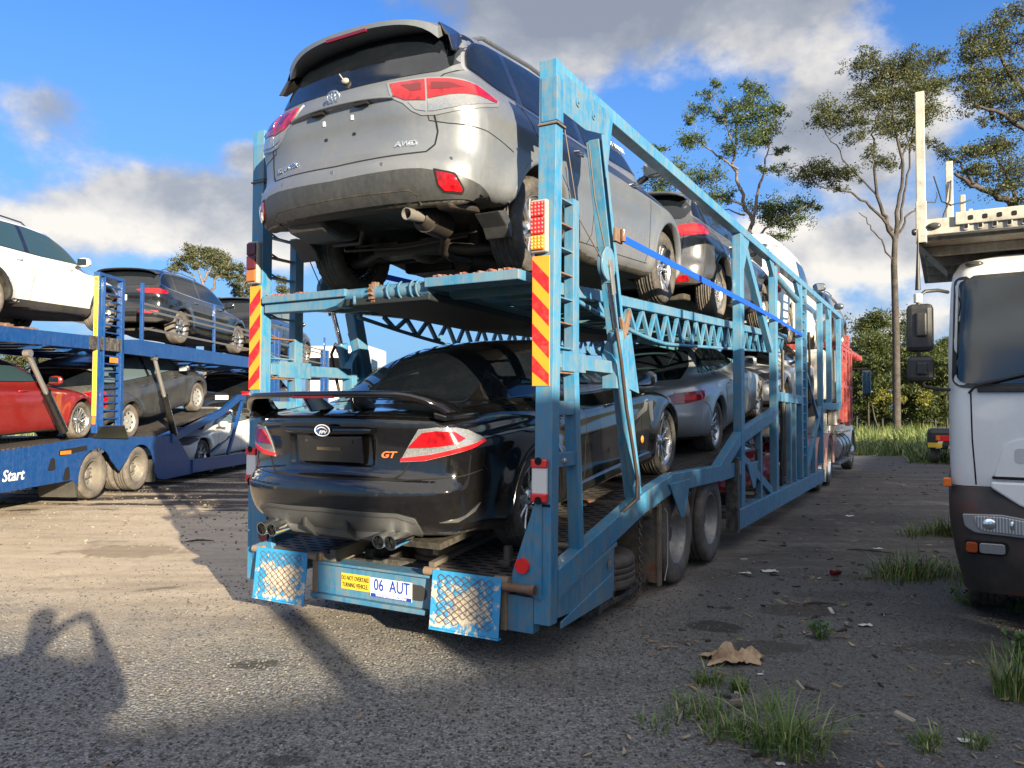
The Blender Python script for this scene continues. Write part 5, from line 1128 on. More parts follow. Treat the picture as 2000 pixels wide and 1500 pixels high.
# ---- running gear
TRIMM=(TYREC,GALV)
def truck_wheel(root,x,y,out,r=.445,w_=.27,z=None,key='tw',steer=False,mats=None,style='dish'):
    k=('TW',key); mats=mats or (TYRE,GALV)
    if k not in WH:
        t=MB(); hw=w_/2; rr=r*.62; prof=[(rr-.004,-hw*.80),(rr+.015,-hw*.95),(rr+(r-rr)*.5,-hw),(r-.05,-hw*.97),(r-.018,-hw*.90)]
        for q in(-.66,-.34,0,.34,.66): prof+=[(r,hw*(q-.09)),(r,hw*(q-.02)),(r-.014,hw*(q-.012)),(r-.014,hw*(q+.03)),(r,hw*(q+.04))] if abs(q)<.5 else [(r-.003,hw*(q-.05)),(r-.003,hw*(q+.05))]
        prof=sorted(prof[5:],key=lambda a:a[1]); prof=[(rr-.004,-hw*.80),(rr+.015,-hw*.95),(rr+(r-rr)*.5,-hw),(r-.05,-hw*.97),(r-.018,-hw*.90)]+prof+[(r-.018,hw*.90),(r-.05,hw*.97),(rr+(r-rr)*.5,hw),(rr+.015,hw*.95),(rr-.004,hw*.80)]
        t.lathe(prof,'y',n=64); a=t.build('wheel',mats[0],root)
        m=MB(); d=hw*.82
        if style=='dish': m.lathe([(rr+.004,d),(rr-.012,d+.008),(rr-.022,d-.004),(rr-.034,d-.08),(rr-.06,d-.14),(rr*.62,d-.17),(rr*.34,d-.165),(rr*.32,d-.12),(rr*.24,d-.09),(rr*.14,d-.085),(0,d-.085)],'y',n=48); zz=d-.15
        else: m.lathe([(rr+.004,d),(rr-.012,d+.008),(rr-.025,d-.01),(rr-.05,d-.04),(rr*.6,d+.0),(rr*.45,d+.01),(rr*.40,d+.06),(0,d+.07)],'y',n=48); zz=d+.004
        for i in range(10):
            an=2*math.pi*i/10; c=Vector((math.cos(an)*rr*.52,zz,math.sin(an)*rr*.52)); m.cyl(c,c+Vector((0,.03,0)),.014,n=6)
        for i in range(8):
            an=2*math.pi*(i+.5)/8; c=Vector((math.cos(an)*rr*.76,zz+.004,math.sin(an)*rr*.76)); m.cyl(c,c+Vector((0,.004,0)),.022,n=12,mi=1)
        m.build('rim',[mats[1],DARK],a); WH[k]=a
    else: a=copy_tree(WH[k],root)
    a.matrix_local=Matrix.Translation((x,y,z if z is not None else r))@Matrix.Rotation(0 if out>0 else math.pi,4,'Z')@Matrix.Rotation(random.uniform(0,6),4,'Y'); return a
for xw in(2.78,3.93):
    [truck_wheel(TR,xw,y_,o_,mats=(TYREC,mat('scuffed_alloy',(.36,.355,.345),.45,.8,fn=dusty((.36,.355,.345),amt=.7,rough=.45,low=False)))) for y_,o_ in ((.14,-1),(.46,-1),(2.36,1),(2.04,1))]
    m=MB(); m.cyl((xw,.1,.44),(xw,2.4,.44),.07,n=14); Pt('axle',m,DECK,bevel=0)
m=MB(); m.bb(2.22,2.235,.02,2.48,.10,.76); m.prism([(.02,.76),(.02,.80),(2.48,.80),(2.48,.76)],2.0,2.235,'yz'); m.bb(2.20,2.26,.0,.03,.08,.80)
def panelfn(t,b):
    c=objco(t); n=t.noise(c,4,5,.6); n2=t.noise(c,30,4,.7)
    L(t,t.ramp(t.m('ADD',t.m('MULTIPLY',n,.75),t.m('MULTIPLY',n2,.25)),[(.34,(.07,.08,.09)),(.45,(.16,.14,.12)),(.55,(.26,.21,.15)),(.63,(.34,.10,.06)),(.72,(.22,.17,.12))]),b.inputs['Base Color'])
Pt('mudguard_panel',m,mat('stained_steel_panel',(.2,.17,.13),.5,.3,fn=panelfn),bevel=.004)
m=MB(); m.bb(.95,2.2,.10,.95,.09,.13); m.bb(1.02,1.08,.06,.12,.09,.55); m.bb(1.9,2.2,.10,.5,.09,.17); Pt('spare_cradle',m,DECK,bevel=.006)
# spare wheel and its chains
sp=truck_wheel(TR,1.62,.62,-1,r=.445,key='tw'); sp.name='spare_wheel'; sp.matrix_local=Matrix.Translation((1.60,.475,.31))@Matrix.Rotation(R(90),4,'X')
sp2=truck_wheel(TR,.95,1.25,-1,key='tw'); sp2.name='spare_wheel'; sp2.matrix_local=Matrix.Translation((1.15,1.28,.40))@Matrix.Rotation(R(90),4,'X')
def chain(name,pts,mt_,parent=None,pitch=.036,r=.0055):
    P=[Vector(p) for p in pts]; L_=[0]
    for a,b in zip(P[:-1],P[1:]): L_.append(L_[-1]+(b-a).length)
    m=MB(); s_=0;i=0
    while s_<L_[-1]-pitch:
        j=max(k for k in range(len(L_)) if L_[k]<=s_+1e-9); j=min(j,len(P)-2); t_=(s_-L_[j])/(L_[j+1]-L_[j]); c=P[j].lerp(P[j+1],t_); d,sd,tt=ortho(P[j+1]-P[j],(0,1,0) if abs((P[j+1]-P[j]).normalized().z)>.9 else (0,0,1))
        q=sd if i%2 else tt
        m.tube([c+d*pitch*.68*math.cos(a)+q*pitch*.40*math.sin(a) for a in np.linspace(0,2*math.pi,9)[:-1]],r,5,closed=True); s_+=pitch*.98; i+=1
    return m.build(name,mt_,parent or TR)
chain('chain',[(1.62,-.03,.80),(1.63,-.03,.5),(1.64,-.03,.17),(1.55,-.03,.12),(1.40,-.03,.095),(1.22,-.02,.10)],ROPE)
chain('chain',[(1.08,-.02,.62),(1.09,-.02,.14)],ROPE)
m=MB(); m.tube([(2.28,-.02,.74),(2.31,-.03,.70),(2.33,-.03,.5),(2.32,-.03,.25),(2.27,-.02,.12)],.004,5); Pt('cable',m,mat('pale_cable',(.5,.5,.47),.5),bevel=0)
# small pieces on the lower deck
m=MB(); m.prism([(.30,.56),(1.3,.60),(1.3,.64),(.30,.60)],.98,1.03,'xz'); m.v=[(v[0],v[1]+(v[0]-.3)*-.35,v[2]) for v in m.v]; o=m.build('timber_batten',mat('old_timber',(.34,.22,.11),.75,fn=lambda t,b:L(t,t.ramp(t.noise(objco(t),9,4,.6),[(.3,(.22,.13,.06)),(.7,(.45,.31,.17))]),b.inputs['Base Color'])),None,bevel=.003); o.matrix_world=TF; tag(o,'timber batten lying across the open rear well of the light blue carrier','timber')
m=MB(); m.tube([(.18,.10,.64),(.26,.14,.70),(.42,.16,.69),(.56,.10,.66)],.022,8); m.tube([(.16,.08,.60),(.2,.10,.66),(.3,.12,.70)],.010,6); Pt('hose_bundle',m,mat('dusty_hose',(.22,.18,.13),.7),bevel=0)
m=MB(); m.cyl((.10,.30,.60),(.10,.30,.72),.035,.028,12); m.box((.10,.30,.62),(.1,.08,.03)); Pt('wheel_stop',m,UNDERM,bevel=.004)
m=MB(); m.cyl((.14,-.0,1.28+.0),(.24,-.02,1.265),.018,n=10); m.ell((.25,-.02,1.265),(.025,.025,.025)); Pt('latch_knob',m,GALV,bevel=0)
m=MB(); m.ell((1.62,-.055,1.36),(.03,.008,.03)); Pt('side_marker',m,AMBER,bevel=0)
def cone_tip(m,a,b,r,mi=0):
    m.cyl(a,b,r,r,20,False,mi); m.cyl(a,b,r*.88,r*.88,20,False,mi)
    a=Vector(a);b=Vector(b); d,s_,t=ortho(b-a); n=20
    P=[a+(s_*math.cos(2*math.pi*i/n)+t*math.sin(2*math.pi*i/n))*r for i in range(n)]+[a+(s_*math.cos(2*math.pi*i/n)+t*math.sin(2*math.pi*i/n))*r*.88 for i in range(n)]
    m.add(P,[(i,(i+1)%n,n+(i+1)%n,n+i) for i in range(n)],mi)
def three_ovals(root,c,s,tilt,mt):   # the maker's badge on the silver wagon: three interlaced ovals
    m=MB()
    def ov(cy,cz,ry,rz,th):
        pts=[(c[0]-tilt*(cz+rz*math.sin(a))*s,c[1]+(cy+ry*math.cos(a))*s,c[2]+(cz+rz*math.sin(a))*s) for a in np.linspace(0,2*math.pi,33)[:-1]]
        m.tube(pts,th*s,6,closed=True)
    ov(0,0,1,.66,.075); ov(0,.0,.30,.60,.065); ov(0,.28,.68,.30,.065)
    m.build('badge',CHROME,root)
KL=dict(wb=2.79,wr=.37,ra=.44,h=1.74,zb=1.14,flare=.03,crease=(1.0,.012),
     low=[(-.62,.46),(-.86,.45),(-1.0,.405),(-1.08,.47),(-1.105,.58),(-1.10,.68),(-1.065,.735),(-1.035,.78),(-1.02,.92),(-1.035,1.02),(-1.03,1.10),(-.99,1.19),(-.9,1.25),(-.5,1.22),(0,1.20),(1.2,1.15),(2.1,1.12),(2.6,1.10),(3.2,1.0),(3.55,.88),(3.72,.70),(3.76,.5),(3.68,.3),(3.3,.24),(2,.24),(.9,.24),(.35,.34),(-.2,.44)],
     top=[(-.99,1.12),(-.93,1.30),(-.84,1.47),(-.74,1.60),(-.62,1.665),(-.2,1.72),(.5,1.745),(1.2,1.735),(1.65,1.685),(2.08,1.50),(2.45,1.26),(2.72,1.08),(2.5,.85),(0,.8),(-.85,.85)],
     wp=[(-1.12,.84),(-.85,.915),(-.4,.95),(0,.955),(1.4,.945),(2.8,.955),(3.2,.93),(3.5,.87),(3.8,.74)],
     ins=[(.2,.08),(.35,.035),(.5,.015),(.7,.004),(.9,.0),(1.02,.012),(1.15,.05),(1.25,.075)],
     gw=[(-1.0,.80),(-.7,.84),(-.3,.865),(1,.87),(2.0,.86),(2.6,.80)],tum=.34,tumq=.1,k1=.13,k2=.16,k3=.05,bowr=.20,bpr=2.8,bowgr=.16,crown=.045)
KLWIN=[(-.70,1.30),(-.63,1.44),(-.50,1.545),(-.30,1.60),(.4,1.645),(1.1,1.645),(1.6,1.60),(2.02,1.42),(2.34,1.18),(1.2,1.17),(.2,1.20),(-.45,1.235)]
def kluger():
    S=dict(KL)
    def tailgate(X,Y,Z,f):
        # concave number plate bay under the badge strip
        d=np.sqrt(((Y)/.44)**4+((Z-.96)/.17)**4)**.5; f=np.where(X<-.6,f+.028*np.exp(-np.maximum(d,0)**4*1.2)*np.clip((1.12-Z)/.02,0,1),f)
        return f
    S['extra']=[tailgate]
    C=new_car('kluger',S,pose(TF,.60,1.235,2.50,3.7),SILVER,'silver wagon on the top deck, nearest the rear of the light blue carrier',group='cars on the light blue carrier',h=.02)
    # side glass
    side=KLWIN
    fit(C,'window_trim',offs(side,.022),'side',ALU,off=.002,mirror=True,r=.05)
    cuts=[(-.72,-.14),(-.08,.86),(.94,2.4)]
    def clip(poly,a,b):
        def cl(P,xc,keep):
            o=[]
            for i in range(len(P)):
                p,q=P[i-1],P[i]; ip=keep(p[0]);iq=keep(q[0])
                if ip!=iq: t=(xc-p[0])/(q[0]-p[0]); o.append((xc,p[1]+t*(q[1]-p[1])))
                if iq:o.append(q)
            return o
        return cl(cl(poly,a,lambda x:x>=a),b,lambda x:x<=b)
    C.clip=clip
    fit(C,'window_frame',side,'side',GLOSSBLK,off=.005,mirror=True,r=.05)
    for a,b in cuts: fit(C,'side_window',offs(clip(side,a,b),-.012),'side',GLASS,off=.008,mirror=True,r=.03)
    fit(C,'windscreen',rnd([(1.72,-.60),(1.72,.60),(2.60,.74),(2.65,0),(2.60,-.74)],.08),'top',GLASS,off=.004,sp=.08)
    # tailgate glass
    g=[(-.68,1.26),(-.3,1.235),(0,1.228),(.3,1.235),(.68,1.26),(.80,1.40),(.66,1.60),(0,1.63),(-.66,1.60),(-.80,1.40)]
    fit(C,'rear_window',g,'rear',GLASS,off=.006,r=.04,sp=.05)
    # spoiler, hollow underneath
    m=MB(); rows=[]
    for y in np.linspace(-.64,.64,29):
        q=abs(y)/.64; xr=-.93+.13*q**2.6; z=1.655-.035*q**2-.045*q**8
        rows.append([(-.50,y,z+.022-.0*q),(-.75,y,z+.008),(xr,y,z-.018),(xr+.004,y,z-.045-.045*q**6),(-.80+.06*q,y,z-.052),(-.62,y,z-.02)])
    V=[p for r_ in rows for p in r_]; F=[(i*6+j,i*6+(j+1)%6,i*6+6+(j+1)%6,i*6+6+j) for i in range(28) for j in range(6)]
    m.add(V,F,0,True); m.add(rows[0],[tuple(range(6))],0); m.add(rows[-1],[tuple(range(6))[::-1]],0)
    o=m.build('roof_spoiler',SILVER,C.root); o.data.set_sharp_from_angle(angle=R(35))
    m=MB()
    for sg in(-1,1):
        P=[(-.78,sg*.635,1.60),(-.60,sg*.61,1.628),(-.58,sg*.66,1.59),(-.64,sg*.72,1.50),(-.76,sg*.755,1.40),(-.81,sg*.75,1.39),(-.77,sg*.70,1.50)]
        Q=[(p[0]+.02,p[1]-sg*.025,p[2]) for p in P]; m.add(P+Q,[tuple(range(7)),tuple(range(7,14))[::-1]]+[(i,(i+1)%7,7+(i+1)%7,7+i) for i in range(7)],0)
        m.build('spoiler_end',GLOSSBLK,o,bevel=.006); m=MB()
    m=MB(); m.box((-.925,0,1.60),(.018,.34,.022)); m.build('brake_light',REDD,o,bevel=.003)
    m=MB(); m.add([(-.90,y,z) for y,z in((-.62,1.575),(.62,1.575),(.60,1.60),(-.60,1.60))],[(0,1,2,3)]); 
    # roof rails
    for sg in(1,-1):
        m=MB(); m.tube([(-.35,sg*.60,1.64),(-.2,sg*.605,1.70),(.5,sg*.61,1.725),(1.1,sg*.60,1.71),(1.25,sg*.59,1.65)],[.012,.016,.016,.016,.012],8); m.build('roof_rail',ALUD,C.root)
    # tail lights: red band and clear lower part, wrapping the corner; cyl coordinates are arc metres about (-.15,.25)
    cx=(-.25,.10); k=R(1)*.9
    def ang(x,y): return math.degrees(math.atan2(y-cx[1],-(x-cx[0])))*k
    xi=ang(-1.04,.40); xs=ang(-1.0,.685)
    yo=ang(-.56,.955); ym=ang(-.75,.90)
    ol=[(xi,1.195),(xs,1.20),(xs+.14,1.19),(ym,1.165),(yo,1.10),(yo-.02,1.075),(ym-.06,1.0),(xs+.16,.985),(xs+.05,.97),(xs-.03,.975),(xs-.09,1.005),(xi+.12,1.06),(xi+.04,1.10)]
    fit(C,'light_frame',offs(ol,.012),'cyl',mat('tail_light_frame',(.35,.35,.35),.3,.6),off=.006,mirror=True,cx=cx,sp=.03)
    top=[(xi+.01,1.19),(xs-.006,1.193),(xs-.006,1.05),(xi+.13,1.065),(xi+.05,1.105)]
    t1=fit(C,'tail_light',top,'cyl',REDL,off=.012,mirror=True,cx=cx,sp=.03)
    top2=[(xs+.006,1.195),(xs+.14,1.183),(ym,1.158),(yo-.01,1.10),(yo-.03,1.082),(ym-.02,1.085),(xs+.14,1.075),(xs+.006,1.06)]
    fit(C,'tail_light',top2,'cyl',REDL,off=.012,mirror=True,cx=cx,sp=.03)
    fit(C,'reversing_light',[(xi+.15,1.052),(xs-.006,1.04),(xs-.006,.985),(xs-.07,1.0)],'cyl',CLEARL,off=.011,mirror=True,cx=cx,sp=.03)
    fit(C,'indicator',[(xs+.006,1.05),(xs+.14,1.065),(ym-.03,1.075),(yo-.05,1.075),(ym-.07,1.01),(xs+.15,.995),(xs+.04,.982),(xs+.006,.985)],'cyl',CLEARL,off=.011,mirror=True,cx=cx,sp=.03)
    dk=mat('smoked_red',(.10,.004,.006),.1,0,1.0)
    for ln in ([(xi+.10,1.165),(xs-.03,1.165),(xs-.03,1.115),(xi+.17,1.115)],[(xs+.03,1.165),(xs+.13,1.155),(xs+.22,1.125),(xs+.13,1.11),(xs+.03,1.115)]):
        fit(C,'light_inset',ln,'cyl',dk,off=.0135,mirror=True,cx=cx,sp=.03,depth=.001)
    # tailgate shut lines
    for sg in(1,-1):
        q=lambda L_:[(sg*a,b) for a,b in L_]
        seam(C,'panel_gap',q([(.79,1.30),(.70,1.235),(.685,1.19),(.685,.97),(.70,.86),(.685,.78),(.64,.735),(0,.715)]),'rear',.010,mirror=False,off=.002)
    seam(C,'panel_gap',[(xs,.97),(xs+.01,.93),(xs+.12,.905),(ym+.05,.87),(ang(-.44,.96),.80)],'cyl',.006,cx=cx,mirror=True)
    # badge strip lip above plate bay
    m=MB(); rows=[]
    for y in np.linspace(-.43,.43,21):
        q=abs(y)/.43; z=1.112-.02*q**3; x=-1.05+.035*q**2; rows.append([(x+.05,y,z+.02),(x-.008*(1-q**4),y,z+.012),(x-.012*(1-q**4),y,z-.004),(x+.05,y,z-.012)])
    m.add([p for r_ in rows for p in r_],[(i*4+j,i*4+j+1,i*4+5+j,i*4+4+j) for i in range(20) for j in range(3)],0,True); m.build('plate_lip',SILVER,C.root)
    for yy in(-.2,.17): m=MB(); m.box((-1.035,yy,1.090),(.03,.11,.018)); m.build('plate_light',DARK,C.root)
    three_ovals(C.root,(-1.058,.01,1.172),.052,.12,CHROME)
    for y,z in((-.10,1.03),(-.10,.93),(.14,1.03),(.14,.93)):
        h=C.bvh.ray_cast(Vector((-5,y,z)),Vector((1,0,0)))[0]; m=MB(); m.box((h.x-.002,y,z),(.008,.022,.016) if z<1 else (.006,.016,.03)); m.build('plate_clip',DARK if z<1 else WHITEI,C.root)
    def rtext(s_,y,z,size,mt,**kw):
        h=C.bvh.ray_cast(Vector((-5,y,z)),Vector((1,0,0))); n=h[1]; n=-n if n.x>0 else n
        xd=Vector((0,-1,0)); xd=(xd-n*xd.dot(n)).normalized(); yd=n.cross(xd)
        return text('lettering',s_,size,mt,C.root,basis(h[0]+n*.004,xd,yd),extrude=.003,**kw)
    C.rtext=rtext
    rtext('KLUGER',.50,.80,.048,CHROME,sx=1.2,bold=.001,spacing=1.1); rtext('AWD',-.50,.80,.046,CHROME,sx=1.25,bold=.001,shear=.2,spacing=1.1)
    # bumper lower section in grey plastic
    a9=ang(-.42,.96)
    bl=[(-.26,.615),(-.05,.62),(.25,.625),(xs-.15,.635),(xs-.02,.63),(xs+.12,.585),(ym-.02,.51),(ym+.16,.45),(a9+.02,.40),(a9+.02,.30),(ym,.36),(xs,.385),(.2,.40),(-.26,.405)]
    cxr=cx
    c0=(-.25,0); a0=lambda x,y: math.degrees(math.atan2(y,-(x+.25)))*k
    e=a0(-.42,.96); q0=a0(-1.0,.62); q1=a0(-.90,.80); q2=a0(-.70,.92)
    hb=[(0,.617),(q0-.1,.628),(q0,.622),(q1,.575),(q2,.50),(e+.02,.40)]; lo=[(e+.02,.30),(q2,.36),(q0,.385),(.2,.398)]
    fit(C,'lower_bumper',[(-x,z) for x,z in hb[::-1][:-1]]+hb+lo+[(-x,z) for x,z in lo[::-1]],'cyl',PLGREY,off=.010,depth=.004,cx=c0,sp=.04)
    seam(C,'bumper_crease',[(-q0-.0,.42),(-q0+.02,.47),(-q0+.07,.50),(0,.507),(q0-.07,.50),(q0-.02,.47),(q0,.42)],'cyl',.007,mt=UNDER,off=.0115,cx=c0,dep=.002)
    rf=[(xs+.035,.60),(xs+.13,.575),(xs+.175,.49),(xs+.17,.475),(xs+.08,.485),(xs+.05,.52)]
    fit(C,'reflector_recess',offs(rf,.012),'cyl',DARK,off=.012,mirror=True,cx=cx,sp=.03,r=.01)
    fit(C,'reflector',rf,'cyl',REDL,off=.017,mirror=True,cx=cx,sp=.03,r=.01)
    for y in (.48,-.0,-.38,-.80,.82):
        h=C.bvh.ray_cast(Vector((-5,y,.675)),Vector((1,0,0)))
        if h[0] and h[0].x<-.6: m=MB(); m.cyl(h[0]+Vector((-.004,0,0)),h[0]+Vector((.005,0,0)),.012,n=14); m.build('parking_sensor',ALUD,C.root)
    # wiper stub
    m=MB(); h=C.bvh.ray_cast(Vector((-5,.0,1.30)),Vector((1,0,0)))[0]; m.ell((h.x-.02,0,1.30),(.018,.03,.02)); m.tube([(h.x-.03,.0,1.30),(h.x-.04,.03,1.345)],.004,6); m.build('wiper_stub',mat('old_plastic',(.35,.32,.27),.6),C.root)
    # doors
    for L_ in ([(.93,1.17),(.93,.75),(.88,.45),(.80,.36)],[(-.12,1.20),(-.10,1.0),(.12,.86),(.40,.68),(.46,.5),(.44,.38)],[(2.22,1.12),(2.26,.85),(2.22,.5),(2.15,.34)]): seam(C,'door_gap',L_,'side',.007,mirror=True)
    seam(C,'sill_gap',[(.44,.37),(1.2,.355),(2.2,.35)],'side',.006,mirror=True)
    fit(C,'fuel_flap',rnd([(-.36,.98),(-.18,.98),(-.18,.86),(-.36,.86)],.02),'side',SILVER,off=.002,mirror=False)
    handle(C,.42+.22,1.03,CHROME); handle(C,1.55+.25,1.0,CHROME)
    mirror_unit(C,2.12,.93,1.19,SILVER)
    arch_lips(C,SILVER,.035,.004)
    for y in(.80,-.80):
        for x in(0,2.79): place_wheel(C.root,'kl',x,y,.37,.37,.235,.235,('double',5),(TYRE,ALU))
    for sg in(1,-1):   # mud flaps
        m=MB(); m.prism([(-.50,.42),(-.43,.34),(-.43,.25),(-.46,.25),(-.50,.32),(-.60,.40)],sg*.93,sg*.74,'xz'); m.build('mud_flap',PLGREY,C.root,bevel=.01)
    # headlamps and grille
    fit(C,'headlight',rnd([(.50,.80),(.85,.88),(.84,.76),(.52,.70)],.03),'front',CLEARL,off=.005,mirror=True,sp=.05)
    fit(C,'grille',rnd([(-.48,.78),(.48,.78),(.40,.45),(-.40,.45)],.04),'front',PLASTIC,off=.006)
    # underbody
    m=MB(); m.bb(.55,3.3,-.62,.62,.26,.33); m.bb(-.3,2.6,-.16,.16,.26,.33); m.box((1.4,.42,.28),(1.5,.32,.08)); m.box((1.4,-.42,.28),(1.5,.32,.08)); o=m.build('floor_pan',UNDER,C.root,bevel=.02)
    m=MB(); m.prism([(-.98,.44),(-.60,.48),(-.60,.33),(-.78,.315),(-.95,.36)],.22,.56,'xz'); m.build('rear_undertray',PLASTIC,C.root,bevel=.03)
    m=MB(); m.prism([(-.94,.42),(-.62,.46),(-.55,.41),(-.9,.385)],-.78,-.66,'xz'); m.build('heat_shield',UNDERM,C.root,bevel=.02)
    m=MB(); cone_tip(m,(-1.0,-.50,.37),(-.80,-.50,.375),.038,0); m.cyl((-.86,-.50,.372),(-.80,-.50,.372),.05,.085,20,False,1); m.cyl((-.80,-.50,.37),(-.52,-.44,.37),.09,.09,20,True,1)
    m.tube([(-.55,-.44,.36),(-.40,-.38,.30),(-.32,-.30,.24),(-.15,-.26,.22),(.1,-.2,.24),(.5,-.1,.24),(1.5,-.05,.24)],.035,12,mi=1); m.build('exhaust',[GALV,UNDERM],C.root)
    m=MB()
    for sg in(1,-1):
        m.tube([(-.28,sg*.30,.27),(-.22,sg*.45,.245),(-.12,sg*.68,.25)],[.035,.045,.04],8); m.tube([(.30,sg*.42,.33),(.1,sg*.6,.30),(-.02,sg*.70,.33)],[.05,.045,.05],8)
        m.tube([(-.12,sg*.62,.25),(-.10,sg*.60,.60)],.028,8); m.cyl((-.10,sg*.45,.30),(-.10,sg*.45,.52),.06,n=14); m.ell((-.0,sg*.64,.36),(.09,.05,.1))
        m.tube([(-.3,sg*.1,.34),(-.25,sg*.55,.36)],.014,6)
    m.box((-.2,0,.29),(.22,.66,.09)); m.box((.18,0,.30),(.08,.8,.07)); m.ell((-.08,0,.31),(.17,.14,.11)); m.tube([(-.38,-.55,.31),(-.40,0,.28),(-.38,.55,.31)],.013,6)
    m.tube([(-.7,.1,.38),(-.5,.3,.33),(-.45,.6,.35)],.018,6)
    m.build('rear_suspension',UNDERM,C.root,bevel=.008)
    m=MB(); m.cyl((.25,-.10,.25),(.75,-.16,.25),.10,n=18); m.box((.75,.35,.27),(.7,.5,.12)); m.build('fuel_tank',UNDERM,C.root,bevel=.03)
    # handwriting on the front door glass
    h=C.bvh.ray_cast(Vector((1.76,-3,1.37)),Vector((0,1,0)))
    n=h[1]; n=-n if n.y>0 else n; xd=Vector((1,0,0)); xd=(xd-n*xd.dot(n)).normalized()
    text('window_writing','NOT WORK',.075,WHITEI,C.root,basis(h[0]+n*.022,xd,n.cross(xd)),extrude=.001,spacing=1.15,shear=.1)
    return C
kluger()
# ---------------------------------------------------------------- the other cars
def warp(S,base,ro,wb,fo,H,Wd,**k):
    b0=-min(p[0] for p in base['low']); bw=base['wb']; b1=max(p[0] for p in base['low'])-bw; hz=base['h']-.005; w0=max(p[1] for p in base['wp'])
    fx=lambda x: x*ro/b0 if x<0 else (x*wb/bw if x<bw else wb+(x-bw)*fo/b1)
    fz=lambda z: z*H/hz; fw=Wd/w0
    N=dict(base); N.update(wb=wb,h=H+.01,low=[(fx(x),fz(z)) for x,z in base['low']],top=[(fx(x),fz(z)) for x,z in base['top']],wp=[(fx(x),w*fw) for x,w in base['wp']],ins=[(fz(z),i) for z,i in base['ins']],gw=[(fx(x),w*fw) for x,w in base['gw']],zb=fz(base['zb']),extra=[],crease=(fz(base['crease'][0]),base['crease'][1]))
    N.update(k); N['fx']=fx; N['fz']=fz; N['fw']=fw; return N
SD=dict(wb=2.838,wr=.335,ra=.385,h=1.45,zb=.99,flare=.03,crease=(.86,.014),
  low=[(-.80,.27),(-1.02,.30),(-1.12,.38),(-1.165,.50),(-1.16,.60),(-1.13,.655),(-1.085,.69),(-1.06,.78),(-1.05,.90),(-1.055,.99),(-1.04,1.035),(-.98,1.055),(-.75,1.07),(-.45,1.075),(0,1.03),(1.2,.97),(2.2,.955),(2.8,.92),(3.3,.82),(3.62,.70),(3.77,.58),(3.80,.42),(3.72,.26),(3.3,.18),(2,.18),(.5,.18),(-.5,.22)],
  top=[(-.62,1.02),(-.45,1.10),(-.15,1.24),(.15,1.355),(.5,1.425),(1.0,1.455),(1.35,1.43),(1.75,1.31),(2.2,1.10),(2.5,.94),(2.3,.75),(0,.75),(-.55,.85)],
  wp=[(-1.18,.80),(-.9,.875),(-.45,.915),(0,.93),(1.4,.925),(2.8,.93),(3.2,.90),(3.55,.83),(3.82,.66)],
  ins=[(.15,.08),(.25,.04),(.40,.012),(.6,.0),(.8,.0),(.92,.03),(1.02,.08),(1.1,.13)],
  gw=[(-.7,.66),(-.3,.72),(.3,.77),(1.2,.79),(2.0,.78),(2.5,.72)],tum=.50,tumq=.35,k1=.10,k2=.13,k3=.06,bowr=.17,bpr=2.8,bowf=.34,bowgr=.22,bowgf=.25,crown=.05,uz=.32)
SDWIN=[(-.22,1.06),(-.15,1.15),(.08,1.27),(.35,1.345),(.8,1.375),(1.2,1.36),(1.55,1.26),(2.05,1.02),(1.5,1.01),(.8,1.02),(.1,1.045)]
def cutpoly(poly,a,b):
    def cl(P,xc,keep):
        o=[]
        for i in range(len(P)):
            p,q=P[i-1],P[i]; ip=keep(p[0]);iq=keep(q[0])
            if ip!=iq: t=(xc-p[0])/(q[0]-p[0]); o.append((xc,p[1]+t*(q[1]-p[1])))
            if iq:o.append(q)
        return o
    return cl(cl(poly,a,lambda x:x>=a),b,lambda x:x<=b)
def glaze(C,win,cuts,trim=None,glass=None,frame_=None,r=.04,rearg=None,frontg=None,tint=None):
    S=C.S; fx,fz,fw=S['fx'],S['fz'],S['fw']; W_=[(fx(x),fz(z)) for x,z in win]
    if trim: fit(C,'window_trim',offs(W_,.02),'side',trim,off=.002,mirror=True,r=r)
    fit(C,'window_frame',W_,'side',frame_ or GLOSSBLK,off=.005,mirror=True,r=r)
    for a,b in cuts:
        c=cutpoly(W_,fx(a),fx(b))
        if len(c)>2: fit(C,'side_window',offs(c,-.012),'side',tint or GLASS,off=.008,mirror=True,r=.025)
    if rearg: fit(C,'rear_window',[(y*fw,fz(z)) for y,z in rearg],'rear',glass or GLASS,off=.005,r=.04,sp=.06)
    if frontg: fit(C,'windscreen',[(fx(x),y*fw) for x,y in frontg],'top',glass or GLASS,off=.005,r=.05,sp=.08)
def arcs(C,back=.85):
    S=C.S; x0=min(p[0] for p in S['low']); cx=(x0+back,.10); k=R(1)*.9
    return cx,(lambda x,y: math.degrees(math.atan2(y-cx[1],-(x-cx[0])))*k)
def farcs(C,back=.85):
    S=C.S; x1=max(p[0] for p in S['low']); cx=(x1-back,.10); k=R(1)*.9
    return cx,(lambda x,y: math.degrees(math.atan2(y-cx[1],-(x-cx[0])))*k)
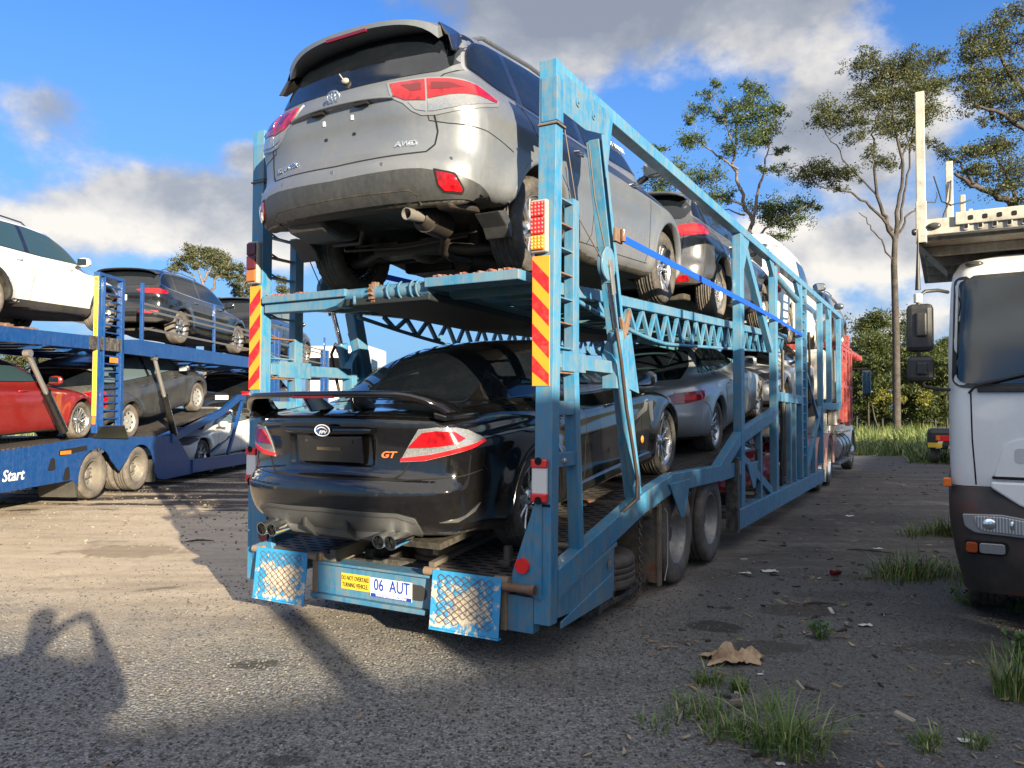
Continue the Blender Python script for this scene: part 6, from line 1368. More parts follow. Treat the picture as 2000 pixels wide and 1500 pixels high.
def fronts(C,grille=None,badge=False):
    S=C.S; fz,fw=S['fz'],S['fw']; sed=S['h']<1.56; cx,a=farcs(C); x1=max(p[0] for p in S['low'])
    h=S['h']; zt,zl=(.50*h,.41*h) if sed else (.50*h,.41*h)
    A0=a(x1-.1,.42*fw/1.0); A1=a(x1-.75,.93*fw)
    fit(C,'headlight',[(A0,zt-.02),(A0-.02,zl+.01),((A0+A1)/2,zl+.01),(A1,zt+.03),(A1+.02,zt+.07),((A0+A1)/2,zt+.06)],'cyl',CLEARL,off=.008,mirror=True,cx=cx,sp=.05,r=.03)
    gz=.46*h; fit(C,'grille',rnd([(-.38*fw,gz+.07),(.38*fw,gz+.07),(.32*fw,gz-.09),(-.32*fw,gz-.09)],.04),'front',PLASTIC,off=.008)
    fit(C,'air_intake',rnd([(-.55*fw,.27*h),(.55*fw,.27*h),(.5*fw,.17*h),(-.5*fw,.17*h)],.03),'front',PLASTIC,off=.006)
def doors(C,xs_,z0,z1,mt=None,hz=None,hxs=()):
    S=C.S; fx,fz=S['fx'],S['fz']
    for x in xs_:
        if isinstance(x,(list,tuple)): seam(C,'door_gap',[(fx(a),fz(b)) for a,b in x],'side',.007,mirror=True)
        else: seam(C,'door_gap',[(fx(x),fz(z1)),(fx(x)-.01,fz(z0))],'side',.007,mirror=True)
    for x in hxs: handle(C,fx(x),fz(hz),mt or C.paint)
def four(C,key,r,w_,rr,style,mats,ty=None,inset=.14):
    S=C.S; 
    for x in(0,S['wb']):
        w0=float(C.f.W(np.full(1,float(x)))[0])-inset
        for sg in(1,-1): place_wheel(C.root,key,x,sg*w0,r,r,w_,rr,style,mats)
def hiprail(C):
    S=C.S
# ---- black sedan with the wing
def gt_sedan():
    ORG=mat('orange_badge',(.75,.16,.05),.35)
    S=dict(SD); S['fx']=S['fz']=lambda x:x; S['fw']=1.0
    def bay(X,Y,Z,f):
        d=np.maximum(np.abs(Y)/.335,np.abs(Z-.825)/.095)
        return np.where(X<-.7,f+.022*np.clip((1.08-d)/.12,0,1),f)
    S['extra']=[bay]
    C=new_car('gt',S,pose(TF,.62,1.25,.63,6.2),BLACKP,'glossy black sedan with a large boot wing, rearmost on the lower deck',group='cars on the light blue carrier',h=.02); C.paint=BLACKP
    glaze(C,SDWIN,[(-.3,-.02),(.02,.80),(.86,2.1)],trim=None,rearg=None,frontg=[(1.62,-.52),(1.62,.52),(2.42,.68),(2.46,0),(2.42,-.68)])
    fit(C,'rear_window',[(-.52,.0),(-.50,.42),(-.42,.585),(-.1,.56),(.16,.52),(.22,.3),(.24,0),(.22,-.3),(.16,-.52),(-.1,-.56),(-.42,-.585),(-.50,-.42)],'top',GLASS,off=.004,r=.05,sp=.05)
    fit(C,'window_tint_band',[(-.17,1.045),(-.21,1.075),(-.16,1.16),(.05,1.285),(.03,1.255),(-.12,1.15),(-.16,1.08)],'side',CHROME,off=.009,mirror=True,sp=.03) if False else None
    cx,a=arcs(C,.75)
    xi=a(-1.08,.60); xt=a(-1.04,.72); xo=a(-.66,.915); xm=a(-.90,.86)
    ol=[(xi-.03,.757),(xt-.01,.955),(xt+.10,.962),(xm+.02,.950),(xm+.12,.925),(xo,.862),(xo+.005,.845),(xm,.80),(xt+.02,.762)]
    fit(C,'tail_light',ol,'cyl',CLEARL,off=.008,mirror=True,cx=cx,sp=.03)
    fit(C,'light_red_band',[(xi-.025,.760),(xi-.015,.782),(xt+.06,.80),(xm+.02,.832),(xo,.858),(xo+.003,.842),(xm,.803),(xt+.02,.764)],'cyl',REDB,off=.013,mirror=True,cx=cx,sp=.03)
    fit(C,'brake_lens',[(xi+.035,.842),(xt+.015,.935),(xt+.10,.942),(xm+.01,.925),(xm+.07,.878),(xm-.02,.852),(xt+.06,.842)],'cyl',REDL,off=.014,mirror=True,cx=cx,sp=.03)
    # boot lid
    q=[(.735,1.03),(.715,.97),(.64,.85),(.575,.74),(.545,.69),(.50,.664),(0,.655)]
    for sg in(1,-1): seam(C,'boot_gap',[(sg*y,z) for y,z in q],'rear',.009,off=.002)
    seam(C,'boot_gap',[(xt,.99),(xt+.12,.965)],'cyl',.006,cx=cx,mirror=True)
    for sg in(1,-1): seam(C,'boot_gap',[(-.96,sg*.70),(-.70,sg*.66),(-.55,sg*.64)],'top',.008,off=.002)
    # chrome-less garnish over the plate bay
    m=MB(); rows=[]
    for y in np.linspace(-.36,.36,21):
        e=abs(y)/.36; x=-1.083+.02*e**2; w_=.022*(1-.3*e**8); rows.append([(x+.03,y,.953+w_),(x-.012,y,.953+w_*.9),(x-.020,y,.950),(x-.012,y,.953-w_),(x+.03,y,.953-w_-.004)])
    m.add([p for r_ in rows for p in r_],[(i*5+j,i*5+j+1,i*5+6+j,i*5+5+j) for i in range(20) for j in range(4)],0,True); m.add(rows[0],[(0,1,2,3,4)]); m.add(rows[-1],[(4,3,2,1,0)]); m.build('boot_garnish',BLACKP,C.root)
    m=MB(); m.bb(-1.066,-1.05,-.27,.27,.745,.915); m.build('plate_backing',GLOSSBLK,C.root,bevel=.006)
    m=MB(); m.bb(-1.070,-1.066,-.10,.10,.822,.842); m.build('plate_strip',mat('dull_strip',(.13,.10,.05),.5),C.root)
    m=MB()
    for y in(-.19,.19): m=MB(); m.cyl((-1.071,y,.88),(-1.066,y,.88),.012,n=12); m.build('plate_screw',UNDERM,C.root)
    # oval emblem
    BX=-1.112; m=MB(); m.lathe([(0,.0),(.058,.0),(.062,.006)],'x',(BX,0,0),28); m.v=[(BX-(v[0]-BX)*.8,v[1],v[2]*.55+.955) for v in m.v]; e_=m.build('badge',mat('badge_blue',(.02,.05,.16),.2),C.root)
    m=MB(); m.tube([(BX-.004,.061*math.cos(t_),.955+.035*math.sin(t_)) for t_ in np.linspace(0,2*math.pi,33)[:-1]],.0035,6,closed=True); m.tube([(BX-.007,.048-.09*t_,.957+.018*math.sin(t_*3.0)) for t_ in np.linspace(0,1,9)],[.001,.003,.004,.0045,.0045,.004,.003,.002,.001],5); m.build('badge_ring',WHITEI,e_)
    text('lettering','FPV',.030,WHITEI,e_,basis((BX-.007,-.005,.943),(0,-1,0),(0,0,1)),.001,sx=1.25,shear=.3,bold=.0005)
    def rtext(s_,y,z,size,mt,**kw):
        h=C.bvh.ray_cast(Vector((-5,y,z)),Vector((1,0,0))); n=h[1]; n=-n if n.x>0 else n; xd=Vector((0,-1,0)); xd=(xd-n*xd.dot(n)).normalized(); return text('lettering',s_,size,mt,C.root,basis(h[0]+n*.003,xd,n.cross(xd)),extrude=.003,**kw)
    rtext('GT',-.44,.80,.055,ORG,sx=1.35,shear=.3,bold=.001)
    h=C.bvh.ray_cast(Vector((.62,-3,.62)),Vector((0,1,0))); n=h[1]; n=-n if n.y>0 else n; xd=(Vector((1,0,0))-n*n.x).normalized(); text('lettering','GT',.07,ORG,C.root,basis(h[0]+n*.003,xd,n.cross(xd)),extrude=.002,sx=1.4,shear=.3,bold=.001)
    # wing: one long blade with ends that sweep down
    def blade(pts):     # (x,y,z,chord,thick,tilt)
        V=[];F=[]
        for x,y,z,c,t_,nx,nz in pts:
            # section in plane spanned by x and local normal (ny,nz)
            for u,w_ in((0,.15),(.06,.5),(.35,.62),(.75,.4),(1,.0),(.75,-.2),(.35,-.38),(.06,-.4)):
                V.append((x+u*c,y+nx*w_*t_,z+nz*w_*t_+.12*u*c*0+ (0.02*(1-u))))
        k=8
        for i in range(len(pts)-1):
            for j in range(k): F.append((i*k+j,i*k+(j+1)%k,(i+1)*k+(j+1)%k,(i+1)*k+j))
        return V,F
    P=[]
    for y in np.linspace(-1,1,41):
        ay=abs(y); s_=1 if y>0 else -1
        if ay<.80: Y=ay/.80*.60; z=1.165-.012*(Y/.60)**2; nx,nz=0,1; x=-1.18+.06*(Y/.6)**2
        else:
            t_=(ay-.80)/.20; ang_=t_*1.05; Y=.60+.215*math.sin(min(t_,1)*1.35)/math.sin(1.35); z=1.153-.13*t_**1.5; nx=s_*math.sin(ang_); nz=math.cos(ang_); x=-1.12+.17*t_**1.2
        P.append((x,Y*s_,z,.20+.08*max(0,ay-.8)*5,.042,nx,nz))
    V,F=blade(P); m=MB(); m.add(V,F,0,True); m.add(V[:8],[tuple(range(8))]); m.add(V[-8:],[tuple(range(8))[::-1]]); wg=m.build('boot_wing',BLACKP,C.root)
    m=MB(); m.bb(-1.186,-1.17,-.17,.17,1.163,1.178); m.build('brake_light',REDD,wg,bevel=.003)
    for sg in(1,-1):
        m=MB(); m.prism([(-1.02,1.06),(-1.06,1.165),(-.93,1.165),(-.80,1.06)],sg*.20-.012,sg*.20+.012,'xz'); m.v=[(v[0],v[1]+sg*(1.16-v[2])*-.25,v[2]) for v in m.v]
        if sg==1: pass
        m.build('wing_support',BLACKP,wg,bevel=.006)
        m=MB(); m.add([(-.98,sg*.76,1.06),(-.62,sg*.80,1.045),(-.60,sg*.845,1.02),(-.95,sg*.83,1.035),(-.98,sg*.76,1.02),(-.62,sg*.80,1.0),(-.60,sg*.845,.98),(-.95,sg*.83,1.0)],[(0,1,2,3),(7,6,5,4),(0,4,5,1),(1,5,6,2),(2,6,7,3),(3,7,4,0)]); m.build('wing_foot',BLACKP,wg,bevel=.01)
    # rear diffuser
    c0=(-.4,0); k=R(1)*.9; a0=lambda x,y: math.degrees(math.atan2(y,-(x+.4)))*k
    d0=a0(-1.12,.55); d1=a0(-1.08,.66); d2=a0(-1.03,.70)
    half=[(0,.475),(d0,.462),(d1,.43),(d2,.31),(d2,.26)]
    O=[(-x,z) for x,z in half[::-1][:-1]]+half+[(d1,.27),(d0,.33),(.2,.32),(-.2,.32),(-d0,.33),(-d1,.27)]
    fit(C,'diffuser',O,'cyl',mat('grey_valance',(.07,.072,.071),.5),off=.012,depth=.01,cx=c0,sp=.04,r=.02)
    seam(C,'diffuser_line',[(-d1,.40),(-d0,.44),(0,.452),(d0,.44),(d1,.40)],'cyl',.004,cx=c0,off=.0135,dep=.002,mt=UNDERM)
    m=MB(); m.prism([(-.44,.34),(-.38,.265),(.38,.265),(.44,.34)],-1.07,-.85,'yz'); m.build('diffuser_floor',mat('grey_valance'),C.root,bevel=.02)
    for y in(.17,-.17): m=MB(); m.prism([(-1.15,.40),(-1.15,.34),(-1.06,.255),(-.95,.255),(-.95,.36)],y-.012,y+.012,'xz'); m.build('diffuser_fin',PLGREY,C.root,bevel=.004)
    for sg in(1,-1):
        for dy in(-.045,.045):
            m=MB(); cone_tip(m,(-1.175,sg*.49+dy,.30),(-1.0,sg*.49+dy,.305),.044,0); m.cyl((-1.13,sg*.49+dy,.30),(-.98,sg*.49+dy,.305),.036,n=16,mi=1); m.build('exhaust_tip',[CHROME,DARK],C.root)
    for y in(.42,-.0,-.42,):
        h=C.bvh.ray_cast(Vector((-5,y,.575)),Vector((1,0,0))); m=MB(); m.cyl(h[0]+Vector((-.003,0,0)),h[0]+Vector((.005,0,0)),.011,n=14); m.build('parking_sensor',PLASTIC,C.root)
    # bumper corner vent and crease
    fit(C,'bumper_vent',[(a(-1.02,.80),.40),(a(-.86,.88),.42),(a(-.72,.90),.47),(a(-.78,.90),.425),(a(-.92,.86),.39)],'cyl',ALUD,off=.006,mirror=True,cx=cx,sp=.03)
    seam(C,'bumper_gap',[(xo-.005,.845),(xo-.02,.70),(xo+.02,.66)],'cyl',.007,cx=cx,mirror=True)
    seam(C,'bumper_line',[(a(-1.1,.3),.655),(xi,.655),(xm,.66),(xo-.02,.67)],'cyl',.006,cx=cx,mirror=True)
    doors(C,[[(.83,1.0),(.82,.7),(.80,.30)],[(-.02,1.03),(.02,.92),(.28,.75),(.42,.55),(.44,.32)],[(2.05,.95),(2.12,.7),(2.05,.30)]],.3,1.0,hz=.87,hxs=(.30,1.35))
    fit(C,'side_stripe',[(1.55,.60),(2.25,.72),(2.30,.93),(2.22,.93),(2.15,.76),(1.5,.63)],'side',mat('stripe_grey',(.09,.09,.09),.4),off=.002,mirror=True)
    fit(C,'fender_vent',rnd([(2.28,.80),(2.40,.80),(2.40,.60),(2.34,.60)],.02),'side',ALUD,off=.005,mirror=True)
    m=MB()
    for sg in(1,-1): m=MB(); m.prism([(.42,.24),(2.40,.24),(2.40,.32),(.42,.32)],sg*.86,sg*.915,'xz'); m.build('side_skirt',BLACKP,C.root,bevel=.015)
    mirror_unit(C,1.98,.90,1.02,BLACKP,.95); arch_lips(C,BLACKP,.02,.003); fronts(C)
    four(C,'gt',.34,.24,.25,('vee',5),(TYRE,ALU),inset=.13)
    m=MB(); m.bb(-.9,3.5,-.7,.7,.20,.24); m.build('floor_pan',UNDER,C.root)
    return C
gt_sedan()
def add_tail(C,pts,mt=REDL,off=.009,name='tail_light',back=.85,sp=.04):
    cx,a=arcs(C,back); fit(C,name,[(a(x,y),z) for x,y,z in pts],'cyl',mt,off=off,mirror=True,cx=cx,sp=sp)
# ---- silver coupe
CPE=dict(SD,wb=2.53,h=1.375,zb=.93,wr=.335,ra=.39,crease=(.80,.012),
  low=[(-.70,.27),(-.86,.32),(-.94,.42),(-.955,.55),(-.93,.70),(-.90,.82),(-.86,.93),(-.78,.97),(-.3,.98),(.3,.96),(1.2,.92),(1.9,.90),(2.4,.84),(2.9,.72),(3.2,.60),(3.33,.46),(3.28,.28),(2.9,.18),(1.5,.18),(.4,.18),(-.4,.22)],
  top=[(-.80,.95),(-.62,1.04),(-.30,1.17),(.05,1.28),(.45,1.35),(.85,1.372),(1.15,1.34),(1.55,1.20),(1.95,1.0),(2.15,.88),(1.9,.7),(0,.7),(-.7,.8)],
  wp=[(-.97,.74),(-.7,.86),(-.2,.915),(.3,.91),(1.3,.90),(2.5,.91),(2.9,.86),(3.35,.62)],gw=[(-.8,.62),(-.3,.70),(.4,.755),(1.2,.76),(2.1,.70)],bowr=.26,fx=lambda x:x,fz=lambda z:z,fw=1.0,extra=[])
def coupe():
    P=carpaint('cool_silver_paint',(.42,.44,.455),.6,.3,.7,.22); C=new_car('cp',CPE,pose(TF,5.50,1.24,1.06,8.7),P,'silver two door coupe on the lower deck ahead of the black sedan',group='cars on the light blue carrier',h=.026); C.paint=P
    glaze(C,[(-.02,1.01),(.08,1.10),(.35,1.245),(.7,1.295),(1.0,1.275),(1.35,1.16),(1.62,.99),(.9,.965),(.2,.98)],[(-.1,.50),(.54,1.7)],frontg=[(1.18,-.52),(1.18,.52),(1.95,.68),(2.0,0),(1.95,-.68)])
    fit(C,'rear_window',[(-.66,-.40),(-.66,.40),(-.50,.60),(-.1,.60),(.22,.50),(.26,0),(.22,-.50),(-.1,-.60),(-.50,-.60)],'top',GLASS,off=.005,r=.06,sp=.06)
    add_tail(C,[(-.90,.36,.745),(-.88,.50,.81),(-.80,.66,.855),(-.60,.85,.86),(-.48,.90,.845),(-.55,.88,.76),(-.75,.74,.725),(-.88,.5,.72)]); add_tail(C,[(-.76,.70,.80),(-.64,.82,.82),(-.66,.81,.765),(-.76,.71,.765)],REDB,.013,'brake_lens')
    for sg in(1,-1): seam(C,'boot_gap',[(sg*.62,.95),(sg*.60,.70),(sg*.52,.60),(0,.59)],'rear',.006)
    doors(C,[[(1.66,.95),(1.70,.7),(1.66,.28)],[(.42,.97),(.50,.6),(.55,.3)]],.3,.9,hz=.82,hxs=(.62,)); seam(C,'bumper_gap',[(-.52,.72),(-.40,.66),(-.36,.45)],'side',.006,mirror=True)
    fit(C,'air_scoop',rnd([(-.2,.93),(.1,.93),(.1,.90),(-.2,.90)],.01),'side',P,off=.004)
    mirror_unit(C,1.52,.86,.98,P,.95); arch_lips(C,P,.02,.003); fronts(C); four(C,'cp',.335,.23,.25,('single',12),(TYREC,ALU)); return C
coupe()
# ---- other wagons and sedans
def suv(key,M_,paint,label,group,ro,wb,fo,H,Wd,tails,name='parked_car',wheel=None,clad=True,h=.034,trim=None,plate=None,rails=True,tint=None,extra=None,ra=.43,r=.37,lamp_front=True,bumper=True):
    S=warp(None,KL,ro,wb,fo,H,Wd,wr=r,ra=ra,**(extra or {})); C=new_car(key,S,M_,paint,label,group=group,h=h); C.paint=paint; fx,fz,fw=S['fx'],S['fz'],S['fw']
    glaze(C,KLWIN,[(-.72,-.14),(-.08,.86),(.94,2.4)],trim=trim,rearg=[(-.68,1.26),(0,1.228),(.68,1.26),(.74,1.40),(.60,1.58),(0,1.62),(-.60,1.58),(-.74,1.40)],frontg=[(1.62,-.60),(1.62,.60),(2.5,.72),(2.55,0),(2.5,-.72)],tint=tint)
    for t_ in tails: add_tail(C,[(fx(x),y*fw,fz(z)) for x,y,z in t_[0]],t_[1],t_[2],t_[3] if len(t_)>3 else 'tail_light')
    m=MB(); rows=[]
    for y in np.linspace(-.68,.68,15):
        q=abs(y)/.68; xr=-.93+.13*q**2.6; z=1.65-.035*q**2-.05*q**8
        rows.append([(fx(-.50),y*fw,fz(z+.022)),(fx(xr),y*fw,fz(z-.012)),(fx(xr+.01),y*fw,fz(z-.045)),(fx(-.64),y*fw,fz(z-.03))])
    m.add([p for r_ in rows for p in r_],[(i*4+j,i*4+(j+1)%4,i*4+4+(j+1)%4,i*4+4+j) for i in range(14) for j in range(4)],0,True); m.add(rows[0],[(0,1,2,3)]); m.add(rows[-1],[(3,2,1,0)]); m.build('roof_spoiler',paint,C.root)
    for sg in(1,-1):
        seam(C,'panel_gap',[(sg*.74*fw,fz(1.23)),(sg*.69*fw,fz(1.0)),(sg*.66*fw,fz(.76)),(sg*.6*fw,fz(.70)),(0,fz(.69))],'rear',.008)
        if rails: mm=MB(); mm.tube([(fx(-.35),sg*.60*fw,fz(1.665)),(fx(-.2),sg*.605*fw,fz(1.715)),(fx(.5),sg*.61*fw,fz(1.745)),(fx(1.1),sg*.60*fw,fz(1.73)),(fx(1.25),sg*.59*fw,fz(1.67))],[.01,.015,.015,.015,.01],8); mm.build('roof_rail',trim or GLOSSBLK,C.root)
    if bumper:
        cx,a=arcs(C); c0=(cx[0],0); k=R(1)*.9; a0=lambda x,y: math.degrees(math.atan2(y,-(x-c0[0])))*k; e=a0(fx(-.46),.95*fw)
        hb=[(0,fz(.52)),(e*.6,fz(.52)),(e,fz(.46))]; lo=[(e,fz(.34)),(e*.6,fz(.36)),(.2,fz(.39))]
        fit(C,'lower_bumper',[(-x,z) for x,z in hb[::-1][:-1]]+hb+lo+[(-x,z) for x,z in lo[::-1]],'cyl',PLASTIC,off=.008,depth=.004,cx=c0,sp=.06)
    doors(C,[[(.93,1.17),(.93,.75),(.86,.38)],[(-.12,1.20),(-.10,1.0),(.12,.86),(.40,.68),(.46,.5),(.44,.40)],[(2.22,1.12),(2.26,.85),(2.18,.38)]],.4,1.1,mt=trim or paint,hz=1.03,hxs=(.60,1.80))
    if clad:
        fit(C,'sill_cladding',[(fx(.46),fz(.40)),(fx(2.32),fz(.40)),(fx(2.34),fz(.29)),(fx(.44),fz(.29))],'side',PLASTIC,off=.008,mirror=True,sp=.08); arch_lips(C,PLASTIC,.055,.008)
    else: arch_lips(C,paint,.025,.004)
    if plate: 
        hh=C.bvh.ray_cast(Vector((-5,0,fz(.95))),Vector((1,0,0)))[0]; m=MB(); m.box((hh.x-.012,0,fz(.95)),(.012,.37,.12)); pp=m.build('number_plate',WHITEP,C.root,bevel=.004); text('lettering',plate,.075,BLKI,pp,basis((hh.x-.0195,0,fz(.95)),(0,-1,0),(0,0,1)),.001)
    mirror_unit(C,fx(2.02),.93*fw,fz(1.18),paint); fronts(C)
    wk=wheel or ('w5',('double',5),ALU,TYREC); four(C,wk[0],r,.235,r*.64,wk[1],(wk[3],wk[2])); 
    m=MB(); m.bb(fx(-.6),fx(3.3),-.62*fw,.62*fw,.24,.32); m.build('floor_pan',UNDER,C.root,bevel=.02); return C
G1='cars on the light blue carrier'; G2='cars on the dark blue carrier'
GREY=carpaint('graphite_paint',(.085,.09,.10),.6,.3,.9,.2)
c5=[([(-1.05,.42,1.10),(-1.03,.60,1.15),(-.85,.84,1.19),(-.50,.95,1.17),(-.50,.95,1.10),(-.70,.90,1.03),(-.95,.72,1.02),(-1.03,.5,1.05)],REDL,.009),([(-.95,.72,1.13),(-.72,.90,1.14),(-.74,.89,1.06),(-.95,.72,1.07)],REDB,.014,'brake_lens'),([(-1.05,.60,.52),(-1.0,.78,.53),(-.98,.80,.45),(-1.05,.60,.45)],REDL,.014,'reflector')]
suv('g5',pose(TF,5.60,1.24,2.74,2.9),GREY,'dark grey wagon on the top deck just ahead of the silver wagon',G1,.93,2.70,.92,1.66,.93,c5,trim=ALUD)
NAVYP=mat('deep_black_paint',(.005,.006,.008),.15,0,1.0,fn=dusty((.005,.006,.008),dust=(.10,.09,.075),amt=.10,rough=.12,rs=.25))
q5=[([(-1.06,.38,1.13),(-1.04,.6,1.17),(-.85,.86,1.17),(-.62,.94,1.14),(-.66,.93,1.07),(-.9,.8,1.05),(-1.04,.55,1.07)],REDL,.009),([(-1.10,.45,.66),(-1.05,.70,.67),(-.93,.84,.66),(-.93,.84,.62),(-1.05,.70,.60),(-1.10,.45,.61)],REDB,.012,'rear_fog_light')]
qr=suv('q5',pose(BF,3.62,1.24,3.02,0),NAVYP,'black wagon with chrome window trim on the dark blue carrier top deck',G2,1.0,3.02,.95,1.66,.94,q5,trim=CHROME,clad=False,plate='8')
WH_=carpaint('white_paint',(.74,.73,.69),0,.3,.8,.12,low=False)
suv('cy',pose(BF,-2.15,1.26,2.88,2.4),WH_,'white wagon at the left edge on the dark blue carrier top deck',G2,1.0,2.90,.98,1.69,.95,[([(-1.05,.5,1.12),(-.7,.93,1.15),(-.7,.93,1.05),(-1.05,.5,1.05)],REDL,.009)],trim=None,wheel=('w10',('double',5),ALU,TYREC),tint=mat('greenish_glass',(.03,.06,.07),.03,0,0,.9))
DGREY=carpaint('dark_grey_paint',(.04,.042,.045),.4,.35,.7,.3,low=False)
suv('pm',pose(BF,1.72,1.24,.99,10.6),DGREY,'dark grey people mover tilted nose up on the dark blue carrier lower deck',G2,.98,2.85,.95,1.62,.93,[([(-1.04,.56,1.12),(-.8,.90,1.14),(-.72,.93,1.02),(-.80,.91,.80),(-.98,.68,.82),(-1.02,.60,.98)],REDL,.01),([(-.95,.74,.90),(-.82,.90,.90),(-.85,.88,.82),(-.96,.72,.83)],CLEARL,.014,'reversing_light')],clad=False,wheel=('wcap',('cap',8),mat('wheel_cover',(.42,.41,.38),.4,.3),TYREC),r=.34,ra=.40,rails=False,tint=GLASSC)
DEF=dict(tum=.18,tumq=0.0,k2=.10,k1=.08,bowgf=.08,bowgr=.03)
suv('df',pose(BF,8.9,1.24,2.98,0),NAVYP,'boxy black four wheel drive at the front of the dark blue carrier top deck',G2,.85,3.0,.85,1.85,.97,[([(-1.02,.78,1.1),(-.95,.86,1.1),(-.95,.86,.9),(-1.02,.78,.9)],REDL,.01)],extra=DEF,tint=GLASSC,plate='05')
suv('bk',pose(BF,8.6,1.24,.95,0),NAVYP,'black wagon with a white plate low on the dark blue carrier behind the ramp',G2,.95,2.8,.9,1.7,.93,[([(-1.04,.56,1.12),(-.8,.90,1.12),(-.8,.9,1.02),(-1.02,.60,1.02)],REDL,.01)],plate='525 8')
TEAL=carpaint('slate_blue_paint',(.06,.085,.11),.6,.3,.9,.15)
suv('hd',pose(TF,19.0,1.24,3.22,-3,yaw=180),TEAL,'slate blue wagon facing backwards, frontmost on the light blue carrier top deck',G1,.95,2.75,.95,1.62,.93,[([(-1.04,.56,1.12),(-.8,.90,1.12),(-.8,.9,1.02),(-1.02,.60,1.02)],REDL,.01)])
def sedan(key,M_,paint,label,group,ro,wb,fo,H,Wd,tails,wheel=None,tint=None,h=.034,rearg=True,win=None,cuts=None,trim=None,extra=None):
    S=warp(None,SD,ro,wb,fo,H,Wd,**(extra or {})); C=new_car(key,S,M_,paint,label,group=group,h=h); C.paint=paint; fx,fz,fw=S['fx'],S['fz'],S['fw']
    glaze(C,win or SDWIN,cuts or [(-.3,-.02),(.02,.80),(.86,2.1)],trim=trim,frontg=[(1.62,-.52),(1.62,.52),(2.42,.66),(2.46,0),(2.42,-.66)],tint=tint)
    if rearg: fit(C,'rear_window',[(fx(x),y*fw) for x,y in [(-.50,-.42),(-.52,0),(-.50,.42),(-.42,.56),(-.1,.55),(.16,.50),(.24,0),(.16,-.50),(-.1,-.55),(-.42,-.56)]],'top',GLASS,off=.005,r=.05,sp=.07)
    for t_ in tails: add_tail(C,[(fx(x),y*fw,fz(z)) for x,y,z in t_[0]],t_[1],t_[2],t_[3] if len(t_)>3 else 'tail_light')
    doors(C,[[(.83,1.0),(.82,.7),(.80,.30)],[(-.02,1.03),(.02,.92),(.28,.75),(.42,.55),(.44,.32)],[(2.05,.95),(2.12,.7),(2.05,.30)]],.3,1.0,mt=paint,hz=.87,hxs=(.30,1.35))
    mirror_unit(C,fx(1.98),.90*fw,fz(1.02),paint,.95); arch_lips(C,paint,.02,.003); fronts(C)
    wk=wheel or ('s5',('double',5),ALU,TYREC); four(C,wk[0],.33,.23,.235,wk[1],(wk[3],wk[2])); return C
MAR=carpaint('deep_red_paint',(.30,.012,.010),.35,.3,1.0,.12,low=False)
tl=[([(-1.05,.5,.93),(-.9,.84,.95),(-.75,.9,.92),(-.78,.9,.82),(-1.04,.5,.80)],REDL,.009)]
sedan('bm',pose(BF,-2.72,1.24,.93,2.2),MAR,'deep red sedan at the left edge on the dark blue carrier lower deck',G2,1.05,2.88,.9,1.44,.92,tl,wheel=('sm',('vee',7),ALU,TYREC),tint=mat('greenish_glass'))
sedan('cv',pose(BF,7.72,1.20,.29,-2.2,yaw=180),WH_,'white convertible facing the viewer in the low well of the dark blue carrier',G2,1.0,2.95,.85,1.36,.90,tl,wheel=('s5',('double',5),ALU,TYRE),tint=GLASSC,rearg=True)
sedan('ws',pose(TF,13.1,1.24,1.62,-3,yaw=180),WH_,'white sedan facing backwards on the light blue carrier lower deck',G1,1.0,2.75,.9,1.45,.90,tl,rearg=True)
sedan('rw',pose(TF,6.5,1.22,.28,0),carpaint('bright_red_paint',(.45,.008,.012),.2,.3,1.0,.08,low=False),'bright red sedan low in the well of the light blue carrier behind the braces',G1,.9,2.7,.85,1.02,.86,tl,rearg=True)
# ---- white van
VAN=dict(wb=3.2,wr=.35,ra=.41,h=1.95,zb=1.15,flare=.015,crease=(.95,.01),
  low=[(-.95,.32),(-1.02,.42),(-1.05,.6),(-1.03,.9),(-1.02,1.3),(-.98,1.35),(0,1.35),(2.5,1.25),(3.3,1.15),(3.85,1.02),(4.05,.8),(4.05,.45),(3.95,.28),(2,.24),(.5,.24),(-.6,.27)],
  top=[(-1.03,1.1),(-1.0,1.6),(-.93,1.88),(-.75,1.94),(0,1.97),(1.5,1.96),(2.3,1.90),(2.85,1.62),(3.35,1.2),(3.3,.9),(0,.8),(-.95,.9)],
  wp=[(-1.06,.88),(-.8,.94),(0,.96),(3.0,.96),(3.6,.90),(4.06,.72)],ins=[(.2,.06),(.4,.01),(.8,0),(1.1,.02),(1.3,.05)],gw=[(-1.05,.90),(0,.93),(2.4,.91),(3.3,.82)],tum=.18,tumq=.05,k1=.09,k2=.16,k3=.04,bowr=.07,bpr=4,bowgr=.08,crown=.04,bowf=.3,fx=lambda x:x,fz=lambda z:z,fw=1.0,extra=[])
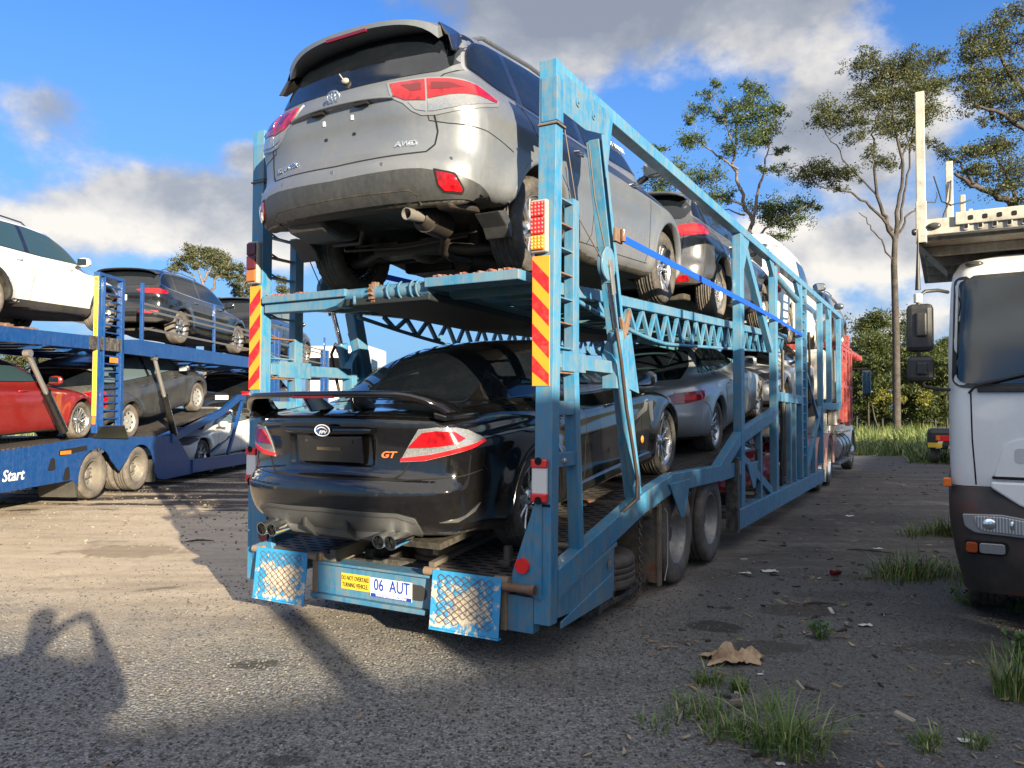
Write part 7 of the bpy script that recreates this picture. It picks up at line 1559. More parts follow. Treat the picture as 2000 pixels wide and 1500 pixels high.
def van():
    C=new_car('vn',VAN,pose(TF,10.45,1.24,2.80,2.0),WH_,'white panel van with tall red tail lights on the top deck',cat='van',group=G1,h=.036,name='parked_van'); C.paint=WH_
    glaze(C,[(1.45,1.30),(1.5,1.72),(2.3,1.70),(2.75,1.50),(3.0,1.28)],[(1.4,2.95)],rearg=[(-.66,1.28),(.66,1.28),(.64,1.72),(-.64,1.72)],frontg=[(2.42,-.66),(2.42,.66),(3.2,.74),(3.25,0),(3.2,-.74)])
    add_tail(C,[(-1.03,.83,1.42),(-.97,.92,1.42),(-.90,.95,1.40),(-.90,.95,.86),(-.97,.92,.84),(-1.03,.83,.86)],REDL,.012); add_tail(C,[(-1.03,.84,1.17),(-.91,.945,1.17),(-.91,.945,1.08),(-1.03,.84,1.08)],CLEARL,.016,'reversing_light')
    add_tail(C,[(-1.02,.85,1.36),(-.93,.94,1.36),(-.93,.94,1.22),(-1.02,.85,1.22)],REDB,.016,'brake_lens')
    for sg in(1,-1): seam(C,'panel_gap',[(sg*.80,1.85),(sg*.80,.9),(sg*.78,.48),(0,.47)],'rear',.009)
    for L_ in([(-.55,1.2),(-.55,1.75),(.6,1.78),(.65,1.2)],[(.75,1.2),(.8,1.75),(1.4,1.76)]): seam(C,'pressed_panel',L_,'side',.012,mt=WH_,off=.004,mirror=True)
    doors(C,[[(.6,1.8),(.62,.6),(.6,.4)],[(1.4,1.8),(1.42,.6),(1.4,.4)],[(3.0,1.3),(3.0,.8),(2.9,.35)]],.3,1,mt=PLASTIC,hz=1.08,hxs=(.8,1.6))
    fit(C,'bumper',rnd([(-.86,.62),(.86,.62),(.86,.40),(-.86,.40)],.03),'rear',PLASTIC,off=.012); mirror_unit(C,2.75,.93,1.28,PLASTIC,1.15); arch_lips(C,WH_,.02,.003); fronts(C)
    four(C,'vn',.35,.23,.22,('cap',8),(TYREC,mat('wheel_cover'))); m=MB(); m.bb(-.8,3.8,-.7,.7,.22,.30); m.build('floor_pan',UNDER,C.root)
van()
# ---------------------------------------------------------------- dark blue car carrier at the left
BC=empty('car_carrier_trailer',BF,'dark blue car carrier trailer parked on the left with two decks of cars','trailer')
def Bt(name,m,mt=None,parent=None,bevel=.004): return m.build(name,mt or NAVY,parent or BC,bevel=bevel)
def arch(cx_,cz,r,a0,a1,n=14): return [(cx_+r*math.cos(a),cz+r*math.sin(a)) for a in np.linspace(a0,a1,n)]
pan=[(-7.5,.72),(-2.28,.955),(-.3,1.07),(2.74,1.0),(2.98,.86),(3.5,.40),(3.5,.14),(2.35,.12)]+[(2.1,.16)]+arch(1.45,.36,.52,-.1,math.pi-.55)[0:]+[(.74,.43)]+arch(.05,.36,.52,.55,math.pi+.15)+[(-.62,.38),(-2.26,.35),(-7.5,.25)]
for y0,o in SIDES:
    m=MB(); m.prism(pan,y0-.012,y0+.012,'xz'); Bt('side_panel',m,bevel=.003)
    m=MB(); m.bb(3.5,13.5,y0-.05,y0+.05,.16,.45); Bt('well_beam',m)
    for i in range(7): m=MB(); m.bb(4.4+i*1.2,4.55+i*1.2,y0-.02,y0+.04,.11,.159); Bt('tie_down',m,DECK)
    m=MB(); m.bb(-.05,.0,y0-.055,y0+.055,1.08,3.98); m.bb(.0,.75,y0-.05,y0+.05,3.92,3.98); Bt('ladder_stile',m)
    m=MB(); m.bb(.66,.75,y0-.05,y0+.05,1.12,3.919); lad=Bt('ladder_stile',m); m=MB(); m.bb(.12,.15,y0-.05,y0+.05,1.12,3.919); Bt('ladder_stile',m)
    for i in range(19): m=MB(); m.bb(.151,.659,y0-.025,y0+.025,1.25+i*.14,1.272+i*.14); Bt('ladder_rung',m,NAVY,bevel=0)
    m=MB(); m.prism([(-.12,1.07),(.95,1.01),(.8,1.26),(.05,1.26)],y0-.06,y0+.06,'xz'); Bt('ladder_foot',m,GLOSSBLK)
    sg1=MB(); sg1.bb(-.058,-.051,y0-.038,y0+.038,1.45,3.90); sb=Bt('warning_strip',sg1,YELP,bevel=0)
    s_='DO NOT OVERTAKE TURNING VEHICLE TOPSTART'
    if o<0:
        for i,ch in enumerate(s_):
            if ch!=' ': text('lettering',ch,.055,BLKI,sb,basis((-.059,y0,3.62-i*.0535),(0,-1,0),(0,0,1)),.0006,bold=.0008)
    for z0,z1 in((3.70,3.88),(1.30,1.44)): m=MB(); m.bb(-.066,-.052,y0-.03,y0+.03,z0,z1); Bt('marker_strip',m,mat('orange_lens',(.8,.16,.02),.25),bevel=.004)
    m=MB(); m.bb(.30,.55,y0+o*.055-.005,y0+o*.055+.005,2.40,2.50); Bt('reflector',m,AMBER,bevel=.003)
    # upper deck beams
    m=MB(); m.prism([(-8,2.62),(-.3,2.83),(-.3,2.60),(-8,2.42)],y0-.05,y0+.05,'xz'); Bt('deck_beam',m); m=MB(); m.prism([(-.299,2.84),(.7,2.85),(.7,2.62),(-.299,2.60)],y0-.045,y0+.045,'xz'); Bt('beam_joint',m,DECK)
    m=MB(); m.prism([(.701,2.85),(1.25,2.90),(2.2,2.90),(13.2,2.92),(13.2,2.70),(2.2,2.60),(.701,2.60)],y0-.05,y0+.05,'xz'); Bt('deck_beam',m)
    # guard rail
    for xp in(1.42,4.52,7.6,10.4,12.9): m=MB(); m.bb(xp-.03,xp+.03,y0-.03,y0+.03,2.90,4.02); Bt('rail_post',m)
    for z,zz in((3.62,3.55),(3.50,3.43),(3.14,3.10)): m=MB(); m.beam((1.45,y0+o*.034,z),(12.9,y0+o*.034,zz),.006,.045,(0,0,1)); Bt('rail_strap',m,mat('grey_webbing',(.10,.10,.105),.7),bevel=0)
    # rams
    for a,b in(((1.9,2.60),(2.75,1.02)),((-1.75,2.42),(-.85,1.2))):
        A=Vector((a[0],y0,a[1])); B_=Vector((b[0],y0,b[1])); Mi=A.lerp(B_,.5); m=MB(); m.cyl(Mi,B_,.07,n=16); m.cyl(A.lerp(B_,.48),Mi,.078,n=16); c=Bt('hydraulic_ram',m,GLOSSBLK,bevel=0); m=MB(); m.cyl(A,Mi,.04,n=12); m.cyl(A+Vector((0,-.05,0)),A+Vector((0,.05,0)),.06,n=12); Bt('ram_rod',m,GALV,c,bevel=0)
    # tilted ramp
    m=MB(); m.prism([(2.6,1.03),(5.0,1.58),(5.9,1.93),(6.3,1.93),(6.3,1.80),(5.95,1.78),(5.0,1.42),(2.6,.86)],y0-.045,y0+.045,'xz'); Bt('ramp_beam',m)
    m=MB(); m.beam((6.2,y0,1.80),(5.35,y0,.46),.06,.09,(1,0,0)); Bt('ramp_strut',m)
    m=MB(); m.cyl((4.3,y0-.01,.50),(4.9,y0,.70),.055,n=14); m.cyl((4.9,y0,.70),(5.5,y0,.90),.03,n=12); Bt('ramp_ram',m,GLOSSBLK,bevel=0)
    for xp in(8.25,8.55,9.6,12.7,13.2): m=MB(); m.bb(xp-.07,xp+.07,y0-.06,y0+.06,.45,3.78 if xp<9 else 3.6); Bt('lift_post',m)
    for i in range(12): m=MB(); m.bb(12.771,13.129,y0-.02,y0+.02,.9+i*.22,.93+i*.22); Bt('ladder_rung',m,NAVY,bevel=0)
    # openings in the side panel
    for x,z,w_,h_ in((-1.16,.68,.20,.20),(-.79,.50,.20,.22)):
        m=MB(); m.prism(rnd([(x-w_/2,z-h_/2),(x+w_/2,z-h_/2),(x+w_/2*.8,z+h_/2),(x-w_/2*.2,z+h_/2)],.06),y0+o*.013,y0+o*.016,'xz'); Bt('panel_opening',m,DARK,bevel=0)
    m=MB(); m.prism(rnd([(-.98,.80),(-.25,.86),(-.25,.94),(-.98,.90)],.03),y0+o*.013,y0+o*.016,'xz'); op=Bt('panel_opening',m,DARK,bevel=0); m=MB(); m.bb(-.95,-.68,y0+o*.017-.004,y0+o*.017+.006,.82,.88); Bt('side_marker',m,AMBER,op)
    m=MB(); m.prism([(-.46,.52),(-.46,.08),(-.50,.08),(-.60,.45)],y0,y0-o*.65,'xz'); m.v=[(v[0],v[1],v[2]) for v in m.v]; Bt('mudflap',m,PLASTIC); m=MB(); m.bb(2.0,2.03,y0,y0-o*.65,.1,.55); Bt('mudflap',m,PLASTIC)
    mm=text('lettering','Start',.235,mat('cream_lettering',(.75,.72,.62),.5),BC,basis((-2.02,y0+o*.0135,.575),(1,0,0) if o<0 else (-1,0,0),(0,0,1)),.001,shear=.22,sx=1.0,bold=.004)
for xw in(.05,1.45):
    for y,o in((.17,-1),(.47,-1),(2.33,1),(2.03,1)): truck_wheel(BC,xw,y,o,r=.42,key='bw',mats=(TYREC,GALV))
    m=MB(); m.cyl((xw,.2,.42),(xw,2.3,.42),.07,n=12); Bt('axle',m,DECK,bevel=0)
bl=[(-7.5,.74),(-2.28,.965),(-.3,1.045),(1.9,1.02)]
for a,b in((.08,.85),(1.65,2.42)): Bt('lower_track',strip(bl,a,b,.05),PERF)
m=MB(); m.prism([(1.9,1.0),(5.0,1.58),(5.0,1.54),(1.9,.95)],.1,2.4,'xz'); Bt('ramp_deck',m,PERF)
m=MB(); m.bb(3.5,13.5,.05,2.45,.20,.28); Bt('well_floor',m,DECK)
up_=[(-8,2.62),(-.3,2.84),(2.2,2.88),(13.2,2.90)]
for a,b in((.08,.90),(1.60,2.42)): Bt('upper_track',strip(up_,a,b,.05),mat('blue_deck',(.01,.03,.09),.6,fn=slotfn((.008,.02,.07),sx_=.12,sy=.08)))
m=MB()
for x in np.arange(-7.6,13.2,.8): z=float(np.interp(x,[q[0] for q in up_],[q[1] for q in up_])); m.bb(x-.05,x+.05,.05,2.45,z-.19,z-.051)
Bt('deck_bearer',m,NAVY,bevel=0)
for x,y in((-1.9,.4),(-1.2,.5)): m=MB(); m.box((x,y,2.86+.03*x*.3),(.35,.3,.05)); m.cyl((x,y-.2,2.85+.03*x*.3),(x,y+.2,2.85+.03*x*.3),.04,n=10); Bt('wheel_chock',m,BROWNRUST)
# ---------------------------------------------------------------- prime mover in front of the light blue carrier
PM=empty('prime_mover',pose(TF,12.0,0,0),'white bonneted truck with a red rack and pink mudguards at the front of the carrier','truck')
def Pm(name,m,mt,parent=None,bevel=.006): return m.build(name,mt,parent or PM,bevel=bevel)
for xw in(.05,1.45):
    for y,o in((.16,-1),(.47,-1),(2.34,1),(2.03,1)): truck_wheel(PM,xw,y,o,r=.50,key='pm',mats=(TYRE,ALU))
    for y in(.33,2.17):
        m=MB(); m.lathe([(.585,-.32),(.605,-.32),(.605,.32),(.585,.32)],'y',(xw,y,.5),20,closed=True,a0=-.1,a1=math.pi+.1); Pm('mudguard',m,PINK,bevel=0)
for y,o in((.22,-1),(2.28,1)): truck_wheel(PM,6.45,y,o,r=.5,key='pmf',mats=(TYRE,ALU),style='flat')
for xw in(-.62,.75): 
    for y in (.02,2.0): m=MB(); m.bb(xw-.012,xw+.012,y,y+.5,.12,.62); Pm('mudflap',m,mat('pale_flap',(.5,.48,.44),.6))
m=MB(); m.bb(-.66,-.64,.03,.16,.50,.75); Pm('marker_plate',m,YEL)
m=MB(); m.bb(-.8,7.2,.75,.95,.55,.80); m.bb(-.8,7.2,1.55,1.75,.55,.80); Pm('chassis',m,DECK)
for y0,o in SIDES:
    yy=y0+.0
    for xa,xb,za,zb in((3.25,3.35,1.3,3.2),(4.0,4.1,1.3,3.2),(4.55,4.75,1.2,3.45),(5.2,5.28,1.3,3.0)): m=MB(); m.bb(xa,xb,yy-.05,yy+.05,za,zb); Pm('rack_post',m,RED)
    for za in(1.34,2.15,3.05): m=MB(); m.bb(3.0,5.28,yy-.04,yy+.04,za-.04,za+.04); Pm('rack_bar',m,RED)
    m=MB(); m.beam((2.9,yy,1.9),(4.5,yy,2.5),.06,.09); m.beam((3.3,yy,3.0),(4.6,yy,2.75),.06,.08); Pm('rack_brace',m,RED)
    for i in range(6): m=MB(); m.bb(4.76,5.199,yy-.02,yy+.02,1.5+i*.25,1.53+i*.25); Pm('rack_rung',m,RED,bevel=0)
    m=MB(); m.cyl((3.1,y0+.15*-o,1.25),(3.1,y0-.15*o,2.25),.13,n=18); m.cyl((3.1,y0-.15*o,2.25),(3.1,y0-.15*o,3.1),.06,n=14); m.tube([(3.1,y0-.15*o,1.3),(3.15,y0-.15*o,1.1),(3.5,y0-.2*o,1.0)],.06,10); Pm('exhaust_stack',m,GALV,bevel=0)
    m=MB(); m.cyl((3.0,y0-.28*o,.72),(5.2,y0-.28*o,.72),.31,n=28); ft=Pm('fuel_tank',m,ALU,bevel=.01)
    for x in(3.4,4.1,4.8): m=MB(); m.lathe([(.312,-.03),(.322,-.03),(.322,.03),(.312,.03)],'x',(x,y0-.28*o,.72),28,closed=True); Pm('tank_band',m,PLASTIC,ft,bevel=0)
    m=MB(); m.bb(3.0,5.6,y0-.02*o,y0-.45*o,.32,.38); m.bb(3.2,5.2,y0,y0-.40*o,1.05,1.10); Pm('step',m,ALU)
    m=MB(); m.lathe([(.56,-.22),(.66,-.20),(.68,.15),(.60,.22)],'y',(6.45,y0-.28*o,.52),22,a0=-.15,a1=math.pi*.95); Pm('front_fender',m,CREAM,bevel=0)
    m=MB(); m.box((5.35,y0+o*.38,2.28),(.10,.20,.68)); mr_=Pm('wing_mirror',m,GLOSSBLK,bevel=.03); m=MB(); m.box((5.295,y0+o*.38,2.30),(.012,.16,.56)); Pm('mirror_glass',m,mat('mirror_glass'),mr_); m=MB(); m.tube([(5.4,y0-o*.2,2.66),(5.36,y0+o*.38,2.66)],.015,6); m.tube([(5.4,y0-o*.2,1.88),(5.36,y0+o*.38,1.88)],.015,6); Pm('mirror_arm',m,GLOSSBLK,mr_,bevel=0)
    m=MB(); m.bb(5.25,5.3,y0+.03-.05,y0+.03+.05,1.6,2.1); Pm('side_lamp',m,WHITEP)
m=MB(); m.bb(3.0,5.28,-.05,2.55,3.10,3.16)
for x in np.arange(3.0,9.0,.6): m.bb(x,x+.08,.0,2.5,3.04,3.12)
m.bb(3.0,9.2,.05,.15,3.08,3.20); m.bb(3.0,9.2,2.35,2.45,3.08,3.20); Pm('rack_deck',m,RED)
m=MB(); m.prism([(2.4,.95),(2.4,2.85),(2.7,3.0),(4.9,3.02),(5.35,2.5),(5.5,2.0),(5.5,.95)],.28,2.22,'xz'); Pm('cab',m,CREAM,bevel=.08)
m=MB(); m.prism([(5.4,.85),(5.4,2.0),(6.9,1.85),(7.4,1.5),(7.45,.6),(5.4,.6)],.55,1.95,'xz'); Pm('bonnet',m,CREAM,bevel=.08)
m=MB(); m.prism([(4.85,3.03),(5.75,2.78),(5.8,2.70),(4.95,2.93)],.15,2.35,'xz'); Pm('sun_visor',m,mat('maroon_visor',(.09,.012,.012),.35),bevel=.01)
for y in(.272,2.228): m=MB(); m.prism(rnd([(3.9,2.0),(4.95,2.0),(4.85,2.6),(3.9,2.65)],.06),y-.006,y+.006,'xz'); Pm('cab_window',m,GLASS,bevel=0)
m=MB(); m.add([(5.36,.36,2.48),(5.36,2.14,2.48),(5.515,2.14,2.03),(5.515,.36,2.03)],[(0,1,2,3)]); Pm('windscreen',m,GLASS,bevel=0)
m=MB(); m.cyl((5.6,.25,2.5),(5.62,.25,4.1),.008,.004,6); Pm('aerial',m,GLOSSBLK,bevel=0)
# ---------------------------------------------------------------- white cab-over truck at the right edge (front faces the viewer; local x runs away, y to the left)
WF=frame(3.1,5.45,0,29.5)
WT=empty('truck',WF,'white flat fronted truck with a worn dark bumper and a steel deck over it','truck')
def Wm(name,m,mt,parent=None,bevel=.006): return m.build(name,mt,parent or WT,bevel=bevel)
def shell(levels,y0,y1,x1,rc,mt,name,cap=True,nn=7):
    m=MB(); rows=[]
    for z,xf,ins,r in levels:
        row=[(x1,y0-ins,z)]
        for a in np.linspace(math.pi/2,math.pi,nn): row.append((xf+r+r*math.cos(a),(y0-ins)-r+r*math.sin(a),z))
        for a in np.linspace(math.pi,1.5*math.pi,nn): row.append((xf+r+r*math.cos(a),(y1+ins)+r+r*math.sin(a),z))
        row.append((x1,y1+ins,z)); rows.append(row)
    k=len(rows[0]); V=[p for r_ in rows for p in r_]; F=[(i*k+j,i*k+j+1,i*k+k+j+1,i*k+k+j) for i in range(len(rows)-1) for j in range(k-1)]+[(i*k+k-1,i*k,i*k+k,i*k+2*k-1) for i in range(len(rows)-1)]
    m.add(V,F,0,True)
    if cap: m.add(rows[0],[tuple(range(k))[::-1]]); m.add(rows[-1],[tuple(range(k))])
    o=m.build(name,mt,WT,merge=True); o.data.set_sharp_from_angle(angle=R(35)); return o
CABP=carpaint('white_cab_paint',(.82,.83,.83),0,.35,.4,.10,low=False)
cabo=shell([(1.07,.03,.01,.10),(1.2,.0,0,.12),(1.76,.0,0,.12),(2.1,.035,.0,.13),(2.50,.10,.02,.14),(2.60,.13,.035,.16),(2.69,.22,.08,.2),(2.74,.38,.18,.25),(2.755,.6,.35,.3)],0,-2.45,2.2,.1,CABP,'cab')
WC=Car(); WC.root=WT; WC.S=dict(low=[(0,0)]); me_=cabo.data; WC.bvh=BVHTree.FromPolygons([v.co.copy() for v in me_.vertices],[tuple(p.vertices) for p in me_.polygons])
fit(WC,'windscreen_seal',[(-.045,2.56),(-1.22,2.575),(-2.40,2.56),(-2.43,1.80),(-2.38,1.755),(-1.22,1.745),(-.07,1.755),(-.02,1.80)],'rear',PLASTIC,off=.006,r=.05,sp=.09)
ws=fit(WC,'windscreen',[(-.075,2.53),(-1.22,2.545),(-2.37,2.53),(-2.40,1.82),(-2.35,1.785),(-1.22,1.775),(-.10,1.785),(-.05,1.82)],'rear',mat('truck_windscreen',(.006,.012,.016),.03,0,0,.9),off=.011,r=.05,sp=.09)[0]
for y in(-.13,-2.32): seam(WC,'panel_gap',[(y,1.74),(y-.005,1.4),(y-.025,1.08)],'rear',.010)
fit(WC,'front_flap',rnd([(-.26,1.14),(-.32,1.36),(-.40,1.40),(-2.05,1.40),(-2.13,1.36),(-2.19,1.14)],.03),'rear',CABP,off=.012,sp=.09); fit(WC,'badge_recess',rnd([(-.38,1.34),(-.8,1.34),(-.8,1.24),(-.38,1.24)],.03),'rear',mat('cool_grey_plate',(.5,.5,.5),.4),off=.015,sp=.09)
m=MB(); m.prism([(-.25,1.125),(-2.2,1.125),(-2.2,1.145),(-.25,1.145)],-.004,.02,'yz'); Wm('flap_gap',m,DARK)
m=MB(); m.prism([(-.24,1.11),(-2.2,1.11),(-2.2,1.0),(-1.95,.92),(-.50,.92),(-.40,.96),(-.24,1.07)],-.085,-.02,'yz'); Wm('lower_grille_panel',m,CABP,bevel=.012)
m=MB(); m.prism([(-.17,1.76),(-2.2,1.76),(-2.2,1.725),(-.17,1.725)],-.03,.02,'yz'); Wm('wiper_cowl',m,PLASTIC)
m=MB(); m.tube([(-.02,-.12,1.72),(-.06,-.16,1.77),(-.05,-.5,1.86),(-.03,-.95,1.92)],.010,6); m.tube([(-.03,-.18,1.785),(-.035,-.8,1.93)],.006,5); Wm('wiper',m,PLASTIC,bevel=0)
for y in(-.17,-2.28): m=MB(); m.ell((.19,y,2.655),(.04,.06,.022)); Wm('roof_marker',m,mat('smoked_lens',(.05,.05,.045),.2),bevel=0)
m=MB(); m.ell((.18,-.62,2.63),(.03,.14,.018)); Wm('roof_marker',m,PLASTIC,bevel=0)
BUMP=mat('worn_dark_bumper',(.05,.035,.032),.6,fn=lambda t,b:(L(t,t.ramp(t.noise(objco(t),2.5,6,.65),[(.35,(.028,.026,.026)),(.52,(.055,.042,.04)),(.62,(.10,.04,.03)),(.75,(.07,.055,.05))]),b.inputs['Base Color'])))
shell([(.33,.06,.08,.16),(.42,.0,.06,.18),(.62,-.05,.02,.18),(.86,-.07,-.01,.18),(.98,-.06,-.012,.16),(1.03,-.04,0,.15),(1.065,-.03,.0,.14)],0,-2.45,1.9,.1,BUMP,'bumper')
m=MB(); m.prism(rnd([(-.065,.885),(-.08,.80),(-.14,.76),(-.62,.735),(-.68,.78),(-.52,.86),(-.30,.893)],.02),-.09,-.02,'yz'); hl=Wm('headlight',m,mat('headlamp_shell',(.30,.31,.32),.2,.4),bevel=.012)
m=MB(); m.prism(rnd([(-.135,.875),(-.15,.80),(-.20,.775),(-.60,.755),(-.63,.785),(-.50,.845),(-.30,.878)],.02),-.098,-.089,'yz'); Wm('headlight_lens',m,mat('ribbed_lens',(.36,.38,.40),.12,.3,1.0,fn=lambda t,b:L(t,t.ramp(t.m('FRACT',t.m('MULTIPLY',t.n('ShaderNodeSeparateXYZ',i0=objco(t)).outputs[1],55.0)),[(.0,(.62,.65,.68)),(.5,(.30,.32,.34)),(.8,(.16,.17,.19)),(1,(.6,.62,.65))]),b.inputs['Base Color'])),hl,bevel=.004)
m=MB(); m.ell((-.098,-.225,.825),(.010,.042,.038),20); Wm('reflector_bowl',m,CHROME,hl,bevel=0)
m=MB(); m.ell((-.098,-.355,.822),(.008,.014,.032),16); Wm('reflector_bowl',m,CHROME,hl,bevel=0)
for a,b,mt_ in((-.085,-.155,mat('deep_amber',(.28,.05,.01),.2)),(-.165,-.315,CLEARL)): m=MB(); m.prism(rnd([(a,.695),(b,.695),(b,.625),(a,.625)],.02),-.10,-.03,'yz'); Wm('fog_light' if mt_ is CLEARL else 'indicator',m,mt_,bevel=.005)
m=MB(); m.prism(rnd([(-.075,.705),(-.33,.705),(-.34,.66),(-.32,.612),(-.09,.612)],.02),-.068,-.04,'yz'); Wm('lamp_recess',m,DARK,bevel=0)
m=MB(); m.box((.03,.02,1.09),(.07,.05,.06)); Wm('side_indicator',m,mat('orange_lens'),bevel=.008)
m=MB(); m.bb(.5,6.5,-.9,-1.6,.5,.8); m.bb(.3,1.9,-.3,-2.1,.28,.55); Wm('chassis',m,UNDER)
for x in(1.2,5.4):
    for y,o in((-.25,1),(-2.2,-1)): truck_wheel(WT,x,y,o,r=.5,key='wt',mats=(TYRE,GALV),style='flat')
m=MB(); m.box((-.12,.175,2.18),(.09,.17,.34)); mr=Wm('wing_mirror',m,PLASTIC,bevel=.035); m=MB(); m.box((-.12,.175,1.89),(.09,.17,.18)); Wm('lower_mirror',m,PLASTIC,mr,bevel=.03)
for z,h_ in((2.20,.17),(1.89,.09)): m=MB(); m.box((-.17,.165,z),(.03,.07,h_)); Wm('mirror_hub',m,PLASTIC,mr,bevel=.012)
m=MB(); m.tube([(.08,.0,2.45),(-.05,.06,2.45),(-.11,.14,2.44),(-.13,.185,2.40),(-.13,.185,2.1),(-.13,.185,1.85),(-.10,.16,1.77),(-.02,.06,1.745),(.06,.0,1.745)],.013,8); Wm('mirror_arm',m,PLASTIC,mr,bevel=0)
m=MB(); m.cyl((-.13,.185,2.45),(-.135,.183,2.60),.018,.012,10); m.cyl((-.135,.183,2.60),(-.14,.18,2.88),.012,.003,8); m.cyl((-.13,.185,2.36),(-.13,.185,2.42),.028,n=12,mi=1); Wm('antenna',m,[PLASTIC,WHITEP],bevel=0)
# the steel deck above
DKW=steelpaint('cream_deck_steel',(.44,.41,.345),(.48,.455,.395),(.35,.26,.17),.75,9.0,rough=.45,chipamt=.4)
m=MB(); m.bb(-.05,.02,-2.60,.19,2.85,2.965); Wm('deck_front_beam',m,DKW)
m=MB(); m.bb(-.075,-.051,-2.6,-.05,2.90,2.985); m.bb(-.075,.35,-2.6,-.05,2.975,2.99); Wm('perforated_strip',m,DKW)
for i in range(16):
    y=-.13-i*.085
    m=MB(); m.prism(rnd([(y,2.925),(y-.03,2.925),(y-.03,2.958),(y,2.958)],.01),-.078,-.0755,'yz'); Wm('slot_hole',m,DARK,bevel=0)
    m=MB(); m.prism(rnd([(y+.03,2.86),(y-.005,2.86),(y-.005,2.915),(y+.03,2.915)],.013),-.066,-.050,'yz'); a_=Wm('slot_rim',m,DKW,bevel=.004); m=MB(); m.prism(rnd([(y+.023,2.870),(y+.002,2.870),(y+.002,2.905),(y+.023,2.905)],.008),-.0685,-.066,'yz'); Wm('slot_hole',m,DARK,a_,bevel=0)
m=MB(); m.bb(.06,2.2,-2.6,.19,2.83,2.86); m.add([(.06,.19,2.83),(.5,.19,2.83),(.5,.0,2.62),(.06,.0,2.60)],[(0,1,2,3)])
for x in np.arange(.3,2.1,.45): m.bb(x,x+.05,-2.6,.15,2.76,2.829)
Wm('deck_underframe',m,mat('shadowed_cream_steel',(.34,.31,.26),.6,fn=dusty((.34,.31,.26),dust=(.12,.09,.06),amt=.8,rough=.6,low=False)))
m=MB(); m.bb(-.055,.0,.13,.19,2.80,3.90); Wm('stake',m,DKW); m=MB(); m.bb(-.06,.005,.125,.195,2.80,3.10); Wm('stake_socket',m,DKW)
for y,z1,w_,x in((-.02,3.45,.05,.25),(-.105,3.20,.035,.3),(-.155,3.10,.03,.35)): m=MB(); m.bb(x,x+.04,y-w_/2,y+w_/2,2.96,z1); Wm('stake',m,DKW)
m=MB(); m.tube([(.24,-.03,3.3),(.23,-.02,3.15),(.24,.02,3.05),(.23,.03,2.98)],.006,5); m.tube([(.24,-.04,3.12),(.26,-.1,3.13),(.29,-.16,3.15)],.005,5); m.tube([(.25,.08,3.35),(.24,.03,3.15),(.25,-.03,3.12)],.005,5); Wm('tie_wire',m,HOSE,bevel=0)
m=MB(); m.ell((-.06,.08,2.91),(.02,.045,.025)); m.ell((-.03,.205,2.885),(.03,.02,.025)); Wm('deck_marker',m,mat('smoked_lens'),bevel=0)
# ---------------------------------------------------------------- blue trailer tail beyond it
BT=empty('trailer',frame(12.45,22.6,0,29.5),'blue trailer tail with striped black mudguard parked beyond the white truck','trailer')
def Tm(name,m,mt,parent=None,bevel=.008): return m.build(name,mt,parent or BT,bevel=bevel)
m=MB(); m.bb(0,1.4,-2.3,.25,.45,1.05); mg=Tm('mudguard',m,PLASTIC,bevel=.12)
for y in(-.02,-.34): m=MB(); m.bb(-.006,.05,y-.13,y,.48,.85) ; m.v=[(v[0],v[1]+(v[2]-.6)*-.35,v[2]) for v in m.v]; Tm('reflective_stripe',m,WHITEP,mg,bevel=0)
m=MB(); m.bb(-.04,.0,-.40,.02,.70,.86); l_=Tm('tail_lamp',m,REDB); m=MB(); m.bb(-.05,-.041,-.10,.0,.72,.84); Tm('indicator',m,AMBER,l_); m=MB(); m.bb(-.02,.0,-.15,.22,.50,.64); Tm('number_plate',m,YELP)
m=MB(); m.bb(-.5,.0,-.3,.2,.0,.3); 
for y,o in((.05,1),(-2.1,-1)): truck_wheel(BT,.7,y,o,r=.45,key='tw')
m=MB(); m.bb(.3,.5,-.85,-.65,1.0,3.6); m.bb(.25,.55,-1.6,-.6,3.3,3.5); m.bb(.3,6,-.8,-.7,1.1,1.3); m.bb(.3,6,-2.2,-2.1,1.1,1.3); Tm('frame',m,steelpaint('mid_blue_steel',(.02,.22,.5),(.04,.28,.55),(.4,.4,.4),.2,2.2))
# ---------------------------------------------------------------- cream trucks beyond the left carrier
def cream_truck(D,px,label,w_=2.4,l=3.6,h_=3.9):
    b=at(px,800,D); root=empty('truck',frame(b.x,b.y,0,3.8)@Matrix.Translation((0,-w_/2,0)),label,'truck')
    m=MB(); m.prism([(0,.7),(0,h_-.35),(.2,h_-.05),(.6,h_),(l,h_),(l,.7)],0,w_,'xz'); m.build('cab',CREAM,root,bevel=.10)
    for i in range(5): m=MB(); m.bb(.2,l,-.006,.004,1.0+i*.32,1.015+i*.32); m.build('panel_line',mat('seam_tone',(.3,.28,.25),.6),root)  # panel seams as thin grey-brown strips
    m=MB(); m.prism(rnd([(.5,h_-1.3),(1.6,h_-1.3),(1.6,h_-.55),(.62,h_-.5)],.08),-.008,.0,'xz'); m.build('side_window',GLASS,root)
    m=MB(); m.prism(rnd([(.1,h_-1.35),(w_-.1,h_-1.35),(w_-.15,h_-.5),(.15,h_-.5)],.08),-.012,-.0,'yz'); m.build('rear_window',GLASS,root)
    m=MB(); m.box((1.7,-.2,h_-1.1),(.1,.15,.5)); m.build('wing_mirror',PLASTIC,root,bevel=.03); m=MB(); m.tube([(1.7,0,h_-.8),(1.7,-.2,h_-.8)],.02,6); m.build('mirror_arm',PLASTIC,root)
    m=MB(); m.bb(.9,1.0,-.14,-.02,1.0,2.2); m.build('grab_rail',GALV,root)
    for x in(.8,l-.8):
        for y,o in((.15,-1),(w_-.15,1)): truck_wheel(root,x,y,o,r=.5,key='wt')
    m=MB(); m.bb(.1,l-.1,.1,w_-.1,.55,.72); m.build('chassis',UNDER,root); return root
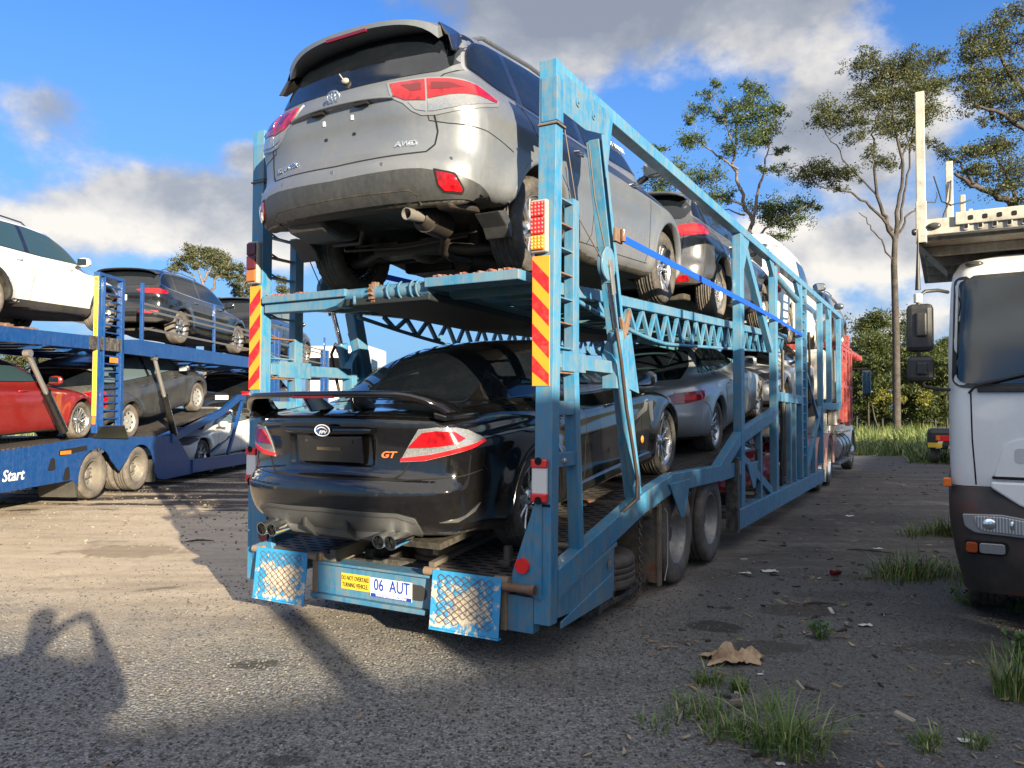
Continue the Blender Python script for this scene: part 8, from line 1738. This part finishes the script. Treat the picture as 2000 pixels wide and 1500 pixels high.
cream_truck(29,655,'cream truck body seen between the black four wheel drive and the lift tower',l=3.2,h_=4.0)
cream_truck(36,112,'cream truck cab showing behind the dark grey people mover',w_=1.6,l=3,h_=3.7)
# ---------------------------------------------------------------- behind the viewer
parked_box('parked_truck',-7,.10,3.46,9,2.4,'white truck parked behind the viewer, leftmost of four',CREAM)
parked_box('parked_truck',.0,2.2,3.58,10.9,2.4,'low white truck parked behind the viewer, second of four',CREAM)
parked_box('parked_truck',2.08,2.9,4.76,9,2.4,'narrow tall box truck parked behind the viewer, third of four',CREAM)
parked_box('parked_truck',2.85,5.95,4.68,11.6,2.4,'wide box truck parked behind the viewer, rightmost of four',CREAM)
n_=Vector((sdir.x,sdir.y,0)).normalized(); q_=Vector((-n_.y,n_.x,0))
c=q_*1.38+n_*8.4; m=MB(); m.cyl((c.x,c.y,0),(c.x,c.y,4.9),.13,.11,14); m.box((c.x,c.y,4.9),(.7,.12,.1)); tag(m.build('post',BARKP),'timber post standing behind the viewer','post')
for k in range(14):
    rs_=random.Random(200+k); p_=6.2+k*1.65; s_=12.5+rs_.uniform(-1.2,1.2); b=q_*p_+n_*s_; root=empty('tree',Matrix.Translation((b.x,b.y,0)),['first','second','third','fourth','fifth','sixth','seventh','eighth','ninth','tenth','eleventh','twelfth','thirteenth','fourteenth'][k]+' leafy tree from the left in the row behind the viewer','tree','trees behind the viewer'); h_=5.55+min(2.4,k*.62)+rs_.uniform(-.15,.15)
    m=MB(); m.tube([(0,0,-.1),(.1,0,h_*.4),(0,.1,h_*.8)],[.2,.15,.06],8); m.build('trunk',BARK,root)
    m=MB()
    for i in range(7): leafcloud(m,Vector((rs_.uniform(-.9,.9),rs_.uniform(-1,1),h_*(.16+.125*i))),1.5,640,rs_,.42)
    m.build('crown',GUM,root,recalc=False)
# the photographer, whose shade falls on the gravel
def person(M_):
    root=empty('person',M_,'photographer in dark clothes holding up a phone with both hands','person')
    bm=bmesh.new(); V={}
    def v(k,co,r): x=bm.verts.new(co); V[k]=(x,r); return x
    J=dict(pel=((0,0,.95),.19),waist=((0,0,1.1),.18),chest=((0,.02,1.30),.19),neck=((0,.02,1.49),.06),head1=((0,.04,1.58),.085),head2=((0,.05,1.68),.095),head3=((0,.05,1.74),.06),
      hl=((-.09,0,.88),.095),kl=((-.11,.03,.50),.06),al=((-.12,-.0,.10),.042),tl=((-.13,.16,.04),.035),hr=((.09,0,.88),.095),kr=((.11,.03,.50),.06),ar=((.12,0,.10),.042),tr=((.13,.16,.04),.035),
      sl=((-.20,.02,1.42),.085),el=((-.40,.25,1.20),.062),wl=((-.14,.48,1.50),.048),pl=((-.085,.55,1.56),.026),sr=((.20,.02,1.42),.085),er=((.44,.24,1.22),.062),wr=((.18,.48,1.50),.048),pr=((.125,.55,1.54),.026))
    for k,(c,r) in J.items(): v(k,c,r)
    for a,b in (('pel','waist'),('waist','chest'),('chest','neck'),('neck','head1'),('head1','head2'),('head2','head3'),('pel','hl'),('hl','kl'),('kl','al'),('al','tl'),('pel','hr'),('hr','kr'),('kr','ar'),('ar','tr'),('chest','sl'),('sl','el'),('el','wl'),('wl','pl'),('chest','sr'),('sr','er'),('er','wr'),('wr','pr')): bm.edges.new((V[a][0],V[b][0]))
    for s_,p in((-1,'pl'),(1,'pr')):
        c=Vector(J[p][0])
        for i in range(4):
            a=v(f'{p}{i}a',c+Vector((-s_*.012,.015,.028-.02*i)),.0095); b=v(f'{p}{i}b',c+Vector((-s_*.04,.03,.03-.02*i)),.0085); d=v(f'{p}{i}c',c+Vector((-s_*.055,.012,.03-.02*i)),.0075); bm.edges.new((V[p][0],a)); bm.edges.new((a,b)); bm.edges.new((b,d))
        a=v(p+'t',c+Vector((-s_*.02,-.02,.02)),.010); b=v(p+'u',c+Vector((-s_*.05,-.025,.025)),.0085); bm.edges.new((V[p][0],a)); bm.edges.new((a,b))
    bm.verts.index_update(); rad=[0]*len(bm.verts); rootv=V['pel'][0].index
    for x,r in V.values(): rad[x.index]=r
    me=bpy.data.meshes.new('body'); bm.to_mesh(me); bm.free(); o=link('body',me,root); o.modifiers.new('skin','SKIN')
    sk=me.skin_vertices[0] if me.skin_vertices else None
    if sk is None: me.skin_vertices
    for i,r in enumerate(rad): me.skin_vertices[0].data[i].radius=(r,r)
    me.skin_vertices[0].data[rootv].use_root=True; o.modifiers.new('sub','SUBSURF').levels=1; o.modifiers['sub'].render_levels=2
    me.materials.append(mat('dark_clothes',(.03,.03,.035),.8)); 
    m=MB(); m.ell((0,.04,1.72),(.09,.105,.085)); m.build('hair',mat('dark_hair',(.02,.015,.01),.7),root)
    return root
try: person(Matrix.Translation((-.05,-.62,0))@Matrix.Rotation(R(0),4,'Z'))
except Exception as e: print('PERSON',e)
m=MB(); m.box((-.0,-.075,1.60),(.15,.009,.075)); tag(m.build('phone',GLOSSBLK,bevel=.004),'black phone held up by the photographer','phone')
